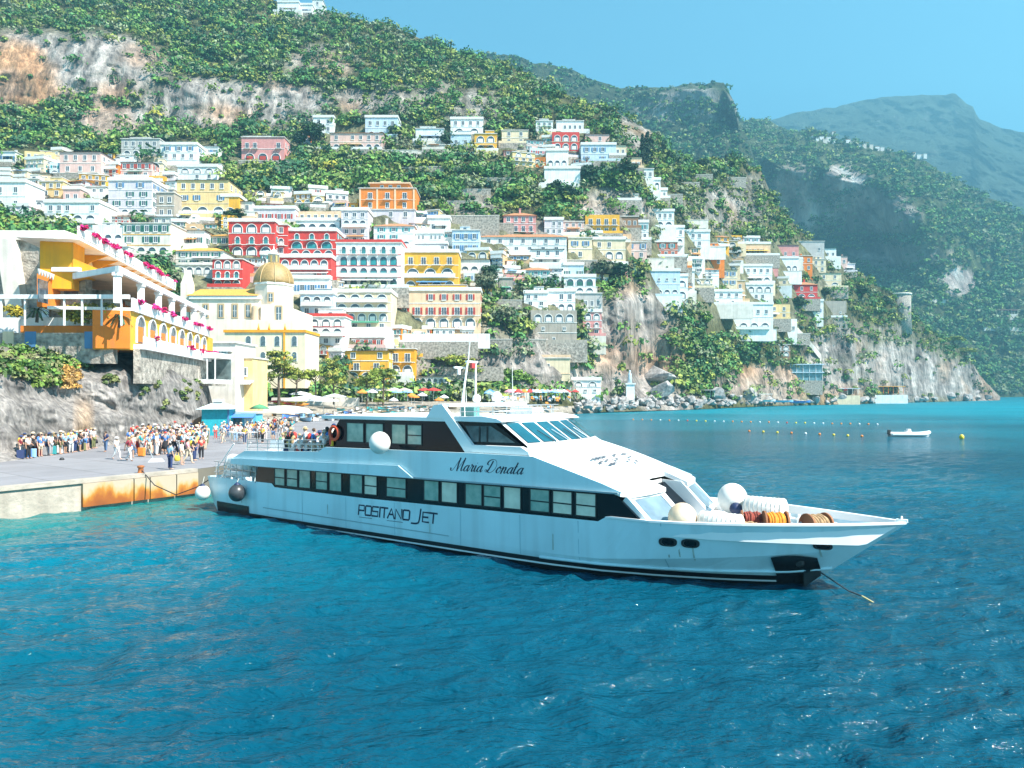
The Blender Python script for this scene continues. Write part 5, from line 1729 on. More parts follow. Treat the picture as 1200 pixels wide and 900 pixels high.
def lettering(name, strokes, place, m, parent):
    """ribbons of paint; place(x, y) maps letter space to the painted surface"""
    b = MB()
    for q, ws in strokes:
        if len(q) < 2:
            continue
        L, R = [], []
        for i in range(len(q)):
            d = q[min(i + 1, len(q) - 1)] - q[max(i - 1, 0)]
            d = d / (np.linalg.norm(d) + 1e-9)
            nrm = np.array((-d[1], d[0])) * ws[i] * .5
            e = d * ws[i] * .5 * (-1 if i == 0 else 1 if i == len(q) - 1 else 0)
            L.append(place(*(q[i] + nrm + e))); R.append(place(*(q[i] - nrm + e)))
        n = len(q)
        b.add(L + R, [(i, n + i, n + i + 1, i + 1) for i in range(n - 1)])
    return b.build(name, m, parent)
# name on the upper side
st, W = script_strokes('Maria Donata')
sa, za = S(530.5, 551.3, 3.27); sb_, zb_ = S(612, 556.0, 3.27)
hgt = (S(540, 537, 3.27)[1] - S(540, 551.8, 3.27)[1]) / 2.15
lettering('name_lettering', st, lambda x, y: (sa + (sb_ - sa) * x / W, -3.268, za + (zb_ - za) * x / W + y * hgt), letter_paint, ferry)
# line name on the hull
st, W = block_strokes('POSITANO JET')
s0_, zt0 = S(420, 591.7, 3.2); _, zb0 = S(420, 602.5, 3.2); s1_, zt1 = S(512, 602, 3.2); _, zb1 = S(512, 613.4, 3.2)
def on_hull(x, y):
    t = x / W
    s = s0_ + (s1_ - s0_) * t
    z = (zb0 + (zb1 - zb0) * t) * (1 - y) + (zt0 + (zt1 - zt0) * t) * y
    return (s, -(hull_u(s, z) + .012), z)
st += [([np.array((.1, -.3)), np.array((2.0, -.3))], [.05, .05]), ([np.array((4.2, -.32)), np.array((6.4, -.32))], [.05, .05])]
lettering('line_lettering', st, on_hull, letter_paint, ferry)
# the same words, smaller, across the foredeck casing
st, W = block_strokes('POSITANO JET', .19)
def on_casing(x, y):
    u = 1.75 - 3.1 * x / W
    s = 23.25 - .66 * (y - .5)
    k = 1 - (u / 3.3) ** 2
    s0, z0, s1, z1 = 20.62 + .5 * k, 4.44, 25.15 + .55 * k, 3.02 + .05 * k
    t = (s - s0) / (s1 - s0)
    return (s, -u, z0 + (z1 - z0) * t + .10 * math.sin(math.pi * t) + .075)
lettering('casing_lettering', st, on_casing, grey_letter, ferry)
# ------------------------------------------------------------------ quay, rock face and the terraced hotel
QD = AN.copy()                                   # the quay's ferry edge runs across the ferry's axis
Q0 = Vector((-20.2, 45.5))                       # its corner by the ferry stern
def quay_xy(t):
    return Q0 + QD * t
concrete = mat('quay_concrete', (.25, .245, .26), .9, .10, .35, .15, 3.0, col2=(.20, .195, .205))
t_ = concrete.node_tree
bk = t_.nodes.new('ShaderNodeTexBrick')
for k_, v_ in (('Scale', .16), ('Mortar Size', .006), ('Brick Width', .9), ('Row Height', .55), ('Bias', -.2)):
    bk.inputs[k_].default_value = v_
bk.inputs['Color1'].default_value, bk.inputs['Color2'].default_value, bk.inputs['Mortar'].default_value = (1, 1, 1, 1), (.84, .84, .86, 1), (.5, .5, .5, 1)
tc_ = t_.nodes.new('ShaderNodeTexCoord'); mp_ = t_.nodes.new('ShaderNodeMapping'); mp_.inputs['Rotation'].default_value = (0, 0, .62)
t_.links.new(tc_.outputs['Object'], mp_.inputs[0]); t_.links.new(mp_.outputs[0], bk.inputs['Vector'])
mx_ = t_.nodes.new('ShaderNodeMix'); mx_.data_type = 'RGBA'; mx_.blend_type = 'MULTIPLY'; mx_.inputs[0].default_value = 1
bs_q = t_.nodes['Principled BSDF']
t_.links.new(bs_q.inputs['Base Color'].links[0].from_socket, mx_.inputs[6]); t_.links.new(bk.outputs[0], mx_.inputs[7]); t_.links.new(mx_.outputs[2], bs_q.inputs['Base Color'])
edge_m = mat('quay_edge', (.42, .37, .31), .9, .15, .8, .3, 4.0, stain=.5)
A_, B_ = quay_xy(-34), quay_xy(0)
C_, D_ = Vector((-6.0, 62.0)), Vector((-12, 150))
def build_quay():
    b = MB()
    top = [(-90, 10), (A_.x, A_.y), (B_.x, B_.y), (B_.x + 2.2, B_.y + 4.6), (-6, 74), (-10, 150), (-70, 160), (-95, 60)]
    b.add([(x, y, BZ) for x, y in top], [tuple(range(len(top)))])
    o = structure(b.build('quay', concrete), 'concrete ferry quay below the rock face')
    # face towards the water: a plain wall, stained sheet piling near the end, footing
    w_ = MB()
    n = Vector((QD.y, -QD.x))                    # outward
    def P(t, off, z):
        q = quay_xy(t) + n * off
        return (q.x, q.y, z)
    w_.add([P(-34, 0, -1.4), P(0, 0, -1.4), P(0, 0, BZ - .2), P(-34, 0, BZ - .2)], [(0, 1, 2, 3)])
    w_.add([P(-34, .12, BZ - .2), P(0, .12, BZ - .2), P(0, .12, BZ + .02), P(-34, .12, BZ + .02), P(-34, -.5, BZ + .02), P(0, -.5, BZ + .02), P(-34, 0, BZ - .2), P(0, 0, BZ - .2)], [(0, 1, 2, 3), (3, 2, 5, 4), (6, 7, 1, 0)])
    face = w_.build('quay_wall', edge_m)
    tag(face, 'pale concrete quay wall with a rounded edge above the green shallows', 'wall')
    rust = mat('rust_stain', (.52, .16, .03), .9, .5, .8, .5, 4.0, col2=(.70, .40, .12))
    k = bpy.data.materials.new('stained_piling')
    k.use_nodes = True
    t_ = k.node_tree
    bs = t_.nodes['Principled BSDF']
    bs.inputs['Roughness'].default_value = .85
    tc = t_.nodes.new('ShaderNodeTexCoord')
    sp = t_.nodes.new('ShaderNodeSeparateXYZ')
    t_.links.new(tc.outputs['Object'], sp.inputs[0])
    nz = t_.nodes.new('ShaderNodeTexNoise'); nz.inputs['Scale'].default_value = .9; nz.inputs['Detail'].default_value = 7
    mp = t_.nodes.new('ShaderNodeMapping'); mp.inputs['Scale'].default_value = (1, 1, .5)
    t_.links.new(tc.outputs['Object'], mp.inputs[0]); t_.links.new(mp.outputs[0], nz.inputs['Vector'])
    m1 = t_.nodes.new('ShaderNodeMath'); m1.operation = 'MULTIPLY_ADD'; m1.inputs[1].default_value = 3.0; m1.inputs[2].default_value = -1.75
    t_.links.new(nz.outputs[0], m1.inputs[0])
    m2 = t_.nodes.new('ShaderNodeMath'); m2.operation = 'SUBTRACT'
    t_.links.new(sp.outputs[2], m2.inputs[0]); t_.links.new(m1.outputs[0], m2.inputs[1])
    rp = t_.nodes.new('ShaderNodeValToRGB')
    els = rp.color_ramp.elements
    els[0].position, els[0].color = .0, (.22, .06, .012, 1)
    els[1].position, els[1].color = 1.0, (.40, .33, .24, 1)
    for p_, c_ in ((.30, (.30, .085, .012, 1)), (.45, (.42, .17, .02, 1)), (.56, (.46, .30, .13, 1)), (.70, (.42, .34, .25, 1))):
        e = els.new(p_); e.color = c_
    m3 = t_.nodes.new('ShaderNodeMath'); m3.operation = 'MULTIPLY'; m3.inputs[1].default_value = .58
    t_.links.new(m2.outputs[0], m3.inputs[0]); t_.links.new(m3.outputs[0], rp.inputs[0])
    t_.links.new(rp.outputs[0], bs.inputs['Base Color'])
    # six stained steel panels
    ts = [-6.9, -4.06, -3.1, -1.45, 0]
    p = thing('sheet_piling', 'rust streaked orange and yellow sheet piling at the ferry end of the quay', 'quay wall', (0, 0, 0))
    for i in range(len(ts) - 1):
        s_ = MB()
        a, c = ts[i] + .03, ts[i + 1] - .03
        s_.add([P(a, .22, .12), P(c, .22, .12), P(c, .22, BZ - .22), P(a, .22, BZ - .22), P(a, -.2, .12), P(c, -.2, .12), P(c, -.2, BZ - .22), P(a, -.2, BZ - .22)],
               [(0, 1, 2, 3), (1, 5, 6, 2), (4, 0, 3, 7), (4, 5, 1, 0), (3, 2, 6, 7)])
        s_.build('pile_panel', k, p)
    # dark end face by the stern, seen edge on
    e_ = MB()
    e_.add([(B_.x, B_.y, -1.4), (B_.x + 2.2, B_.y + 4.6, -1.4), (B_.x + 2.2, B_.y + 4.6, BZ - .01), (B_.x, B_.y, BZ - .01)], [(0, 1, 2, 3)])
    e_.add([(B_.x + 2.2, B_.y + 4.6, -1.4), (-6, 74, -1.4), (-6, 74, BZ - .01), (B_.x + 2.2, B_.y + 4.6, BZ - .01)], [(0, 1, 2, 3)])
    e_.add([(-6, 74, -1.4), (-10, 150, -1.4), (-10, 150, BZ - .01), (-6, 74, BZ - .01)], [(0, 1, 2, 3)])
    tag(e_.build('quay_wall', mat('quay_end', (.16, .14, .11), .9)), 'dark end wall of the quay just behind the ferry stern', 'wall')
    # broken footing at water level
    rf = random.Random(5)
    for t0, L in ((-33, 4.6), (-28.2, 4.0), (-24, 3.4), (-20.4, 2.9), (-17.2, 2.6)):
        f = MB()
        q = [P(t0, 1.3, -.8), P(t0 + L, 1.1 + rf.uniform(-.1, .2), -.8), P(t0 + L, 0.02, -.8), P(t0, 0.02, -.8)]
        h = .42 + rf.uniform(-.06, .08)
        qt = [(x, y, h + rf.uniform(-.05, .05)) for x, y, z in q]
        f.add(q + qt, [(4, 5, 6, 7), (0, 1, 5, 4), (1, 2, 6, 5), (3, 0, 4, 7)])
        tag(f.build('footing_block', mat('wet_footing', (.42, .36, .28), .9, .3, 1.2, .6, 4, col2=(.20, .17, .10))), 'worn concrete footing block at the waterline of the quay', 'block', 'footing blocks along the quay', shared=True)
build_quay()

# rock face behind the quay
ROCK = Land({
    -260: [(650, 24), (560, 33), (430, 36), (330, 48)], -100: [(575, 36.5), (500, 40), (425, 45), (400, 58)], 0: [(543, 49.5), (500, 52), (440, 55), (412, 63), (404, 72)], 30: [(538, 52), (490, 55), (430, 58.5), (412, 66), (404, 74)],
    60: [(533, 56), (490, 58.5), (440, 62), (416, 69), (408, 77)], 90: [(529, 59.5), (490, 61), (455, 65), (420, 71), (411, 79)], 110: [(525, 62), (480, 65), (440, 69), (421, 74), (415, 82)], 140: [(520, 67), (480, 68.5), (440, 71), (420, 73), (411, 78)],
    170: [(515.5, 72), (480, 73.5), (445, 75), (426, 76), (418, 80)], 200: [(511, 78), (480, 79.5), (450, 81), (435, 82), (429, 87)], 225: [(508.5, 82), (480, 84.5), (455, 87), (446, 90), (442, 96)], 243: [(507, 85), (490, 92), (462, 100), (450, 106), (446, 118)],
    250: [(506.5, 86), (497, 100), (485, 112), (480, 120), (476, 130)], 262: [(502, 94), (498, 112), (494, 130), (490, 140)]},
    rows=120, step=2.0, amp=.28, seed=71, ridge_amp=2.5, ridge_scale=.12, back=(8, 4))
def rock_relief():
    X, Y, Z = ROCK.X, ROCK.D, ROCK.Z
    # slanting slabs and clefts
    s = X * .55 + Z * .84 + Y * .1
    r = np.abs(fbm(s / 2.6, (X - Z) / 9, Y / 8, 4, 81)) * 2.6 + fbm(X / 1.2, Z / 1.2, Y / 1.2, 3, 82) * .5 + np.clip(fbm(s / 1.1, (X - Z) / 7, 0, 2, 83) - .25, 0, 1) * 1.6
    ROCK.D = ROCK.D + r * np.clip(ROCK.T * 10, 0, 1)
    ROCK.X = (ROCK.x[:, None] - 600) * ROCK.D / F
    ROCK.Z = CZ - (ROCK.P - HZ) * ROCK.D / F
rock_relief()
def rock_col(px, py, X, Y, Z):
    n = fbm(X / 3, Y / 3, Z / 3, 5, 85)[..., None]
    s = X * .55 + Z * .84
    k = np.clip(fbm(s / 1.4, (X - Z) / 8, 0, 4, 86) * 2, 0, 1)[..., None]  # slanting dark bands: crevice shade painted in along with stains
    warm = (np.clip(1 - ((px - 98) / 14) ** 2, 0, 1) * np.clip((py - 455) / 30, 0, 1))[..., None]
    c = np.array([.31, .29, .275]) * (1 + .35 * n) * (1 - .72 * k) + np.array([.22, .10, .0]) * warm * .8
    green = (np.clip(1 - ((px - 50) / 70) ** 2, 0, 1) * np.clip((445 - py) / 25, 0, 1))[..., None]
    return np.clip(c * (1 - green * .6) + np.array([.14, .14, .06]) * green * .6, .02, .8)
structure(ROCK.build('rock_face', terrain_mat('quay_rock', 1.6, .7), rock_col), 'pale grey rock face behind the waiting crowd')

def sow_rock(name, label, boxes, n, R, seed, pal, leaves=42, ls=.16):
    r = np.random.default_rng(seed)
    P = []
    for _ in range(n):
        x0, x1, y0, y1 = boxes[r.integers(len(boxes))]
        px, py = r.uniform(x0, x1), r.uniform(y0, y1)
        d = ROCK.d(px, py)
        P.append(pt(px, py, d - .25))
    C = np.array(P)
    Rr = R * r.uniform(.5, 1.2, n)
    cols = np.array(pal)[r.integers(len(pal), size=n)] * r.uniform(.75, 1.25, (n, 1))
    V, Q, c = leaf_cloud(C, Rr, leaves, ls, cols, .8, seed)
    return tag(link(name, np_mesh(name, V, Q, leaf_m, c, smooth=False)), label, 'shrubs', kind='stuff')
sow_rock('rock_shrubs', 'green bushes hanging over the top of the rock face', [(-60, 30, 404, 440), (20, 70, 408, 445), (60, 105, 412, 432), (40, 66, 430, 455)], 190, .85, 3, [(.10, .20, .03), (.16, .24, .05), (.09, .14, .05), (.20, .21, .09), (.05, .11, .03)])
sow_rock('dry_grass', 'dry orange grass hanging on the rock face', [(70, 92, 428, 455)], 46, .55, 4, [(.45, .26, .07), (.36, .22, .08)], 60, .09)
sow_rock('rock_tufts', 'small green tufts growing in cracks of the rock face', [(120, 135, 437, 450), (165, 190, 440, 462), (190, 240, 455, 480), (205, 240, 445, 470)], 34, .40, 5, [(.15, .17, .06), (.10, .15, .05)])

# ---- terraced hotel above the rock: its long front runs away from the viewer
HE = Vector((-.20, .98)).normalized()
HO = Vector((-44.6, 72.0))
HRZ = math.atan2(HE.y, HE.x)
# local axes: x along the front, -y out of the front towards the bay
hotel_loc = (HO.x, HO.y, 0)
yel, org, wht = PAINT['gold'], PAINT['orange'], PAINT['snow']
ceil_m = mat('loggia_ceiling', (.62, .42, .26), .9, .1)
terr = thing('terraced_hotel', 'yellow and orange terraced hotel with white columns and magenta flowers above the rock face', 'hotel', hotel_loc, HRZ)
def hbox(name, x0, x1, y0, y1, z0, z1, m, parent=terr):
    b = MB(); b.box(x0, x1, y0, y1, z0, z1); return b.build(name, m, parent)
SL, BM1, BM0, FL, LOW, XE = 21.6, 18.5, 17.9, 15.0, 11.4, 33
hbox('upper_wall', 2.5, XE, 1.6, 2.9, BM1 + .2, SL, yel)
hbox('terrace', -2.2, XE + 1, -1.4, 4.2, SL + .002, SL + .35, wht)
hbox('terrace_parapet', -2.2, XE + 1, -1.45, -1.25, SL + .352, SL + 1.35, wht)
for i in range(9):
    c = MB()
    x0 = 3.4 + i * 3.3
    arc = [(x0 + 1.5 - 1.5 * math.cos(math.pi * k / 10), SL - 1.6 + 1.4 * math.sin(math.pi * k / 10)) for k in range(11)]
    pts = [(x0, SL - 2.6)] + arc + [(x0 + 3.0, SL - 2.6)]
    c.prism([(x, 0, z) for x, z in pts], (0, 1.58, 0), (0, 1.3, 0))
    c.build('vault', PAINT['pale'], terr)
    c = MB(); c.prism([(0, -1.2, SL - .01), (0, 1.5, SL - .01), (0, 1.5, SL - 1.7), (0, .6, SL - .8)], (x0 + 2.95, 0, 0), (x0 + 3.2, 0, 0)); c.build('bracket', yel, terr)
hbox('front_bay', -.6, 2.4, -.3, 2.7, BM1 - 1.6, SL, yel)
b = MB(); b.prism([(-.62, -.3, 17.9), (-.62, -2.6, 18.7), (-.62, -2.6, 19.0), (-.62, -.3, 20.0)], (-.1, 0, 0), (3, 0, 0)); b.build('sloped_hood', yel, terr)
hbox('canopy_beam', -6, XE, -6.3, -5.9, BM0, BM1, wht)
b = MB(); b.prism([(-6, -5.9, BM0), (-6.25, -6.3, BM0), (-.75, -.3, BM0), (-.4, -.3, BM0)], (0, 0, .002), (0, 0, BM1 - BM0)); b.build('canopy_edge', wht, terr)
b = MB(); b.prism([(-5.7, -5.89, BM1 - .2), (XE, -5.89, BM1 - .2), (XE, 1.55, BM1 - .2), (0, 1.55, BM1 - .2), (-.3, -.25, BM1 - .2)], (0, 0, 0), (0, 0, .19)); b.build('canopy_roof', ceil_m, terr)
hbox('loggia_wall', -1, XE, 1.6, 2.8, FL, BM1 - .2, org)
for i, x in enumerate((-5.6, 1.6, 8, 13.6, 19.2, 24.8, 30.4)):
    c = MB(); c.box(x - .28, x + .28, -6.25, -5.7, FL + .02, BM0 - .002); c.box(x - .38, x + .38, -6.33, -5.6, BM0 - .3, BM0 - .003); c.build('column', wht, terr)
    hbox('doorway', x + 1.8, x + 3.8, 1.48, 1.598, FL + .2, FL + 2.4, GLASS_ARCH_SHADE)
    c = MB()
    for k in range(6):
        c.prism([(x + 1.2 + k * .6, 1.3, BM1 - .22), (x + 1.8 + k * .6, 1.3, BM1 - .22), (x + 1.5 + k * .6, 1.3, BM1 - .8)], (0, 0, 0), (0, .1, 0))
    c.build('awning_fringe', FRAME, terr)
hbox('loggia_floor', -2, XE, -6.3, 1.5, FL - .3, FL, wht)
hbox('loggia_parapet', -2, XE, -6.3, -6.1, FL + .002, FL + 1.0, wht)
hbox('lower_wall', -2, XE + 4, -6.0, -2.6, LOW - .6, FL - .302, PAINT['yellow'])
hbox('shaded_end_skin', -2.12, -2.002, -6.0, -2.6, LOW - .5, FL - .31, org)  # orange sheet paints the shaded end of the yellow wall
for i in range(8):
    link('arched_opening', win_mesh('a', 2.6, 2.8, 'o'), terr, (1.2 + i * 4.2, -6.0, LOW + .2))
hbox('lower_terrace', -1, XE + 12, -6.9, -6.002, LOW - .5, LOW, wht)
hbox('support_wall', -1, XE + 11, -6.6, -6.002, LOW - 4, LOW - .502, STONE)
hbox('lower_parapet', -1, XE + 12, -7.1, -6.902, LOW - .5, LOW + .8, wht)
# magenta flowers along the parapets
def flowers(label, x0, x1, y, z, n, seed, loc=hotel_loc, rz=HRZ, gap=.5):
    r = np.random.default_rng(seed)
    X = r.uniform(x0, x1, n)
    X = X[fbm(X / 1.6, seed, 0, 2, seed) > -gap * .4]
    C = np.stack([X, y + r.normal(size=len(X)) * .12, z + r.normal(size=len(X)) * .12], 1)
    cols = np.array([(.62, .01, .14), (.70, .03, .22), (.48, .01, .10)])[r.integers(3, size=len(X))]
    V, Q, c = leaf_cloud(C, np.full(len(X), .34), 16, .12, cols, .7, seed)
    o = link('flower_row', np_mesh('flower_row', V, Q, leaf_m, c, smooth=False), None, loc, rz)
    tag(o, label, 'flowers', kind='stuff')
flowers('magenta flowers along the upper white terrace of the yellow hotel', -2, XE, -1.55, SL + 1.2, 150, 21)
flowers('magenta flowers along the loggia parapet of the yellow hotel', -2, XE, -6.45, FL + .8, 120, 22)
flowers('magenta flowers along the lower parapet of the yellow hotel', 2, XE + 10, -7.2, LOW + .7, 70, 23, gap=.1)

# walls and terraces facing the viewer, left of the hotel front
def wall_thing(name, label, px0, px1, yt, yb, d, m, th=2.0, cat='wall', drop=2.0):
    a, c = pt(px0, yb, d), pt(px1, yt, d)
    w_ = c.x - a.x
    t = thing(name, label, cat, ((a.x + c.x) / 2, d, a.z))
    b = MB(); b.box(-w_ / 2, w_ / 2, 0, th, -drop, c.z - a.z); b.build('wall', m, t)
    return t, w_, c.z - a.z
t, w_, h = wall_thing('stone_wall', 'tall rubble stone wall with a white buttress left of the yellow hotel', -120, 57, 282, 405, 76, STONE, 6)
b = MB(); b.prism([(w_ / 2 - 3.1, 0, -1), (w_ / 2 - 1.3, 0, -1), (w_ / 2 - 3.2, 0, h), (w_ / 2 - 4.9, 0, h)], (0, -1.1, 0), (0, -.02, 0)); b.build('buttress', PAINT['bone'], t)
b = MB(); b.box(-w_ / 2, w_ / 2 + 2, -.5, 6.2, h + .002, h + 1.0); b.build('coping', PAINT['bone'], t)
b = MB(); b.box(w_ / 2 - .55, w_ / 2 + .2, -.3, -.02, 2.0, h); b.build('pilaster', wht, t)
t, w_, h = wall_thing('stone_wall', 'low stone wall with a dark window under the yellow front bay', 60, 100, 318, 352, 73, STONE, 1.2)
b = MB(); b.box(-.4, 1.0, -.06, .0, .6, 1.9); b.build('window', GLASS_ARCH_SHADE, t)
t, w_, h = wall_thing('stone_wall', 'rubble stone garden wall behind the plant bed of the garden terrace', 84, 134, 340, 372, 76, STONE, 1.0)
t, w_, h = wall_thing('garden_terrace', 'white garden terrace with a plant bed below the rubble stone wall', -60, 142, 372, 381, 72.5, wht, 3, 'terrace', 1.5)
t, w_, h = wall_thing('terrace_band', 'stone wall with an orange red coping under the garden terrace', 24, 136, 381.6, 389, 71.9, PAINT['orange'], .5)
t, w_, h = wall_thing('base_house', 'long pale base wall with blue shuttered doors just above the rock face', -60, 132, 390, 412, 71, STONE, .9, 'house', 1.2)
for px in (10, 36, 106, 118):
    x = (px - 36) * 71 / F
    b = MB(); b.box(x - .55, x + .55, -.08, .0, .3, 2.0); b.build('door', SHUT['b'] if px != 10 else PAINT['cream'], t)
t, w_, h = wall_thing('pergola', 'long white pergola beam on thin posts over the garden terrace', -40, 150, 345, 350, 69, wht, .4, 'pergola', 0)
for px in (0, 28, 74, 95, 118, 141):
    x = (px - 55) * 69 / F
    b = MB(); b.box(x - .07, x + .07, .1, .25, -2.6, -.002); b.build('post', wht, t)
t, w_, h = wall_thing('awning', 'white awning roof above the parked scooter terrace left of the orange loggia', 60, 92, 313, 318, 71, wht, 3, 'awning', 0)
r = np.random.default_rng(8)
C = np.array([pt(x, y, 71.2) for x, y in [(r.uniform(72, 132), r.uniform(358, 378)) for _ in range(60)] + [(r.uniform(8, 24), r.uniform(362, 371)) for _ in range(12)]])
V, Q, c = leaf_cloud(C, np.full(len(C), .5), 44, .11, np.array([(.26, .24, .04), (.17, .20, .05), (.34, .27, .03)])[r.integers(3, size=len(C))], .9, 9)
tag(link('terrace_shrubs', np_mesh('terrace_shrubs', V, Q, leaf_m, c, smooth=False)), 'yellow flowering shrubs on the garden terrace under the hotel', 'shrubs', kind='stuff')
def palm(px, py, d, h, label):
    t = thing('palm', label, 'palm', pt(px, py, d))
    b = MB(); b.tube([(0, 0, 0), (.05, 0, h * .5), (0, 0, h)], [.16, .13, .11], 7); b.build('trunk', BARK, t)
    c = MB()
    for k in range(18):
        a_ = 6.28 * k / 18; e = .5 + .4 * math.sin(k * 2.3)
        ps = [(math.cos(a_) * q * 1.2, math.sin(a_) * q * 1.2, h + e * q * 1.3 - 1.1 * q * q) for q in (0, .35, .7, 1.0)]
        for i in range(3):
            n_ = (-math.sin(a_) * .09, math.cos(a_) * .09)
            c.quad([(ps[i][0] - n_[0], ps[i][1] - n_[1], ps[i][2]), (ps[i + 1][0] - n_[0], ps[i + 1][1] - n_[1], ps[i + 1][2]), (ps[i + 1][0] + n_[0], ps[i + 1][1] + n_[1], ps[i + 1][2]), (ps[i][0] + n_[0], ps[i][1] + n_[1], ps[i][2])])
    c.build('crown', mat('palm_leaf', (.05, .11, .05), .7), t)
palm(43, 378, 70.8, 1.2, 'small dark palm on the garden terrace beside the white post')
palm(140, 384, 71, 1.1, 'small palm at the right end of the garden terrace')

# glazed restaurant stepping down to the beach, right of the yellow hotel
t, w_, h = wall_thing('restaurant', 'white restaurant with a glazed veranda between the yellow hotel and the church', 212, 276, 402, 446, 128, PAINT['bone'], 10, 'restaurant', 6)
b = MB(); b.box(-3.0, 3.6, -.5, -.02, 3.0, 5.2); b.build('veranda_glass', mat('veranda_glass', (.30, .42, .48), .12, .2, 1.5), t)
for x in np.linspace(-3.0, 3.6, 7):
    b = MB(); b.box(x - .08, x + .08, -.6, -.502, 3.0, 5.2); b.build('mullion', FRAME, t)
b = MB(); b.box(-4.6, 4.4, -.8, .4, 5.202, 5.5); b.box(-4.6, 4.4, -1.0, -.8, 2.2, 2.95); b.build('parapet', wht, t)
b = MB(); b.box(-w_ / 2 - .3, w_ / 2 + .3, -.3, 10.2, h + .002, h + .3); b.build('roof', wht, t)
t, w_, h = wall_thing('veranda', 'covered white veranda on thin posts at the top of the rock face, right end', 178, 252, 413, 419, 98, wht, 6, 'veranda', 0)
for x in (-4, -2.2, -.4, 1.4, 3.2, 4.3):
    b = MB(); b.box(x - .07, x + .07, .1, .24, -3.0, -.002); b.build('post', wht, t)
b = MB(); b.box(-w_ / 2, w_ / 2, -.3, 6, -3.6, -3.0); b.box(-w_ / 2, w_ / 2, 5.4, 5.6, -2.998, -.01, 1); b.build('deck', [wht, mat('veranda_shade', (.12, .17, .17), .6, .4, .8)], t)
t, w_, h = wall_thing('cream_house', 'cream house with an orange framed window and a white awning left of the beach pines', 252, 296, 420, 452, 132, PAINT['pale'], 8, 'house', 5)
for x, k in ((-1.6, 'w'), (1.9, 'w')):
    link('window', win_mesh('w', 1.0, 1.4, ''), t, (x, 0, 1.9))
b = MB(); b.prism([(-3.3, 0, 1.0), (-3.3, -2.2, .3), (-3.3, -2.1, .2), (-3.3, 0, .8)], (0, 0, 0), (7.0, 0, 0)); b.build('awning', wht, t)
b = MB(); b.box(-w_ / 2 - .2, w_ / 2 + .2, -.2, 8.2, h + .002, h + .3); b.build('roof', FLATROOF, t)
# ------------------------------------------------------------------ the church with its tiled dome
CD = 172.0
def CX(px, d=CD):
    return (px - 303) * d / F
def CZz(py, d=CD):
    return CZ - (py - HZ) * d / F
cream = PAINT['pale']
ivory = mat('church_plaster', (.86, .75, .62), .85, .08, .4, .1, 6, stain=.3)
ch = thing('church', 'cream parish church with an ochre tiled dome and an orange nave roof above the beach', 'church', (CX(303) + (303 - 600) * CD / F, CD, 0), 0)
NO_BUSH += [(215, 370, 300, 450)]
def cbox(name, px0, px1, yt, yb, y0, y1, m, parent=ch, drop=0):
    b = MB(); b.box(CX(px0), CX(px1), y0, y1, CZz(yb) - drop, CZz(yt)); return b.build(name, m, parent)
cbox('nave_wall', 221, 303, 350, 404, 1.0, 16, ivory)
cbox('nave_cornice', 220, 304, 346, 350, .6, 16.4, FRAME)
cbox('transept_wall', 309, 334, 358, 404, -2.0, 14, ivory)
cbox('apse_wall', 334, 350, 364, 402, .5, 12, ivory)
b = MB()
za, zb = CZz(346) + .01, CZz(333)
b.add([(CX(217), .4, za), (CX(301), .4, za), (CX(301), 16.6, za), (CX(217), 16.6, za), (CX(217), 8.5, zb), (CX(289), 8.5, zb)], [(0, 1, 5, 4), (2, 3, 4, 5), (1, 2, 5), (3, 0, 4), (3, 2, 1, 0)])
b.build('nave_roof', YTILE, ch)
def octa(name, px_half, yb, yt, m, taper=1.0, n=8, yoff=5.5):
    r = px_half * CD / F
    b = MB()
    b.lathe([(r, CZz(yb)), (r * taper, CZz(yt))], (CX(312), yoff, 0), n, smooth=False)
    return b.build(name, m, ch)
octa('drum_wall', 23.5, 362, 332, ivory)
octa('drum_cornice', 24.6, 332, 329.6, FRAME)
# dome: ribbed, tiled
R = 23 * CD / F
prof = [(R * math.cos(t) ** .9 if t < 1.5 else .45, (CZz(303) - CZz(329.6)) * math.sin(t)) for t in np.linspace(0, 1.5, 12)]
b = MB(); b.lathe(prof, (CX(312), 5.5, CZz(329.6)), 32)
dome = b.build('dome', mat('dome_tiles', (.44, .28, .10), .45, .35, 2.2, .3, 12.0, col2=(.28, .18, .06)), ch)
for k in range(8):
    a = 2 * math.pi * (k + .5) / 8
    b = MB(); b.tube([(CX(312) + math.cos(a) * r * 1.01, 5.5 + math.sin(a) * r * 1.01, CZz(329.6) + z) for r, z in prof], .12, 5); b.build('rib', mat('dome_rib', (.55, .38, .18), .6), dome)
b = MB(); b.lathe([(1.25, CZz(305)), (1.25, CZz(294)), (1.45, CZz(294) + .01), (1.45, CZz(292.6)), (1.0, CZz(292)), (.6, CZz(288.5)), (.12, CZz(286)), (.05, CZz(282))], (CX(312), 5.5, 0), 10)
lan = b.build('lantern', FRAME, ch)
for k in range(6):
    a = 2 * math.pi * k / 6 + .3
    b = MB(); b.box(-.22, .22, -.08, .08, 0, 1.6); o = b.build('lantern_opening', mat('lantern_gold', (.62, .42, .14), .6), lan, (CX(312) + 1.27 * math.cos(a), 5.5 + 1.27 * math.sin(a), CZz(303)), a + math.pi / 2)
tanm = mat('church_surround', (.60, .42, .24), .8)
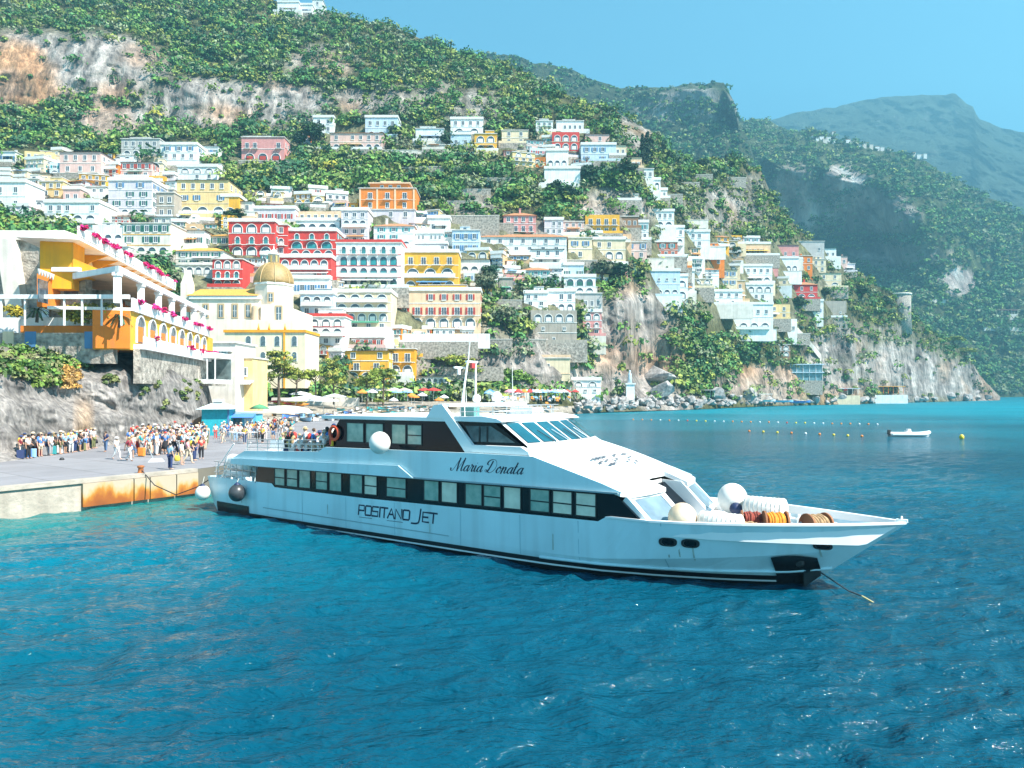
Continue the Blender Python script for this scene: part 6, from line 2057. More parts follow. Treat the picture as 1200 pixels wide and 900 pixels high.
def cwin(px, yt, yb, hw, y, arch=False, parent=ch):
    w_, h = 2 * hw * CD / F, (yb - yt) * CD / F
    b = MB()
    if not arch:
        b.box(-w_ / 2 - .35, w_ / 2 + .35, -.10, .1, -.3, h + .4, 0)
        b.box(-w_ / 2, w_ / 2, -.14, -.101, 0, h, 1)
        b.box(-.05, .05, -.18, -.141, 0, h, 2)
        b.box(-w_ / 2, w_ / 2, -.175, -.141, h * .5, h * .5 + .08, 2)
    else:
        n = 10
        arc = [(w_ / 2 * math.cos(math.pi * i / n), h - w_ / 2 + w_ / 2 * math.sin(math.pi * i / n)) for i in range(n + 1)]
        P = [(w_ / 2, 0)] + arc + [(-w_ / 2, 0)]
        b.prism([(x * 1.25, 0, z * 1.05 - .1) for x, z in P], (0, -.08, 0), (0, .1, 0), 2)
        b.prism([(x, 0, z) for x, z in P], (0, -.12, 0), (0, -.081, 0), 1)
    b2 = b.build('window', [tanm, mat('church_glass', (.12, .17, .20), .15, .3, 2), FRAME], parent)
    b2.location = (CX(px), y, CZz(yb))
for px in (239, 257, 273.5, 289):
    cwin(px, 357, 371, 2.2, 1.0)
cwin(316.5, 344, 353, 2.2, -1.3 + .05 if False else .49)
cwin(330, 361, 376, 2.8, -2.0)
b = MB(); b.tube([(CX(302.5), -.2, CZz(377)), (CX(302.5), -.2, CZz(361)), (CX(302.5), -.2, CZz(359))], [7 * CD / F, 7 * CD / F, 6 * CD / F], 20); b.build('round_turret', PAINT['peach'], ch)
# bell gable left
b = MB(); b.box(CX(207), CX(217), 2, 5, CZz(405), CZz(330)); b.prism([(CX(207), 0, CZz(330) + .01), (CX(217), 0, CZz(330) + .01), (CX(213), 0, CZz(314))], (0, 2.2, 0), (0, 4.8, 0)); b.build('gable_tower', ivory, ch)
b = MB(); b.prism([(CX(217), 0, CZz(352)), (CX(223), 0, CZz(352)), (CX(219), 0, CZz(343)), (CX(217), 0, CZz(331))], (0, 2.4, 0), (0, 3.6, 0)); b.build('volute', FRAME, ch)
# lower convent range with round headed windows and an ochre cornice
low = thing('parish_house', 'long cream parish house with round headed windows and an ochre cornice below the church dome', 'house', ch.location, 0)
b = MB(); b.box(CX(275), CX(366), -6, 6, CZz(455), CZz(392)); b.build('wall', mat('parish_plaster', (.86, .74, .53), .85, .08, .4, .1, 6, stain=.25), low)
b = MB(); b.box(CX(274), CX(367), -6.3, 6.2, CZz(392) + .002, CZz(389)); b.build('cornice', PAINT['gold'], low)
b = MB(); b.box(CX(283), CX(352), -4.5, 6, CZz(389) + .002, CZz(377)); b.build('upper_wall', ivory, low)
for px in (302, 318.5, 334.5, 354):
    cwin(px, 396, 407, 2.6, -6, True, low)
for px in (302, 318.5, 334.5, 354):
    cwin(px, 414, 424, 2.4, -6, True, low)
b = MB(); b.box(CX(341.6), CX(343.4), -6.25, -6.002, CZz(455), CZz(392)); b.build('pilaster', PAINT['gold'], low)
for px in (313, 325, 343):
    b = MB(); b.lathe([(.25, 0), (.32, .3), (.14, .8), (.05, 1.5)], (CX(px), -5.8, CZz(389) + .01), 8); b.build('finial', PAINT['gold'], low)
# ------------------------------------------------------------------ people
def skin_mesh(name, verts, edges, radii, m, sub=1):
    me = bpy.data.meshes.new('skeleton')
    me.from_pydata(verts, edges, [])
    o = bpy.data.objects.new('skeleton', me)
    COL.objects.link(o)
    o.modifiers.new('skin', 'SKIN')
    for i, r in enumerate(radii):
        v = me.skin_vertices[0].data[i]
        v.radius = (r, r) if not isinstance(r, tuple) else r
        v.use_root = i == 0
    if sub:
        s = o.modifiers.new('sub', 'SUBSURF'); s.levels = sub; s.render_levels = sub
    dg = bpy.context.evaluated_depsgraph_get()
    out = bpy.data.meshes.new_from_object(o.evaluated_get(dg))
    bpy.data.objects.remove(o)
    bpy.data.meshes.remove(me)
    out.name = name
    out.materials.clear()
    out.materials.append(m)
    out.polygons.foreach_set('use_smooth', [True] * len(out.polygons))
    return out

SKINM = [mat('skin_light', (.55, .34, .25), .6, .05), mat('skin_tan', (.42, .24, .16), .6, .05), mat('skin_dark', (.22, .12, .08), .6, .05)]
HAIRM = {'brown': mat('hair_brown', (.06, .035, .02), .7), 'black': mat('hair_black', (.015, .012, .01), .6), 'fair': mat('hair_fair', (.42, .30, .14), .7), 'grey': mat('hair_grey', (.40, .38, .36), .7)}
CLOTH = {k: mat('cloth_' + k, c, .9, .08, 4) for k, c in dict(white=(.70, .70, .70), black=(.02, .02, .025), navy=(.03, .05, .14), blue=(.08, .22, .55), sky=(.30, .52, .72), red=(.60, .05, .04), pink=(.72, .32, .38), yellow=(.78, .55, .06), green=(.08, .28, .14), grey=(.32, .32, .33),
                                                              beige=(.58, .48, .35), denim=(.10, .17, .30), orange=(.75, .26, .04), maroon=(.25, .03, .05), olive=(.18, .19, .08), teal=(.04, .33, .35)).items()}

def pose_skeleton(kind):
    """joint positions (y negative is forwards)"""
    J = dict(pel=(0, 0, .95), spi=(0, .01, 1.15), che=(0, 0, 1.34), nec=(0, 0, 1.48), hea=(0, -.015, 1.60), top=(0, -.01, 1.69), nos=(0, -.115, 1.60))
    L = {}
    def legs(l, r):
        for s, (kx, kz, ax, az) in ((1, l), (-1, r)):
            n = 'l' if s > 0 else 'r'
            J['hip' + n] = (.09 * s, 0, .90); J['kne' + n] = (.10 * s, kx, kz); J['ank' + n] = (.105 * s, ax, az); J['toe' + n] = (.12 * s, ax - .17, max(.035, az - .05))
    def arms(l, r):
        for s, (e, w) in ((1, l), (-1, r)):
            n = 'l' if s > 0 else 'r'
            J['sho' + n] = (.185 * s, 0, 1.41); J['elb' + n] = (e[0] * s, e[1], e[2]); J['wri' + n] = (w[0] * s, w[1], w[2])
    st = ((.0, .50, .02, .085), (-.01, .50, .01, .085))
    if kind == 'stand':
        legs(*st); arms(((.24, .03, 1.13), (.25, -.05, .89)), ((.24, .02, 1.13), (.26, -.06, .89)))
    elif kind == 'phone':
        legs((.0, .50, .04, .085), (-.03, .50, -.02, .085)); arms(((.23, -.02, 1.13), (.10, -.27, 1.24)), ((.24, .03, 1.13), (.25, -.04, .88)))
    elif kind == 'bag':
        legs((-.02, .50, -.05, .085), (.0, .50, .05, .085)); arms(((.26, .04, 1.14), (.20, -.16, 1.02)), ((.25, .02, 1.12), (.28, -.02, .87)))
    elif kind == 'walk':
        legs((-.20, .54, -.24, .085), (.04, .50, .30, .14)); arms(((.24, .14, 1.15), (.24, .10, .92)), ((.24, -.10, 1.15), (.22, -.30, .99)))
    elif kind == 'stride':
        legs((.06, .50, .34, .13), (-.17, .53, -.18, .085)); arms(((.24, -.12, 1.15), (.22, -.28, .98)), ((.25, .12, 1.14), (.26, .16, .90)))
    elif kind == 'sit':
        for k in list(J):
            J[k] = (J[k][0], J[k][1] + .05, J[k][2] - .40)
        for s, n in ((1, 'l'), (-1, 'r')):
            J['hip' + n] = (.09 * s, .03, .53); J['kne' + n] = (.12 * s, -.40, .52); J['ank' + n] = (.12 * s, -.40, .09); J['toe' + n] = (.13 * s, -.58, .04)
            J['sho' + n] = (.185 * s, .05, 1.01); J['elb' + n] = (.25 * s, -.02, .75); J['wri' + n] = (.14 * s, -.24, .62)
    return J

def person_meshes(kind):
    J = pose_skeleton(kind)
    R = dict(pel=.125, spi=.112, che=(.155, .11), nec=.052, hea=.092, top=.06, nos=.018)
    for n in 'lr':
        R.update({'hip' + n: .088, 'kne' + n: .058, 'ank' + n: .042, 'toe' + n: .036, 'sho' + n: .058, 'elb' + n: .042, 'wri' + n: .028})
    E = [('pel', 'spi'), ('spi', 'che'), ('che', 'nec'), ('nec', 'hea'), ('hea', 'top'), ('hea', 'nos')]
    for n in 'lr':
        E += [('pel', 'hip' + n), ('hip' + n, 'kne' + n), ('kne' + n, 'ank' + n), ('ank' + n, 'toe' + n), ('che', 'sho' + n), ('sho' + n, 'elb' + n), ('elb' + n, 'wri' + n)]
        s = 1 if n == 'l' else -1
        e, w_ = Vector(J['elb' + n]), Vector(J['wri' + n])
        d = (w_ - e).normalized()
        side = d.cross(Vector((s, 0, 0)))
        side = side.normalized() if side.length > .1 else Vector((0, -1, 0))
        palm = w_ + d * .06
        J['pal' + n] = tuple(palm); R['pal' + n] = .030; E.append(('wri' + n, 'pal' + n))
        for k, (o, ln) in enumerate(((-.026, .062), (-.009, .074), (.009, .070), (.026, .054))):
            a = palm + side * o + d * .035; c = a + d * ln + Vector((-s * .012, 0, 0))
            J['fa%d' % k + n] = tuple(a); J['fb%d' % k + n] = tuple(c)
            R['fa%d' % k + n] = .010; R['fb%d' % k + n] = .008
            E += [('pal' + n, 'fa%d' % k + n), ('fa%d' % k + n, 'fb%d' % k + n)]
        a = w_ + d * .03 + side * -.04; c = a + d * .04 + side * -.02
        J['tb' + n] = tuple(a); J['tc' + n] = tuple(c); R['tb' + n] = .011; R['tc' + n] = .009
        E += [('wri' + n, 'tb' + n), ('tb' + n, 'tc' + n)]
    def part(name, keys, edges, grow, m, over={}):
        keys = [k for k in keys]
        ix = {k: i for i, k in enumerate(keys)}
        rr = []
        for k in keys:
            r = over.get(k, R[k])
            rr.append(tuple(q + grow for q in r) if isinstance(r, tuple) else r + grow)
        return skin_mesh(name, [J[k] for k in keys], [(ix[a], ix[c]) for a, c in edges if a in ix and c in ix], rr, m)
    body = part('body', list(J), E, 0, SKINM[0])
    def mid(a, c, t):
        return tuple(Vector(J[a]).lerp(Vector(J[c]), t))
    J['slel'], J['sler'] = mid('shol', 'elbl', .8), mid('shor', 'elbr', .8)
    R['slel'] = R['sler'] = .05
    shirt = part('shirt', ['pel', 'spi', 'che', 'shol', 'shor', 'slel', 'sler'], [('pel', 'spi'), ('spi', 'che'), ('che', 'shol'), ('che', 'shor'), ('shol', 'slel'), ('shor', 'sler')], .020, CLOTH['white'])
    long_ = part('trousers', ['pel', 'hipl', 'hipr', 'knel', 'kner', 'ankl', 'ankr'], [('pel', 'hipl'), ('pel', 'hipr'), ('hipl', 'knel'), ('hipr', 'kner'), ('knel', 'ankl'), ('kner', 'ankr')], .020, CLOTH['navy'])
    J['shl'], J['shr'] = mid('hipl', 'knel', .9), mid('hipr', 'kner', .9)
    R['shl'] = R['shr'] = .07
    short = part('shorts', ['pel', 'hipl', 'hipr', 'shl', 'shr'], [('pel', 'hipl'), ('pel', 'hipr'), ('hipl', 'shl'), ('hipr', 'shr')], .020, CLOTH['navy'])
    hx, hy, hz_ = J['hea']
    h = MB()
    prof = [(.100 * math.cos(t), .115 * math.sin(t)) for t in np.linspace(-.25, 1.54, 7)]
    h.lathe(prof, (hx, hy + .022, hz_ + .005), 14)
    hair = h.mesh('hair', HAIRM['brown'])
    lh = MB(); lh.lathe(prof, (hx, hy + .022, hz_ + .005), 14); lh.tube([(hx, hy + .07, hz_ + .02), (hx, hy + .10, hz_ - .12), (hx, hy + .11, hz_ - .28)], [.085, .09, .05], 10)
    lhair = lh.mesh('hair', HAIRM['brown'])
    ht = MB(); ht.lathe([(.19, .0), (.195, .012), (.11, .03), (.10, .11), (.04, .125)], (hx, hy, hz_ + .045), 16)
    hat = ht.mesh('hat', CLOTH['beige'])
    cp = MB(); cp.lathe([(.104, 0), (.10, .07), (.04, .105)], (hx, hy, hz_ + .03), 14); cp.box(hx - .06, hx + .06, hy - .19, hy - .07, hz_ + .035, hz_ + .05)
    cap = cp.mesh('cap', CLOTH['white'])
    px_, py_, pz_ = J['che']
    bp = MB(); bp.tube([(px_, py_ + .20, pz_ - .26), (px_, py_ + .22, pz_ - .18), (px_, py_ + .21, pz_ + .04), (px_, py_ + .18, pz_ + .10)], [.09, .135, .13, .08], 10)
    for s in (-.09, .09):
        bp.tube([(px_ + s, py_ + .12, pz_ + .07), (px_ + s, py_ - .10, pz_ + .09), (px_ + s, py_ - .13, pz_ - .06), (px_ + s * 1.3, py_ + .10, pz_ - .22)], .018, 5)
    pack = bp.mesh('backpack', CLOTH['red'])
    sk = MB()
    p = J['pel']
    if kind == 'sit':
        skirt = short
    else:
        sk.lathe([(.30, -.52), (.24, -.25), (.175, .0), (.15, .10)], p, 16)
        skirt = sk.mesh('skirt', CLOTH['red'])
    return dict(body=body, shirt=shirt, trousers=long_, shorts=short, skirt=skirt, hair=hair, long_hair=lhair, hat=hat, cap=cap, backpack=pack)
PM = {k: person_meshes(k) for k in ('stand', 'phone', 'bag', 'walk', 'stride', 'sit')}
GARMENT = {'trousers': 'trousers', 'shorts': 'shorts', 'skirt': 'skirt'}
pr = random.Random(42)

def put(o, m):
    o.material_slots[0].link = 'OBJECT'
    o.material_slots[0].material = m
    return o

def person(loc, rz, kind, top, bot, garment='trousers', hair='brown', long=False, head=None, headc='white', pack=None, where='on the quay', group=None, h=None):
    g = 'shorts' if kind == 'sit' and garment == 'skirt' else garment
    bits = '%s top, %s %s' % (top, bot, g)
    extra = []
    if head:
        extra.append('%s %s' % (headc, head))
    else:
        extra.append(('long ' if long else '') + hair + ' hair')
    lab = 'person in %s, %s' % (bits, extra[0])
    if pack:
        lab += ', %s backpack' % pack
    verb = {'sit': 'seated', 'walk': 'walking', 'stride': 'striding', 'phone': 'looking at a hand', 'bag': 'carrying', 'stand': 'standing'}[kind]
    if kind in ('phone', 'bag'):
        verb = 'standing'
    lab += ', ' + verb + ' ' + where
    if lab in LABELS or len(lab.replace(',', '').split()) > 16:
        return None
    t = thing('person', lab, 'person', loc, rz, group)
    s = (h or pr.uniform(1.6, 1.84)) / 1.75
    t.scale = (s, s, s)
    P = PM[kind]
    put(link('body', P['body'], t), pr.choice(SKINM[:2] + SKINM[:1] + SKINM[2:] if pr.random() < .3 else SKINM[:2]))
    put(link('shirt', P['shirt'], t), CLOTH[top])
    put(link(g, P[g], t), CLOTH[bot])
    put(link('hair', P['long_hair' if long else 'hair'], t), HAIRM[hair])
    if head:
        put(link(head, P[head], t), CLOTH[headc])
    if pack:
        put(link('backpack', P['backpack'], t), CLOTH[pack])
    return t

TOPS = ['white'] * 7 + ['sky', 'blue', 'black', 'navy', 'grey', 'red', 'pink', 'yellow', 'beige', 'green', 'teal', 'orange', 'maroon', 'white', 'black', 'blue']
BOTS = ['denim', 'navy', 'black', 'white', 'beige', 'blue', 'grey', 'red', 'olive', 'white', 'denim', 'black']
def random_person(loc, rz, kind, where, group):
    for _ in range(60):
        fem = pr.random() < .5
        head = pr.choice([None, None, None, 'cap', 'hat']) if kind != 'sit' else pr.choice([None, None, 'cap', 'hat'])
        o = person(loc, rz, kind, pr.choice(TOPS), pr.choice(BOTS), pr.choice(['trousers', 'trousers', 'shorts', 'skirt'] if fem else ['trousers', 'shorts', 'trousers']), pr.choice(['brown', 'black', 'brown', 'fair', 'grey']), fem and pr.random() < .7,
                   head, pr.choice(['white', 'beige', 'navy', 'red', 'black']), pr.choice([None, None, None, 'red', 'black', 'blue', 'grey']) if kind != 'sit' and not head else None, where, group)
        if o:
            return o
    print('no label left for', where)

PLACED = []
def on_quay(px, py):
    return pt(px, py, ground_d(py, BZ))
def clear(p, r=.42):
    return all((p.x - q.x) ** 2 + (p.y - q.y) ** 2 > r * r for q in PLACED)

# picked out one by one
for px, py, kind, top, bot, gar, hair, lng, head, hc, pk, rz, where in (
    (199.5, 550.5, 'stand', 'sky', 'navy', 'trousers', 'black', False, None, '', None, 2.6, 'nearest the quay edge by the stern'),
    (206, 547.5, 'bag', 'white', 'beige', 'trousers', 'brown', False, None, '', None, 1.2, 'at the quay edge beside a yellow bag'),
    (213, 545, 'stand', 'white', 'beige', 'shorts', 'fair', False, 'cap', 'red', None, 1.6, 'at the boarding place'),
    (220, 543.5, 'walk', 'pink', 'beige', 'trousers', 'brown', True, None, '', None, 1.7, 'at the boarding place'),
    (228, 540, 'stand', 'black', 'navy', 'trousers', 'black', False, None, '', 'yellow', 1.5, 'close to the gangway'),
    (236, 538, 'stand', 'red', 'black', 'trousers', 'brown', False, None, '', None, .5, 'beside the gangway'),
    (116, 532.5, 'stand', 'black', 'black', 'trousers', 'black', False, None, '', 'red', .2, 'alone in front of the rock'),
    (124, 529.5, 'bag', 'navy', 'denim', 'trousers', 'brown', False, None, '', None, -.4, 'in front of the rock'),
    (136.5, 538.5, 'walk', 'white', 'white', 'trousers', 'brown', False, 'hat', 'white', None, 1.3, 'across the open quay'),
    (151.5, 540.5, 'stride', 'maroon', 'white', 'trousers', 'fair', True, None, '', None, 1.5, 'across the open quay'),
    (160, 532, 'stand', 'beige', 'red', 'skirt', 'brown', True, None, '', None, 2.9, 'in the middle of the quay'),
    (183, 531, 'phone', 'black', 'white', 'shorts', 'brown', False, None, '', None, .4, 'with a trolley bag'),
    (28.5, 534.5, 'stand', 'sky', 'denim', 'trousers', 'brown', False, 'cap', 'navy', None, 1.9, 'first in the rock queue'),
    (49, 532.5, 'stand', 'olive', 'black', 'trousers', 'brown', False, None, '', None, 1.0, 'in the rock queue'),
    (252.5, 514.5, 'stand', 'white', 'red', 'trousers', 'brown', False, None, '', None, .2, 'alone before the turquoise kiosk'),
    (260, 514.5, 'stand', 'sky', 'black', 'shorts', 'brown', False, 'cap', 'white', None, .1, 'before the turquoise kiosk'),
    (276, 517.5, 'stand', 'white', 'sky', 'trousers', 'grey', False, None, '', None, .3, 'right of the turquoise kiosk door')):
    p = on_quay(px, py)
    PLACED.append(p)
    person(p, rz, kind, top, bot, gar, hair, lng, head, hc, pk, where)

def crowd(n, f, where, group, kinds, face):
    k = tries = 0
    while k < n and tries < n * 40:
        tries += 1
        px, py = f()
        p = on_quay(px, py)
        if not clear(p):
            continue
        PLACED.append(p)
        random_person(p, face + pr.uniform(-.9, .9), pr.choice(kinds), where, group)
        k += 1
base = lambda px: np.interp(px, [0, 30, 60, 90, 110, 140, 170, 200, 225, 243, 300, 345], [540, 535.5, 531.5, 527.5, 524, 519.5, 515.5, 512, 509.5, 507, 503, 502])
def f1():
    px = pr.uniform(24, 112); return px, base(px) + pr.uniform(-.4, 2.6)
def f2():
    px = pr.uniform(152, 242); return px, base(px) + pr.uniform(1.5, 20)
def f3():
    px = pr.uniform(182, 240); return px, base(px) + pr.uniform(8, 26)
def f4():
    px = pr.uniform(262, 345); return px, pr.uniform(504, 520)
crowd(38, f1, 'in the rock queue', 'people queueing along the rock', ['stand', 'bag', 'phone'], 1.3)
crowd(85, f2, 'by the rock foot', 'crowd waiting at the rock foot', ['stand', 'bag', 'phone', 'walk'], .6)
crowd(16, f3, 'near the ferry stern', 'people near the ferry stern', ['stand', 'walk', 'bag', 'stride'], 1.4)
crowd(46, f4, 'behind the ferry', 'people on the quay behind the ferry', ['stand', 'bag', 'walk'], 0)

# passengers aboard
k = 0
for i, (s_, u_, a_) in enumerate(SEATS):
    if pr.random() < .82 and not (s_ < 5.6 and abs(u_ - 2.72) < .1):
        z = 3.02 + .0062 * s_
        random_person(ship_world(s_, u_, z), SHIP_RZ + math.radians(a_) + math.pi / 2 - math.pi, 'sit', 'on the upper deck', 'passengers on the upper ferry deck')
for s_, u_, c in ((8.2, 2.3, 'sky'), (7.6, 1.9, 'white'), (6.4, -2.9, 'yellow'), (9.0, 1.2, 'orange'), (9.1, .2, 'red'), (5.1, -2.8, 'white'), (8.9, -1.0, 'white'), (9.2, 2.5, 'yellow'), (7.1, 2.75, ''), (6.5, 2.3, ''), (5.9, 2.75, ''), (8.0, .55, ''), (7.0, -.85, ''), (6.0, -.85, ''), (8.6, 2.8, ''), (7.7, 2.7, ''), (5.0, -.8, '')):
    random_person(ship_world(s_, u_, 3.03 + .006 * s_), pr.uniform(0, 6), 'stand', 'on the upper deck', 'passengers on the upper ferry deck')
for s_, u_ in ((2.2, 2.3), (2.7, 1.6), (3.0, 2.5), (.3, .6), (1.0, .2)):
    random_person(ship_world(s_, u_, 1.18), pr.uniform(0, 6), 'stand', 'on the aft deck', 'people on the lower ferry deck')

# luggage
def suitcase(px, py, c, label, h=.68):
    p = on_quay(px, py)
    t = thing('suitcase', label, 'suitcase', p, pr.uniform(-.6, .6), 'luggage on the quay')
    b = MB(); b.box(-.22, .22, -.14, .14, .05, h); b.box(-.20, .20, -.165, .165, .09, h - .05); b.build('shell', CLOTH[c], t)
    b = MB()
    for x in (-.16, .16):
        b.tube([(x, .05, h), (x, .05, h + .32)], .012, 5)
    b.box(-.17, .17, .035, .065, h + .30, h + .335); b.build('handle', rubber, t)
    for x in (-.17, .17):
        b = MB(); b.tube([(x - .02, 0, .045), (x + .02, 0, .045)], .045, 8); b.build('wheel', rubber, t)
for a in ((24, 538.2, 'navy', 'dark blue suitcase at the very start of the queue'), (32.5, 537.2, 'blue', 'bright blue suitcase near the start of the queue'), (38, 536.5, 'sky', 'light blue suitcase standing right of the bright blue one'), (45, 534.8, 'maroon', 'dark maroon suitcase in the queue'),
          (52, 534, 'grey', 'grey suitcase beside the person in olive top'), (62, 532.8, 'teal', 'teal suitcase in the queue below the rock'), (71, 531.5, 'white', 'white suitcase in the queue below the rock'), (97, 528.5, 'olive', 'olive suitcase at the end of the queue'), (184.5, 533, 'black', 'black trolley bag beside the person looking at a hand'),
          (166, 535, 'orange', 'orange suitcase lying near the person in the red skirt')):
    suitcase(*a)
t = thing('handbag', 'bright yellow bag held at the quay edge near the stern', 'bag', on_quay(207.6, 548), .3)
b = MB(); b.tube([(0, 0, .42), (0, 0, .5), (0, 0, .72), (0, 0, .80)], [.12, .19, .17, .08], 10); b.build('pouch', CLOTH['yellow'], t)
b = MB(); b.tube([(-.1, 0, .78), (-.07, 0, .95), (.07, 0, .95), (.1, 0, .78)], .015, 5); b.build('strap', CLOTH['yellow'], t)
# mooring gear on the quay
t = thing('bollard', 'rust orange iron bollard on the quay edge with a rope', 'bollard', on_quay(165, 554.5), 0)
b = MB(); b.lathe([(.22, 0), (.17, .05), (.14, .3), (.2, .36), (.2, .44), (.08, .48)], (0, 0, 0), 14); b.build('post', mat('rust_iron', (.42, .14, .04), .8, .3), t)
b = MB()
p = on_quay(165, 554.5); q = ship_world(-.9, 2.9, 1.75)
b.tube([p + Vector((0, 0, .25)), p.lerp(q, .2) + Vector((.25, -.5, -.6)), p.lerp(q, .5) + Vector((.2, -.4, -1.1)), p.lerp(q, .8) + Vector((0, -.1, -.6)), q], .03, 6)
tag(b.build('stern_rope', mat('dark_rope', (.03, .03, .035), .8)), 'dark slack rope hanging from the rusty bollard to the ferry stern', 'rope')
for px, py in ((176, 541.5),):
    t = thing('barrier_foot', 'white plastic barrier foot lying on the open quay', 'barrier', on_quay(183, 541), .3)
    b = MB(); b.prism([(-.5, 0, 0), (.5, 0, 0), (.3, 0, .22), (-.3, 0, .22)], (0, -.25, 0), (0, .25, 0)); b.build('foot', FRAME, t)
    b = MB(); b.tube([(-.2, 0, .2), (-.45, 0, .9)], .04, 6); b.build('post', steel, t)
t = thing('drain_cap', 'small dark mooring ring plate on the bare quay', 'plate', on_quay(72.5, 539), 0)
b = MB(); b.lathe([(.16, 0), (.16, .06), (.1, .16), (.02, .18)], (0, 0, 0), 12); b.build('cap', rubber, t)
# ------------------------------------------------------------------ kiosk, beach, boats, far shore
teal_m = mat('turquoise_boards', (.02, .40, .48), .7, .12, 3.0, .1)
# turquoise ticket kiosk
p = on_quay(252, 510.5); d = p.y
t = thing('kiosk', 'turquoise ticket kiosk with a pale hipped roof at the foot of the rock', 'kiosk', p, .12)
sc_ = d / F
w_, h = 30 * sc_, 31 * sc_
b = MB(); b.box(-w_ / 2, w_ / 2, 0, 3.0, 0, h); b.build('wall', teal_m, t)
b = MB()
b.add([(-w_ / 2 - .5, -.6, h), (w_ / 2 + .5, -.6, h), (w_ / 2 + .5, 3.6, h), (-w_ / 2 - .5, 3.6, h), (-.5, 1.3, h + .75), (.5, 1.3, h + .75)], [(0, 1, 5, 4), (2, 3, 4, 5), (1, 2, 5), (3, 0, 4), (3, 2, 1, 0)])
b.box(-.5, .5, .9, 1.7, h + .76, h + 1.1)
b.build('roof', mat('kiosk_roof', (.55, .66, .68), .6), t)
b = MB(); b.box(w_ / 2 - .1, w_ / 2 + .1, -.05, -.001, 0, h); b.build('corner_post', SHUT['b'], t)
p = on_quay(283, 509); t = thing('ticket_office', 'light blue ticket office with open hatch and awning right of the turquoise kiosk', 'kiosk', p, .05)
w2 = 34 * sc_
b = MB(); b.box(-w2 / 2, w2 / 2, 0, 2.6, 0, 24 * sc_); b.build('wall', mat('light_blue_boards', (.10, .42, .56), .7, .1, 3), t)
b = MB(); b.box(-w2 * .30, w2 * .02, -.05, 0, 1.0, 2.0); b.build('hatch', GLASS_ARCH_SHADE, t)
b = MB(); b.box(w2 * .1, w2 * .4, -.05, -.001, .2, 1.9); b.build('notice_board', mat('notice_paper', (.55, .66, .72), .8, .3, 6), t)
b = MB(); b.prism([(0, 0, 24 * sc_ + .05), (0, -1.1, 24 * sc_ - .35), (0, -1.1, 24 * sc_ - .29), (0, 0, 24 * sc_ + .11)], (-w2 / 2, 0, 0), (w2 / 2, 0, 0)); b.build('awning', CLOTH['blue'], t)
b = MB(); b.box(-w2 / 2 - .2, w2 / 2 + .2, .05, 2.8, 24 * sc_ + .12, 24 * sc_ + .3); b.build('roof', mat('kiosk_roof', (.55, .66, .68), .6), t)
t = thing('board_fence', 'brown board screen leaning left of the turquoise kiosk', 'screen', on_quay(235, 509.5), .1)
b = MB(); b.prism([(-1.3, 0, 0), (1.2, 0, 0), (1.2, 0, 2.1), (.2, 0, 2.2), (-.9, 0, 1.6)], (0, 0, 0), (0, .15, 0)); b.build('panel', mat('brown_boards', (.26, .15, .09), .8, .3, 4), t)
for i, (px, py) in enumerate(((262, 519), (275, 520.5), (290, 519.5), (305, 518))):
    t = thing('crowd_barrier', 'grey steel crowd barrier on the quay in front of the kiosks', 'barrier', on_quay(px, py), .1 * i, 'crowd barriers by the kiosks', True)
    b = MB(); b.tube([(-.9, 0, 0), (-.9, 0, 1.05), (.9, 0, 1.05), (.9, 0, 0)], .025, 6); b.tube([(-.9, 0, .15), (.9, 0, .15)], .02, 5); b.build('frame', steel, t)
    b = MB()
    for x in np.linspace(-.75, .75, 9):
        b.tube([(x, 0, .15), (x, 0, 1.05)], .012, 4)
    b.build('bars', steel, t)
t = thing('parasol', 'green and white parasol tilted beside the boats behind the kiosk', 'parasol', on_quay(300, 497), .5)
b = MB(); b.tube([(0, 0, 0), (.5, 0, 2.6)], .04, 6); b.build('pole', FRAME, t)
b = MB(); b.lathe([(1.5, 2.3), (.8, 2.75), (.05, 3.0)], (.5, 0, 0), 8); b.build('canopy', CLOTH['green'], t)

# ---- beach houses and restaurants
def beach_house(nm, x0, x1, yt, yb, paint, label, rows, roof='F', d=200, **k):
    return house(nm, x0, x1, yt, yb, paint, label, rows, roof, d=d, **k)
beach_house('house', 600, 668, 420, 456, 'cream', 'cream beach house with three yellow arches and a roof terrace beside the beach', 'w4 a3o', 'F', 212, depth=8, trim='peach')
beach_house('house', 585, 622, 421, 440, 'peach', 'peach wing with a white cornice left of the cream beach house with yellow arches', 'w3', 'F', 213, depth=7, trim='snow')
beach_house('house', 668, 704, 446, 461, 'snow', 'low white bathing pavilion against the cliff at the end of the beach', 'a2 o3', 'F', 216, depth=6)
beach_house('restaurant', 484, 529, 441, 455, 'bone', 'white roofed beach restaurant with a striped veranda', 'a6', 'q', 196, depth=7)
beach_house('restaurant', 462, 486, 443, 456, 'peach', 'small peach beach cafe left of the white roofed restaurant', 'a3', 'f', 196, depth=7)
beach_house('restaurant', 404, 425, 440, 456, 'cream', 'cream beach cafe under the deep yellow hotel', 'a3', 'f', 192, depth=7)
beach_house('house', 366, 398, 438, 456, 'snow', 'plain white beach house behind the pines', 'w4 a3', 'F', 188, depth=7)
def wall_at(name, label, px0, px1, yt, yb, d, m, th=1.0, cat='wall'):
    return wall_thing(name, label, px0, px1, yt, yb, d, m, th, cat)
wall_at('hedge_wall', 'long low wall with a bright hedge along the promenade', 470, 620, 458.5, 464, 196, PAINT['bone'], 1.0)
r = np.random.default_rng(4)
C = np.array([pt(x, 457.5, 196.3) for x in r.uniform(482, 618, 130)])
V, Q, c = leaf_cloud(C, np.full(len(C), .6), 30, .16, np.tile(np.array([(.20, .28, .04)]), (len(C), 1)), .8, 3)
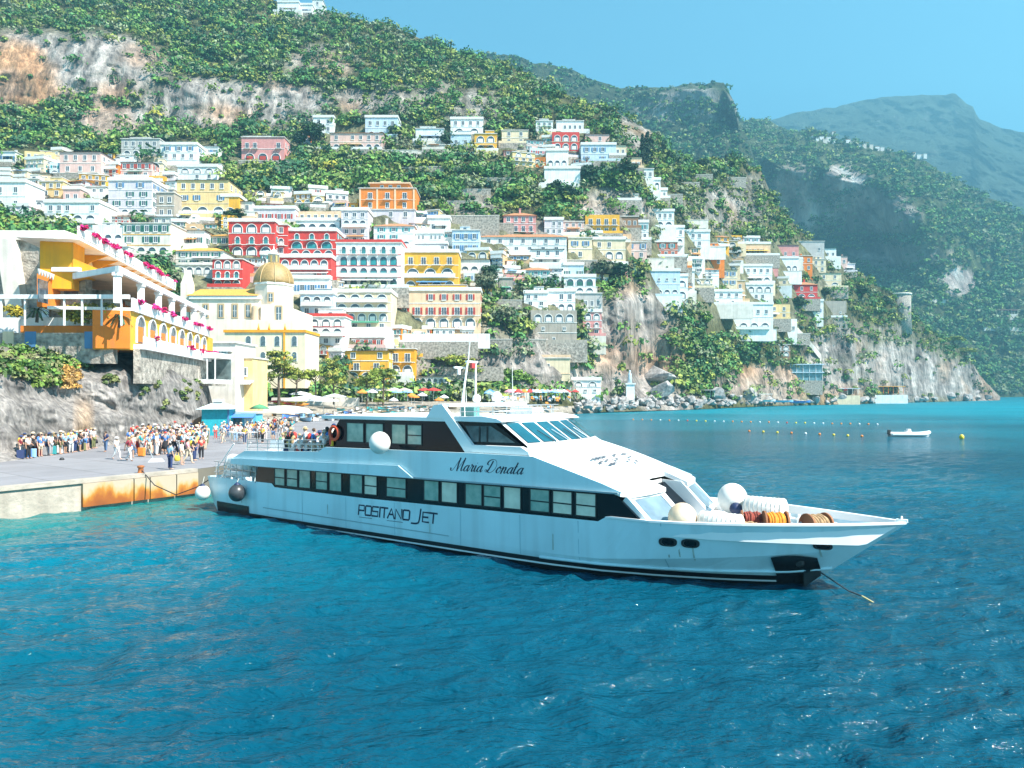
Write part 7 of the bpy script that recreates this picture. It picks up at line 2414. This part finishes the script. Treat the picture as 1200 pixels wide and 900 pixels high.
tag(link('hedge', np_mesh('hedge', V, Q, leaf_m, c, smooth=False)), 'bright green clipped hedge along the promenade', 'hedge', kind='stuff')
wall_at('promenade_wall', 'pale promenade wall below the beach pines', 318, 420, 466, 474, 165, PAINT['bone'], 1.2)
wall_at('terrace_wall', 'long white terrace wall below the broad peach hotel', 449, 574, 391, 400, 199, PAINT['snow'], 1.5)
wall_at('terrace_wall', 'grey stone terrace wall under the long white terrace wall', 452, 560, 400.5, 412, 197.5, STONE, 1.0)
wall_at('terrace_wall', 'grey stone wall with stairs above the beach, right of the orange yellow wing', 500, 590, 430, 438, 197, STONE, 1.0)

def market_umbrella(px, py, r_, c, label, group=None, shared=False, hgt=2.5):
    p = beach_pt(px, py)
    t = thing('parasol', label, 'parasol', p, pr.uniform(0, .6), group, shared)
    b = MB(); b.tube([(0, 0, -.2), (0, 0, hgt)], .05, 5); b.build('pole', FRAME, t)
    b = MB(); b.lathe([(r_, hgt - .45), (r_ * .98, hgt - .25), (.06, hgt + .35)], (0, 0, 0), 8, smooth=False); b.build('canopy', c, t)
canv = CLOTH['white']
for i, (px, py, r_) in enumerate(((346, 486, 2.6), (362, 481, 3.2), (379, 486.5, 2.8), (392, 479, 2.6), (352, 476, 2.4))):
    market_umbrella(px, py, r_, canv, 'big white market parasol by the promenade below the beach pines', 'white market parasols', True, 3.0)
for i, (px, c) in enumerate(((497, 'red'), (508, 'red'), (517, 'maroon'))):
    market_umbrella(px, 470, 1.9, CLOTH[c], 'red parasol in front of the white roofed beach restaurant' if c == 'red' else 'dark red parasol, right of the red ones at the beach restaurant', 'restaurant parasols', c == 'red')
for i, px in enumerate((438, 450, 462, 474)):
    market_umbrella(px, 470.5, 1.9, CLOTH['beige' if i % 2 else 'white'], 'cream parasol outside the beach cafe' if i % 2 else 'white parasol outside the beach cafe', 'cafe parasols', True)
PCOL = ['orange', 'red', 'white', 'blue', 'white', 'sky', 'orange', 'grey', 'white', 'pink']
nb = 0
for row in range(6):
    for k in range(13):
        px = 596 + k * 7.2 + (row % 2) * 3.4 + pr.uniform(-1, 1)
        py = 469.0 + row * 1.75 + pr.uniform(-.3, .3)
        if px > 640 + (481 - py) * 4.2 or px < 540 + (484 - py) * 2:
            continue
        c = pr.choice(PCOL)
        market_umbrella(px, py, 1.15, CLOTH[c], '%s beach parasol in the rows at the end of the beach' % c, 'beach parasols in rows', True, 2.1)
        nb += 1
for k in range(14):
    px, py = pr.uniform(400, 590), pr.uniform(471, 479)
    c = pr.choice(['white', 'sky', 'blue', 'white', 'orange', 'green'])
    market_umbrella(px, py, 1.2, CLOTH[c], '%s beach parasol among the boats in the middle of the beach' % c, 'beach parasols among the boats', True, 2.1)
# sunbeds: flat loungers between the parasols
lb_me = {}
for c in ('white', 'sky', 'orange'):
    b = MB(); b.box(-.3, .3, -.9, .55, .25, .34); b.prism([(-.3, .55, .27), (.3, .55, .27), (.3, 1.0, .62), (-.3, 1.0, .62)], (0, 0, 0), (0, 0, .07))
    for x in (-.25, .25):
        for y in (-.8, .45):
            b.box(x - .03, x + .03, y - .03, y + .03, 0, .25)
    lb_me[c] = b.mesh('sun_lounger', CLOTH[c])
for k in range(60):
    px, py = pr.uniform(585, 672), pr.uniform(470, 483)
    if px > 650 + (481 - py) * 4:
        continue
    c = pr.choice(['white', 'sky', 'orange'])
    o = link('sun_lounger', lb_me[c], None, beach_pt(px, py), pr.uniform(-.2, .2))
    tag(o, '%s sun lounger between the beach parasols' % c, 'sun lounger', 'sun loungers on the beach', None, True)

# ---- small boats
def boat_mesh(L=4.6, B=1.6):
    """open wooden boat: planked hull, inside, gunwale, thwarts; bow along +x"""
    st = np.linspace(0, 1, 12)
    out, inn, seats = MB(), MB(), MB()
    rows = []
    for t in st:
        w_ = B / 2 * (.72 + .28 * min(1, t * 3)) * (1 - max(0, (t - .45) / .55) ** 2.2)
        x = -L / 2 + L * t
        z1 = .62 + .22 * (t - .4) ** 2 * 3
        rows.append([(x, 0, .02 + .35 * max(0, t - .75)), (x, w_ * .62, .12 + .3 * max(0, t - .7)), (x, w_, z1)])
    for s in (1, -1):
        for i in range(11):
            for k in range(2):
                q = [rows[i][k], rows[i + 1][k], rows[i + 1][k + 1], rows[i][k + 1]]
                q = [(x, s * y, z) for x, y, z in q]
                out.quad(q[::s])
                q2 = [(x * .97, y * .92, z + .04) for x, y, z in q]
                inn.quad(q2[::-s])
        seats.tube([(p[2][0], s * p[2][1], p[2][2]) for p in rows], .045, 5, 0)
    out.quad([(rows[0][0][0], 0, .02), (rows[0][1][0], rows[0][1][1], rows[0][1][2]), rows[0][2], (rows[0][2][0], -rows[0][2][1], rows[0][2][2]), (rows[0][1][0], -rows[0][1][1], rows[0][1][2])])
    th = MB()
    for t in (.2, .45, .7):
        x = -L / 2 + L * t
        th.box(x - .12, x + .12, -B * .42, B * .42, .42, .47)
    return out, inn, seats, th
bo, bi, bs_, bt_ = boat_mesh()
wood = mat('boat_wood', (.42, .24, .10), .5, .3, 3)
BM = {}
for c in ('white', 'sky', 'blue', 'teal', 'beige'):
    BM[c] = (bo.mesh('hull', mat('boat_' + c, tuple(CLOTH[c].node_tree.nodes['Color Ramp'].color_ramp.elements[1].color[:3]), .35, .05)), bi.mesh('inside', FRAME), bs_.mesh('gunwale', wood), bt_.mesh('thwarts', wood))
def rowing_boat(loc, rz, c, label, group=None, shared=False, s=1.0):
    t = thing('rowing_boat', label, 'boat', loc, rz, group, shared)
    t.scale = (s, s, s)
    for n, me in zip(('hull', 'inside', 'gunwale', 'thwarts'), BM[c]):
        link(n, me, t)
k = 0
for row, (y0, xa, xb) in enumerate(((494.5, 345, 402), (490, 340, 425), (486.5, 395, 470), (483, 400, 520), (480, 420, 560))):
    x = xa
    while x < xb:
        c = pr.choice(['white', 'white', 'sky', 'blue', 'teal', 'beige'])
        rowing_boat(beach_pt(x, y0 + pr.uniform(-.8, .8)), pr.uniform(-.5, .5) - 1.4, c, '%s rowing boat pulled up in the rows on the beach' % c, 'rowing boats pulled up on the beach', True)
        x += pr.uniform(9, 15)
# upturned pale launch and stacked kayaks by the pines
t = thing('covered_launch', 'long pale launch under a tarpaulin on trestles beside the pines', 'boat', beach_pt(338, 487.5), .05)
b = MB()
n = 12
prof = [(-4.2 + 8.4 * i / n, .25 + 1.0 * math.sin(math.pi * min(1, .15 + .85 * i / n)) ** .5) for i in range(n + 1)]
vs, fs = [], []
for x, r_ in prof:
    for q in range(9):
        a_ = math.pi * q / 8
        vs.append((x, -r_ * math.cos(a_), .5 + 1.1 * r_ * math.sin(a_)))
for i in range(n):
    for q in range(8):
        fs.append((i * 9 + q, i * 9 + q + 1, (i + 1) * 9 + q + 1, (i + 1) * 9 + q))
b.add(vs, fs, 0, True); b.add([v for v in vs[:9]], [tuple(range(9))]); b.add([v for v in vs[-9:]], [tuple(range(8, -1, -1))])
b.build('cover', mat('tarpaulin', (.62, .58, .50), .8, .15, 1), t)
b = MB()
for x in (-2.5, 2.5):
    b.box(x - .1, x + .1, -1.1, 1.1, 0, .5)
b.build('trestle', wood, t)
for i, (c, px, py) in enumerate((('yellow', 330, 474), ('orange', 336, 472.5), ('red', 343, 474), ('yellow', 349, 472), ('orange', 352, 475), ('red', 327, 471.5))):
    t = thing('kayak', '%s kayak on the rack beside the pine trunks, %s' % (c, ['lowest left', 'second from left', 'in the middle', 'right of middle', 'far right', 'at the back left'][i]), 'kayak', pt(px, py, 158), .1 * i)
    b = MB(); b.tube([(-2, 0, .3), (-1.2, 0, .2), (0, 0, .16), (1.2, 0, .2), (2, 0, .3)], [.04, .26, .34, .26, .04], 10); b.build('hull', CLOTH[c], t)
    b = MB(); b.tube([(-.3, 0, .50), (.3, 0, .50)], [.2, .2], 10); b.build('cockpit', rubber, t)

# white inflatable dinghy at anchor
dd = ground_d(511.5, 0)
t = thing('dinghy', 'small white inflatable dinghy moored alone on the water right of the ferry', 'boat', pt(1066, 511.5, dd) + Vector((0, 0, 0)), -.05)
L = 46 * dd / F
def tubeboat(side):
    return [(-L / 2, side * .75, .35), (L * .2, side * .75, .36), (L * .38, side * .5, .46), (L * .48, 0, .62)]
b = MB()
for s in (1, -1):
    b.tube(smooth_pts if False else [tuple(q) for q in smooth_line(tubeboat(s), 5)], .26, 10)
b.build('tubes', mat('hypalon_white', (.80, .80, .80), .5), t)
b = MB(); b.quad([(-L / 2 + .1, -.6, .3), (L * .3, -.6, .3), (L * .42, 0, .4), (L * .3, .6, .3), (-L / 2 + .1, .6, .3)]); b.prism([(-L / 2 + .05, 0, -.15), (L * .4, 0, -.05), (L * .44, 0, .2), (-L / 2 + .05, 0, .2)], (0, -.6, 0), (0, .6, 0)); b.build('floor', deck_paint, t)
b = MB(); b.box(-L * .1, L * .02, -.35, .35, .32, .85); b.box(-L * .06, L * .01, -.3, .3, .851, 1.1); b.build('console', white_paint, t)
b = MB(); b.box(-L / 2 - .25, -L / 2 + .1, -.18, .18, .3, .95); b.tube([(-L / 2 - .1, 0, -.3), (-L / 2 - .1, 0, .3)], .06, 6); b.build('outboard', rubber, t)

# floats on the swimming lines
fl = {}
for c in ('orange', 'white', 'yellow', 'red'):
    b = MB(); b.ball((0, 0, .12), .2, 10, sz=.9); fl[c] = b.mesh('float', mat('float_' + c, {'orange': (.85, .24, .03), 'white': (.8, .8, .8), 'yellow': (.85, .62, .04), 'red': (.7, .06, .04)}[c], .4))
def float_line(xs, ya, yb, which, seq):
    for i, x in enumerate(xs):
        py = ya + (yb - ya) * (x - xs[0]) / (xs[-1] - xs[0]) + pr.uniform(-.15, .15)
        c = seq[i % len(seq)]
        o = link('float', fl[c], None, pt(x, py, ground_d(py, 0)))
        o.location.z = 0
        tag(o, 'small %s float on the %s swimming line in the bay' % (c, which), 'float', 'floats on the swimming lines', None, True)
float_line([742 + 10.6 * i for i in range(28)], 492.3, 498.0, 'farther', ['orange', 'orange', 'orange', 'white', 'orange', 'white', 'red', 'yellow', 'yellow', 'white', 'white'])
float_line([878 + 16.5 * i for i in range(9)], 506, 512, 'nearer', ['orange', 'yellow', 'yellow', 'orange', 'white'])
o = link('marker_buoy', fl['yellow'], None, pt(1127, 514.5, ground_d(514.5, 0))); o.scale = (1.6, 1.6, 2.2)
tag(o, 'yellow marker buoy right of the white dinghy', 'buoy')

# ---- far shore
bould = mat('boulder_stone', (.46, .43, .41), .95, .3, .9, .7, 2.2)
def boulder(loc, r_, seed, label, group=None, shared=True):
    rr = np.random.default_rng(seed)
    b = MB()
    b.ball((0, 0, 0), 1.0, 14)
    V = np.array(b.v)
    dirs = rr.normal(size=(13, 3)); dirs /= np.linalg.norm(dirs, axis=1, keepdims=True)
    for q in dirs:                         # flat broken faces
        h = rr.uniform(.35, .75)
        k = np.clip(V @ q - h, 0, None)
        V -= k[:, None] * q
    V *= r_ * np.array([rr.uniform(.9, 1.4), rr.uniform(.7, 1.1), rr.uniform(.6, .9)])
    V[:, 2] += .35 * r_
    b.v = [tuple(q) for q in V]; b.s = [False] * len(b.s)
    o = b.build('boulder', bould, None, loc, rr.uniform(0, 6))
    tag(o, label, 'boulder', group, None, shared)
for i in range(210):
    px = pr.uniform(672, 905) if i < 165 else pr.uniform(905, 1165)
    pyw = np.interp(px, [672, 690, 735, 800, 900, 1000, 1060, 1165], [484, 483.3, 481.5, 479, 474.8, 472.8, 471.6, 468.8])
    py = pyw - pr.uniform(.4, np.interp(px, [672, 720, 860, 905, 1165], [12, 14, 10, 5, 3]))
    d = HILL.d(px, min(py, HILL.P[int((px - HILL.x[0]) / 4), 0])) if pr.random() < .8 else ground_d(pyw, .3)
    p = pt(px, py, d - 1.0)
    boulder(p, pr.uniform(.9, 2.6) * d / 260, i, 'pale grey boulder on the rocky shore right of the beach', 'boulders along the rocky shore')
boulder(pt(775, 463, 240), 5.2, 501, 'huge round grey rock leaning under the cliff cleft', None, False)
boulder(pt(772, 447, 252), 6.5, 505, 'overhanging grey rock block above the huge round rock', None, False)
boulder(pt(840, 466, 262), 3.6, 502, 'big slanted pale rock by the water right of the long pergola', None, False)
boulder(pt(880, 466, 288), 4.2, 503, 'big pale rock at the water left of the white canopied boats', None, False)
boulder(pt(1140, 464, 478), 5, 504, 'long pale rock at the tip of the headland', None, False)
boulder(pt(1120, 462, 462), 5, 506, 'broad pale rock just left of the headland tip', None, False)

# statue column at the mole
p = pt(738, 466, 226)
t = thing('statue', 'small white statue on a pedestal at the rocky mole below the cliff', 'statue', p)
b = MB(); b.box(-1.3, 1.3, -1.3, 1.3, -2, 4.2); b.box(-1.6, 1.6, -1.6, 1.6, 4.202, 4.6); b.build('pedestal', PAINT['snow'], t)
b = MB(); b.lathe([(.75, 4.602), (.6, 6.2), (.55, 7.0), (.62, 7.5), (.28, 7.9), (.36, 8.3), (.3, 8.6), (.02, 8.75)], (0, 0, 0), 12); b.build('figure', PAINT['blue'], t)

# round watch tower
d = HILL.d(1059, 379)
p = pt(1059, 379, d)
rr_ = 11.5 * d / F
t = thing('watch_tower', 'round stone watch tower on the headland spur', 'tower', p)
H_ = 34 * d / F
b = MB(); b.lathe([(rr_ * 1.1, -6), (rr_ * 1.02, H_ * .4), (rr_, H_)], (0, 4, 0), 22); b.build('wall', STONE, t)
b = MB(); b.lathe([(rr_ * 1.08, H_ + .002), (rr_ * 1.08, H_ + .9), (rr_ * .9, H_ + .9), (rr_ * .9, H_ + .4)], (0, 4, 0), 22); b.build('parapet', PAINT['bone'], t)
for x, z in ((-1.5, H_ * .62), (2.2, H_ * .5)):
    b = MB(); b.box(x - .5, x + .5, 4 - rr_ * 1.06, 4 - rr_ * .9, z, z + 1.4); b.build('window', GLASS_ARCH_SHADE, t)
# glazed blue white restaurant on the cliff foot
d = HILL.d(935, 447)
def slab_house(name, label, px0, px1, py, d, levels, cat, roof_m, wall_m, post_m=FRAME, n=8, depth=7):
    p = pt((px0 + px1) / 2, py, d)
    t = thing(name, label, cat, p)
    W = (px1 - px0) * d / F
    z = 0
    for h_, kind in levels:
        hh = h_ * d / F
        b = MB()
        if kind == 'glass':
            b.box(-W / 2, W / 2, .3, depth, z, z + hh - .35); b.build('glazing', mat('restaurant_glass', (.16, .30, .36), .12, .3, .6), t)
            for x in np.linspace(-W / 2 + .1, W / 2 - .1, n):
                c = MB(); c.box(x - .09, x + .09, .05, .298, z, z + hh - .35); c.build('post', post_m, t)
            c = MB(); c.box(-W / 2 - .5, W / 2 + .5, -.7, depth + .1, z + hh - .348, z + hh - .002); c.build('roof', roof_m, t)
        elif kind == 'open':
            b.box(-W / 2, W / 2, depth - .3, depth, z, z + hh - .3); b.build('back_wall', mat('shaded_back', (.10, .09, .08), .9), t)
            for x in np.linspace(-W / 2 + .15, W / 2 - .15, n):
                c = MB(); c.box(x - .1, x + .1, .1, .3, z, z + hh - .3); c.build('post', post_m, t)
            c = MB(); c.box(-W / 2 - .6, W / 2 + .6, -.9, depth + .1, z + hh - .298, z + hh - .002); c.build('roof', roof_m, t)
        else:
            b.box(-W / 2, W / 2, 0, depth, z - (3 if z == 0 else 0), z + hh - .002); b.build('wall', wall_m, t)
        z += hh
    return t
slab_house('restaurant', 'two storey glazed blue and white restaurant on a stone base above the rocks', 911, 964, 455, d, [(9, 'wall'), (10, 'glass'), (9.5, 'glass')], 'restaurant', PAINT['blue'], STONE)
slab_house('beach_bar', 'orange roofed beach bar in front of the sea cave', 1012, 1059, 461, HILL.d(1035, 462) - 2, [(8.5, 'open')], 'bar', mat('orange_roof', (.80, .40, .08), .8), STONE, PAINT['orange'], 9, 6)
slab_house('bathing_platform', 'white concrete bathing platform under the orange roofed bar', 1000, 1064, 469.5, HILL.d(1032, 468) - 5, [(6.5, 'wall')], 'platform', FRAME, PAINT['snow'], depth=10)
slab_house('beach_bar', 'white and blue bathing kiosk with a red flag left of the orange roofed bar', 974, 1006, 462, HILL.d(990, 462) - 2, [(7, 'open'), ], 'bar', PAINT['blue'], STONE, FRAME, 6, 5)
slab_house('bathing_platform', 'yellowish bathing deck below the white and blue kiosk', 962, 1008, 469.5, HILL.d(985, 468) - 3, [(6, 'wall')], 'platform', FRAME, PAINT['cream'], depth=7)
slab_house('pergola', 'long grey pergola on white posts above the boulders', 806, 838, 465, HILL.d(822, 466), [(8.5, 'open')], 'pergola', PAINT['grey'], STONE, FRAME, 7, 5)
b = MB(); b.box(-.8, .8, -.06, 0, 0, 1.5); o = b.build('flag', SHUT['r'], None, pt(991, 458, HILL.d(990, 462) - 2.4)); tag(o, 'red banner in front of the white and blue bathing kiosk', 'banner')
for i, (px, lab) in enumerate(((897, 'white motor boat under a flat canopy hauled out below the glazed restaurant'), (918, 'pale blue motor boat on the rocks right of the canopied one'), (938, 'dark blue motor boat at the water below the glazed restaurant'))):
    d = ground_d(474.2, .6) - 14 + 2 * i
    t = thing('motor_boat', lab, 'boat', pt(px, 471.0 + i * .6, d), .1)
    for n, me in zip(('hull', 'inside', 'gunwale', 'thwarts'), BM[['white', 'sky', 'blue'][i]]):
        o = link(n, me, t); o.scale = (1.9, 1.7, 1.5)
    if i == 0:
        b = MB(); b.box(-3.6, 2.4, -1.5, 1.5, 3.2, 3.4); b.build('canopy', FRAME, t)
        b = MB()
        for x in (-3.2, 2.0):
            for y in (-1.3, 1.3):
                b.tube([(x, y, .8), (x, y, 3.2)], .06, 5)
        b.build('canopy_posts', FRAME, t)
# stair wall down the cliff, right
b = MB()
sp = [(934, 386), (944, 396), (954, 408), (962, 418), (960, 426), (952, 430)]
P = [pt(px, py, HILL.d(px, py) - 1.0) for px, py in sp]
for i in range(len(P) - 1):
    a, c = P[i], P[i + 1]
    b.add([a + Vector((0, -.4, -2)), c + Vector((0, -.4, -2)), c + Vector((0, -.4, 1.0)), a + Vector((0, -.4, 1.0)), a + Vector((0, .6, -2)), c + Vector((0, .6, -2)), c + Vector((0, .6, 1.0)), a + Vector((0, .6, 1.0))],
          [(0, 1, 2, 3), (3, 2, 6, 7), (7, 6, 5, 4), (0, 3, 7, 4), (1, 5, 6, 2)])
tag(b.build('stair_wall', PAINT['bone']), 'pale zigzag wall of the cliff stair running down to the glazed restaurant', 'wall')
# coast road terrace on the far mountain and the ridge village
for i, (px, py) in enumerate(((953, 162), (957, 165), (962, 163), (966, 166), (970, 164.5), (976, 168), (993, 167), (998, 170), (1002, 168), (1006, 171), (1012, 172), (1020, 173), (1027, 175), (1033, 176.5), (1041, 178), (1070, 182), (1076, 184), (1083, 183.5), (976, 158))):
    d = SPUR.d(px, py)
    t = thing('village_house', 'tiny white house of the village strung along the far mountain ridge', 'house', pt(px, py, d), 0, 'houses of the far ridge village', True)
    w_ = pr.uniform(3.0, 5.2) * d / F
    h = pr.uniform(2.0, 3.2) * d / F
    b = MB(); b.box(-w_ / 2, w_ / 2, -3, 6, -4, h); b.build('wall', PAINT[pr.choice(['white', 'snow', 'bone'])], t)
    b = MB(); b.box(-w_ / 2 - .3, w_ / 2 + .3, -3.3, 6.3, h + .002, h + .5); b.build('roof', TILE if i % 3 == 0 else FLATROOF, t)
slab_house('roadside_house', 'long pale building on the coast road across the bay', 1168, 1193, 372, SPUR.d(1180, 372), [(4, 'wall'), (5, 'open')], 'house', PAINT['rose'], PAINT['bone'], FRAME, 8, 8)
b = MB()
for (xa, ya), (xc, yc) in (((1078, 353), (1100, 352)), ((1100, 352), (1122, 353.5)), ((1152, 385), (1178, 384)), ((1178, 384), (1199, 386))):
    a, c = pt(xa, ya, SPUR.d(xa, ya) - 2), pt(xc, yc, SPUR.d(xc, yc) - 2)
    b.add([a + Vector((0, -1, -3)), c + Vector((0, -1, -3)), c + Vector((0, -1, 1.5)), a + Vector((0, -1, 1.5)), a + Vector((0, 5, 1.5)), c + Vector((0, 5, 1.5))], [(0, 1, 2, 3), (3, 2, 5, 4)])
tag(b.build('road_wall', PAINT['bone']), 'pale retaining wall of the coast road on the wooded mountain', 'wall')

# ---- trees one can tell apart
def bt_(kind, px, py, h, label, var=0, sx=1.0):
    p = beach_pt(px, py)
    return tree(kind, p, h * p.y / F, label, var, None, sx)
def tree_at(kind, px, py, d, hpx, label, var=0, sx=1.0):
    return tree(kind, pt(px, py, d), hpx * d / F, label, var, None, sx)
tree_at('pine', 327, 468, 152, 60, 'tall broad pine before the parish house, biggest of the beach pines', 0, 1.15)
tree_at('umbrella', 347, 468, 156, 36, 'low spreading pine right of the biggest beach pine', 1, 1.0)
tree_at('umbrella', 370, 466, 160, 32, 'small round pine between the two tall beach pines', 2, .95)
tree_at('pine', 391, 468, 160, 54, 'slender pine with an open crown at the middle of the promenade', 3, .85)
tree_at('umbrella', 430, 474, 165, 34, 'leaning pine with yellow green crown in front of the deep yellow hotel', 4, 1.1)
tree_at('umbrella', 449, 472, 168, 42, 'dense pine right of the leaning one by the beach hotel', 5, .9)
tree_at('umbrella', 443, 481, 162, 14, 'small shrub like pine at the beach edge under the leaning one', 6)
tree_at('umbrella', 534, 456, 198, 40, 'dark umbrella pine with a forked trunk right of the beach restaurant', 7, 1.2)
tree_at('umbrella', 556, 455, 199, 26, 'smaller pine right of the dark umbrella pine', 8, 1.1)
tree_at('bright', 600, 459, 203, 30, 'bright green bushy tree left of the cream beach house', 0, 1.3)
tree_at('bright', 617, 459, 205, 22, 'bright green rounded bush tree touching the cream beach house', 1, 1.2)
tree_at('bright', 580, 459, 201, 20, 'low bright green tree behind the promenade hedge', 2, 1.4)
tree_at('olive', 283, 465, 140, 22, 'low yellow green tree left of the beach pines, behind the kiosk roofs', 3, 1.5)
hill_tree('cypress', 753, 192, 36, 'leftmost of the tall dark cypresses on the ridge slope', 0)
hill_tree('cypress', 758.5, 194, 41, 'second tall dark cypress on the ridge slope, tallest of the group', 1)
hill_tree('cypress', 763, 194, 36, 'third tall dark cypress on the ridge slope', 2)
hill_tree('cypress', 777, 193, 30, 'lone slim cypress right of the cypress group', 3)
hill_tree('cypress', 851, 200, 20, 'left one of two dark cypresses on the low ridge', 4)
hill_tree('cypress', 857, 200, 22, 'right one of two dark cypresses on the low ridge', 5)
hill_tree('broad', 784, 196, 22, 'dark rounded tree right of the slim cypress', 0, 1.0)
hill_tree('broad', 824, 203, 18, 'dark round tree among walls on the low ridge', 1, 1.1)
hill_tree('broad', 366, 176, 36, 'big dark round tree left of the salmon pink hotel', 2, 1.0)
hill_tree('broad', 350, 176, 22, 'smaller grey green tree left of the big dark round tree', 3)
hill_tree('broad', 464, 165, 22, 'dark tree between the pale blue tier house and the white upper road house', 4)
hill_tree('broad', 522, 174, 18, 'dark bush tree left of the tall white house on the upper road', 5)
hill_tree('broad', 575, 336, 30, 'dark evergreen right of the broad peach hotel roof', 6, .9)
hill_tree('olive', 571, 352, 36, 'yellowish tree beside the right end of the broad peach hotel', 0, 1.0)
hill_tree('olive', 592, 388, 30, 'olive tree below the right end of the broad peach hotel', 1, 1.2)
hill_tree('broad', 690, 217, 26, 'dark round tree below the blue villa of the red arch house, left one', 7, 1.1)
hill_tree('broad', 735, 216, 30, 'large dark evergreen in front of the stair slope', 8, 1.3)
hill_tree('broad', 663, 238, 24, 'dark evergreen under the blank white retaining block', 9, 1.4)
hill_tree('broad', 650, 230, 20, 'dark evergreen left below the blank white retaining block', 10, 1.2)
hill_tree('broad', 721, 336, 34, 'leafy tree clump right of the cream houses, upper part', 11, 1.2)
hill_tree('olive', 706, 332, 30, 'grey green tree clump left of the leafy upper one', 2, 1.1)
hill_tree('broad', 749, 334, 20, 'dark round tree just left of the pale blue cliff villa', 12, .9)
hill_tree('umbrella', 796, 324, 20, 'small umbrella pine right above the pale blue cliff villa', 9)
hill_tree('broad', 862, 306, 18, 'dark tree between the orange cube and the long peach terrace house', 13)
hill_tree('bright', 866, 285, 18, 'bright green tree above the long peach terrace house', 3, 1.4)
hill_tree('bright', 886, 284, 16, 'bright green tree left of the gabled pink house', 4, 1.4)
hill_tree('broad', 936, 364, 18, 'dark tree under the crimson villa', 14, 1.3)
hill_tree('broad', 967, 350, 14, 'dark green tree right of the crimson villa', 15, 1.3)
hill_tree('olive', 813, 349, 12, 'grey round bush tree above the long white cliff hotel', 4, 1.2)
hill_tree('bright', 828, 388, 26, 'tall green tree left of the long white cliff hotel front', 5, .8)
hill_tree('broad', 275, 262, 18, 'dark green trees hedge right of the bright yellow wing', 16, 1.8)
hill_tree('broad', 130, 240, 14, 'dark garden tree left of the pale lilac four storey house', 17, 1.3)
hill_tree('broad', 1010, 352, 18, 'dark tree on the spur left of the watch tower', 18, 1.4)
hill_tree('broad', 1036, 364, 18, 'dark tree close to the left of the watch tower', 19, 1.3)
hill_tree('umbrella', 1118, 412, 18, 'dark umbrella shaped pine on the headland crest', 10, 1.3)
hill_tree('umbrella', 1132, 424, 16, 'low pine on the headland, nearest to its tip', 11, 1.4)
NO_BUSH.append((236, 290, 470, 512))
plant_all()
# ------------------------------------------------------------------ air
hz = MB()
hz.box(-1900, 2600, -60, 3400, -3.0, 1500)
hm = bpy.data.materials.new('sea_haze')
hm.use_nodes = True
hn = hm.node_tree
hn.nodes.remove(hn.nodes['Principled BSDF'])
pv = hn.nodes.new('ShaderNodeVolumePrincipled')
pv.inputs['Color'].default_value = (0.30, 0.76, 1.0, 1)
pv.inputs['Density'].default_value = 0.00035
pv.inputs['Anisotropy'].default_value = 0.2
hn.links.new(pv.outputs[0], hn.nodes['Material Output'].inputs['Volume'])
hob = hz.build('haze', hm)
hob['kind'] = 'stuff'
hob['label'] = 'thin blue summer haze over the bay'
hob['category'] = 'haze'
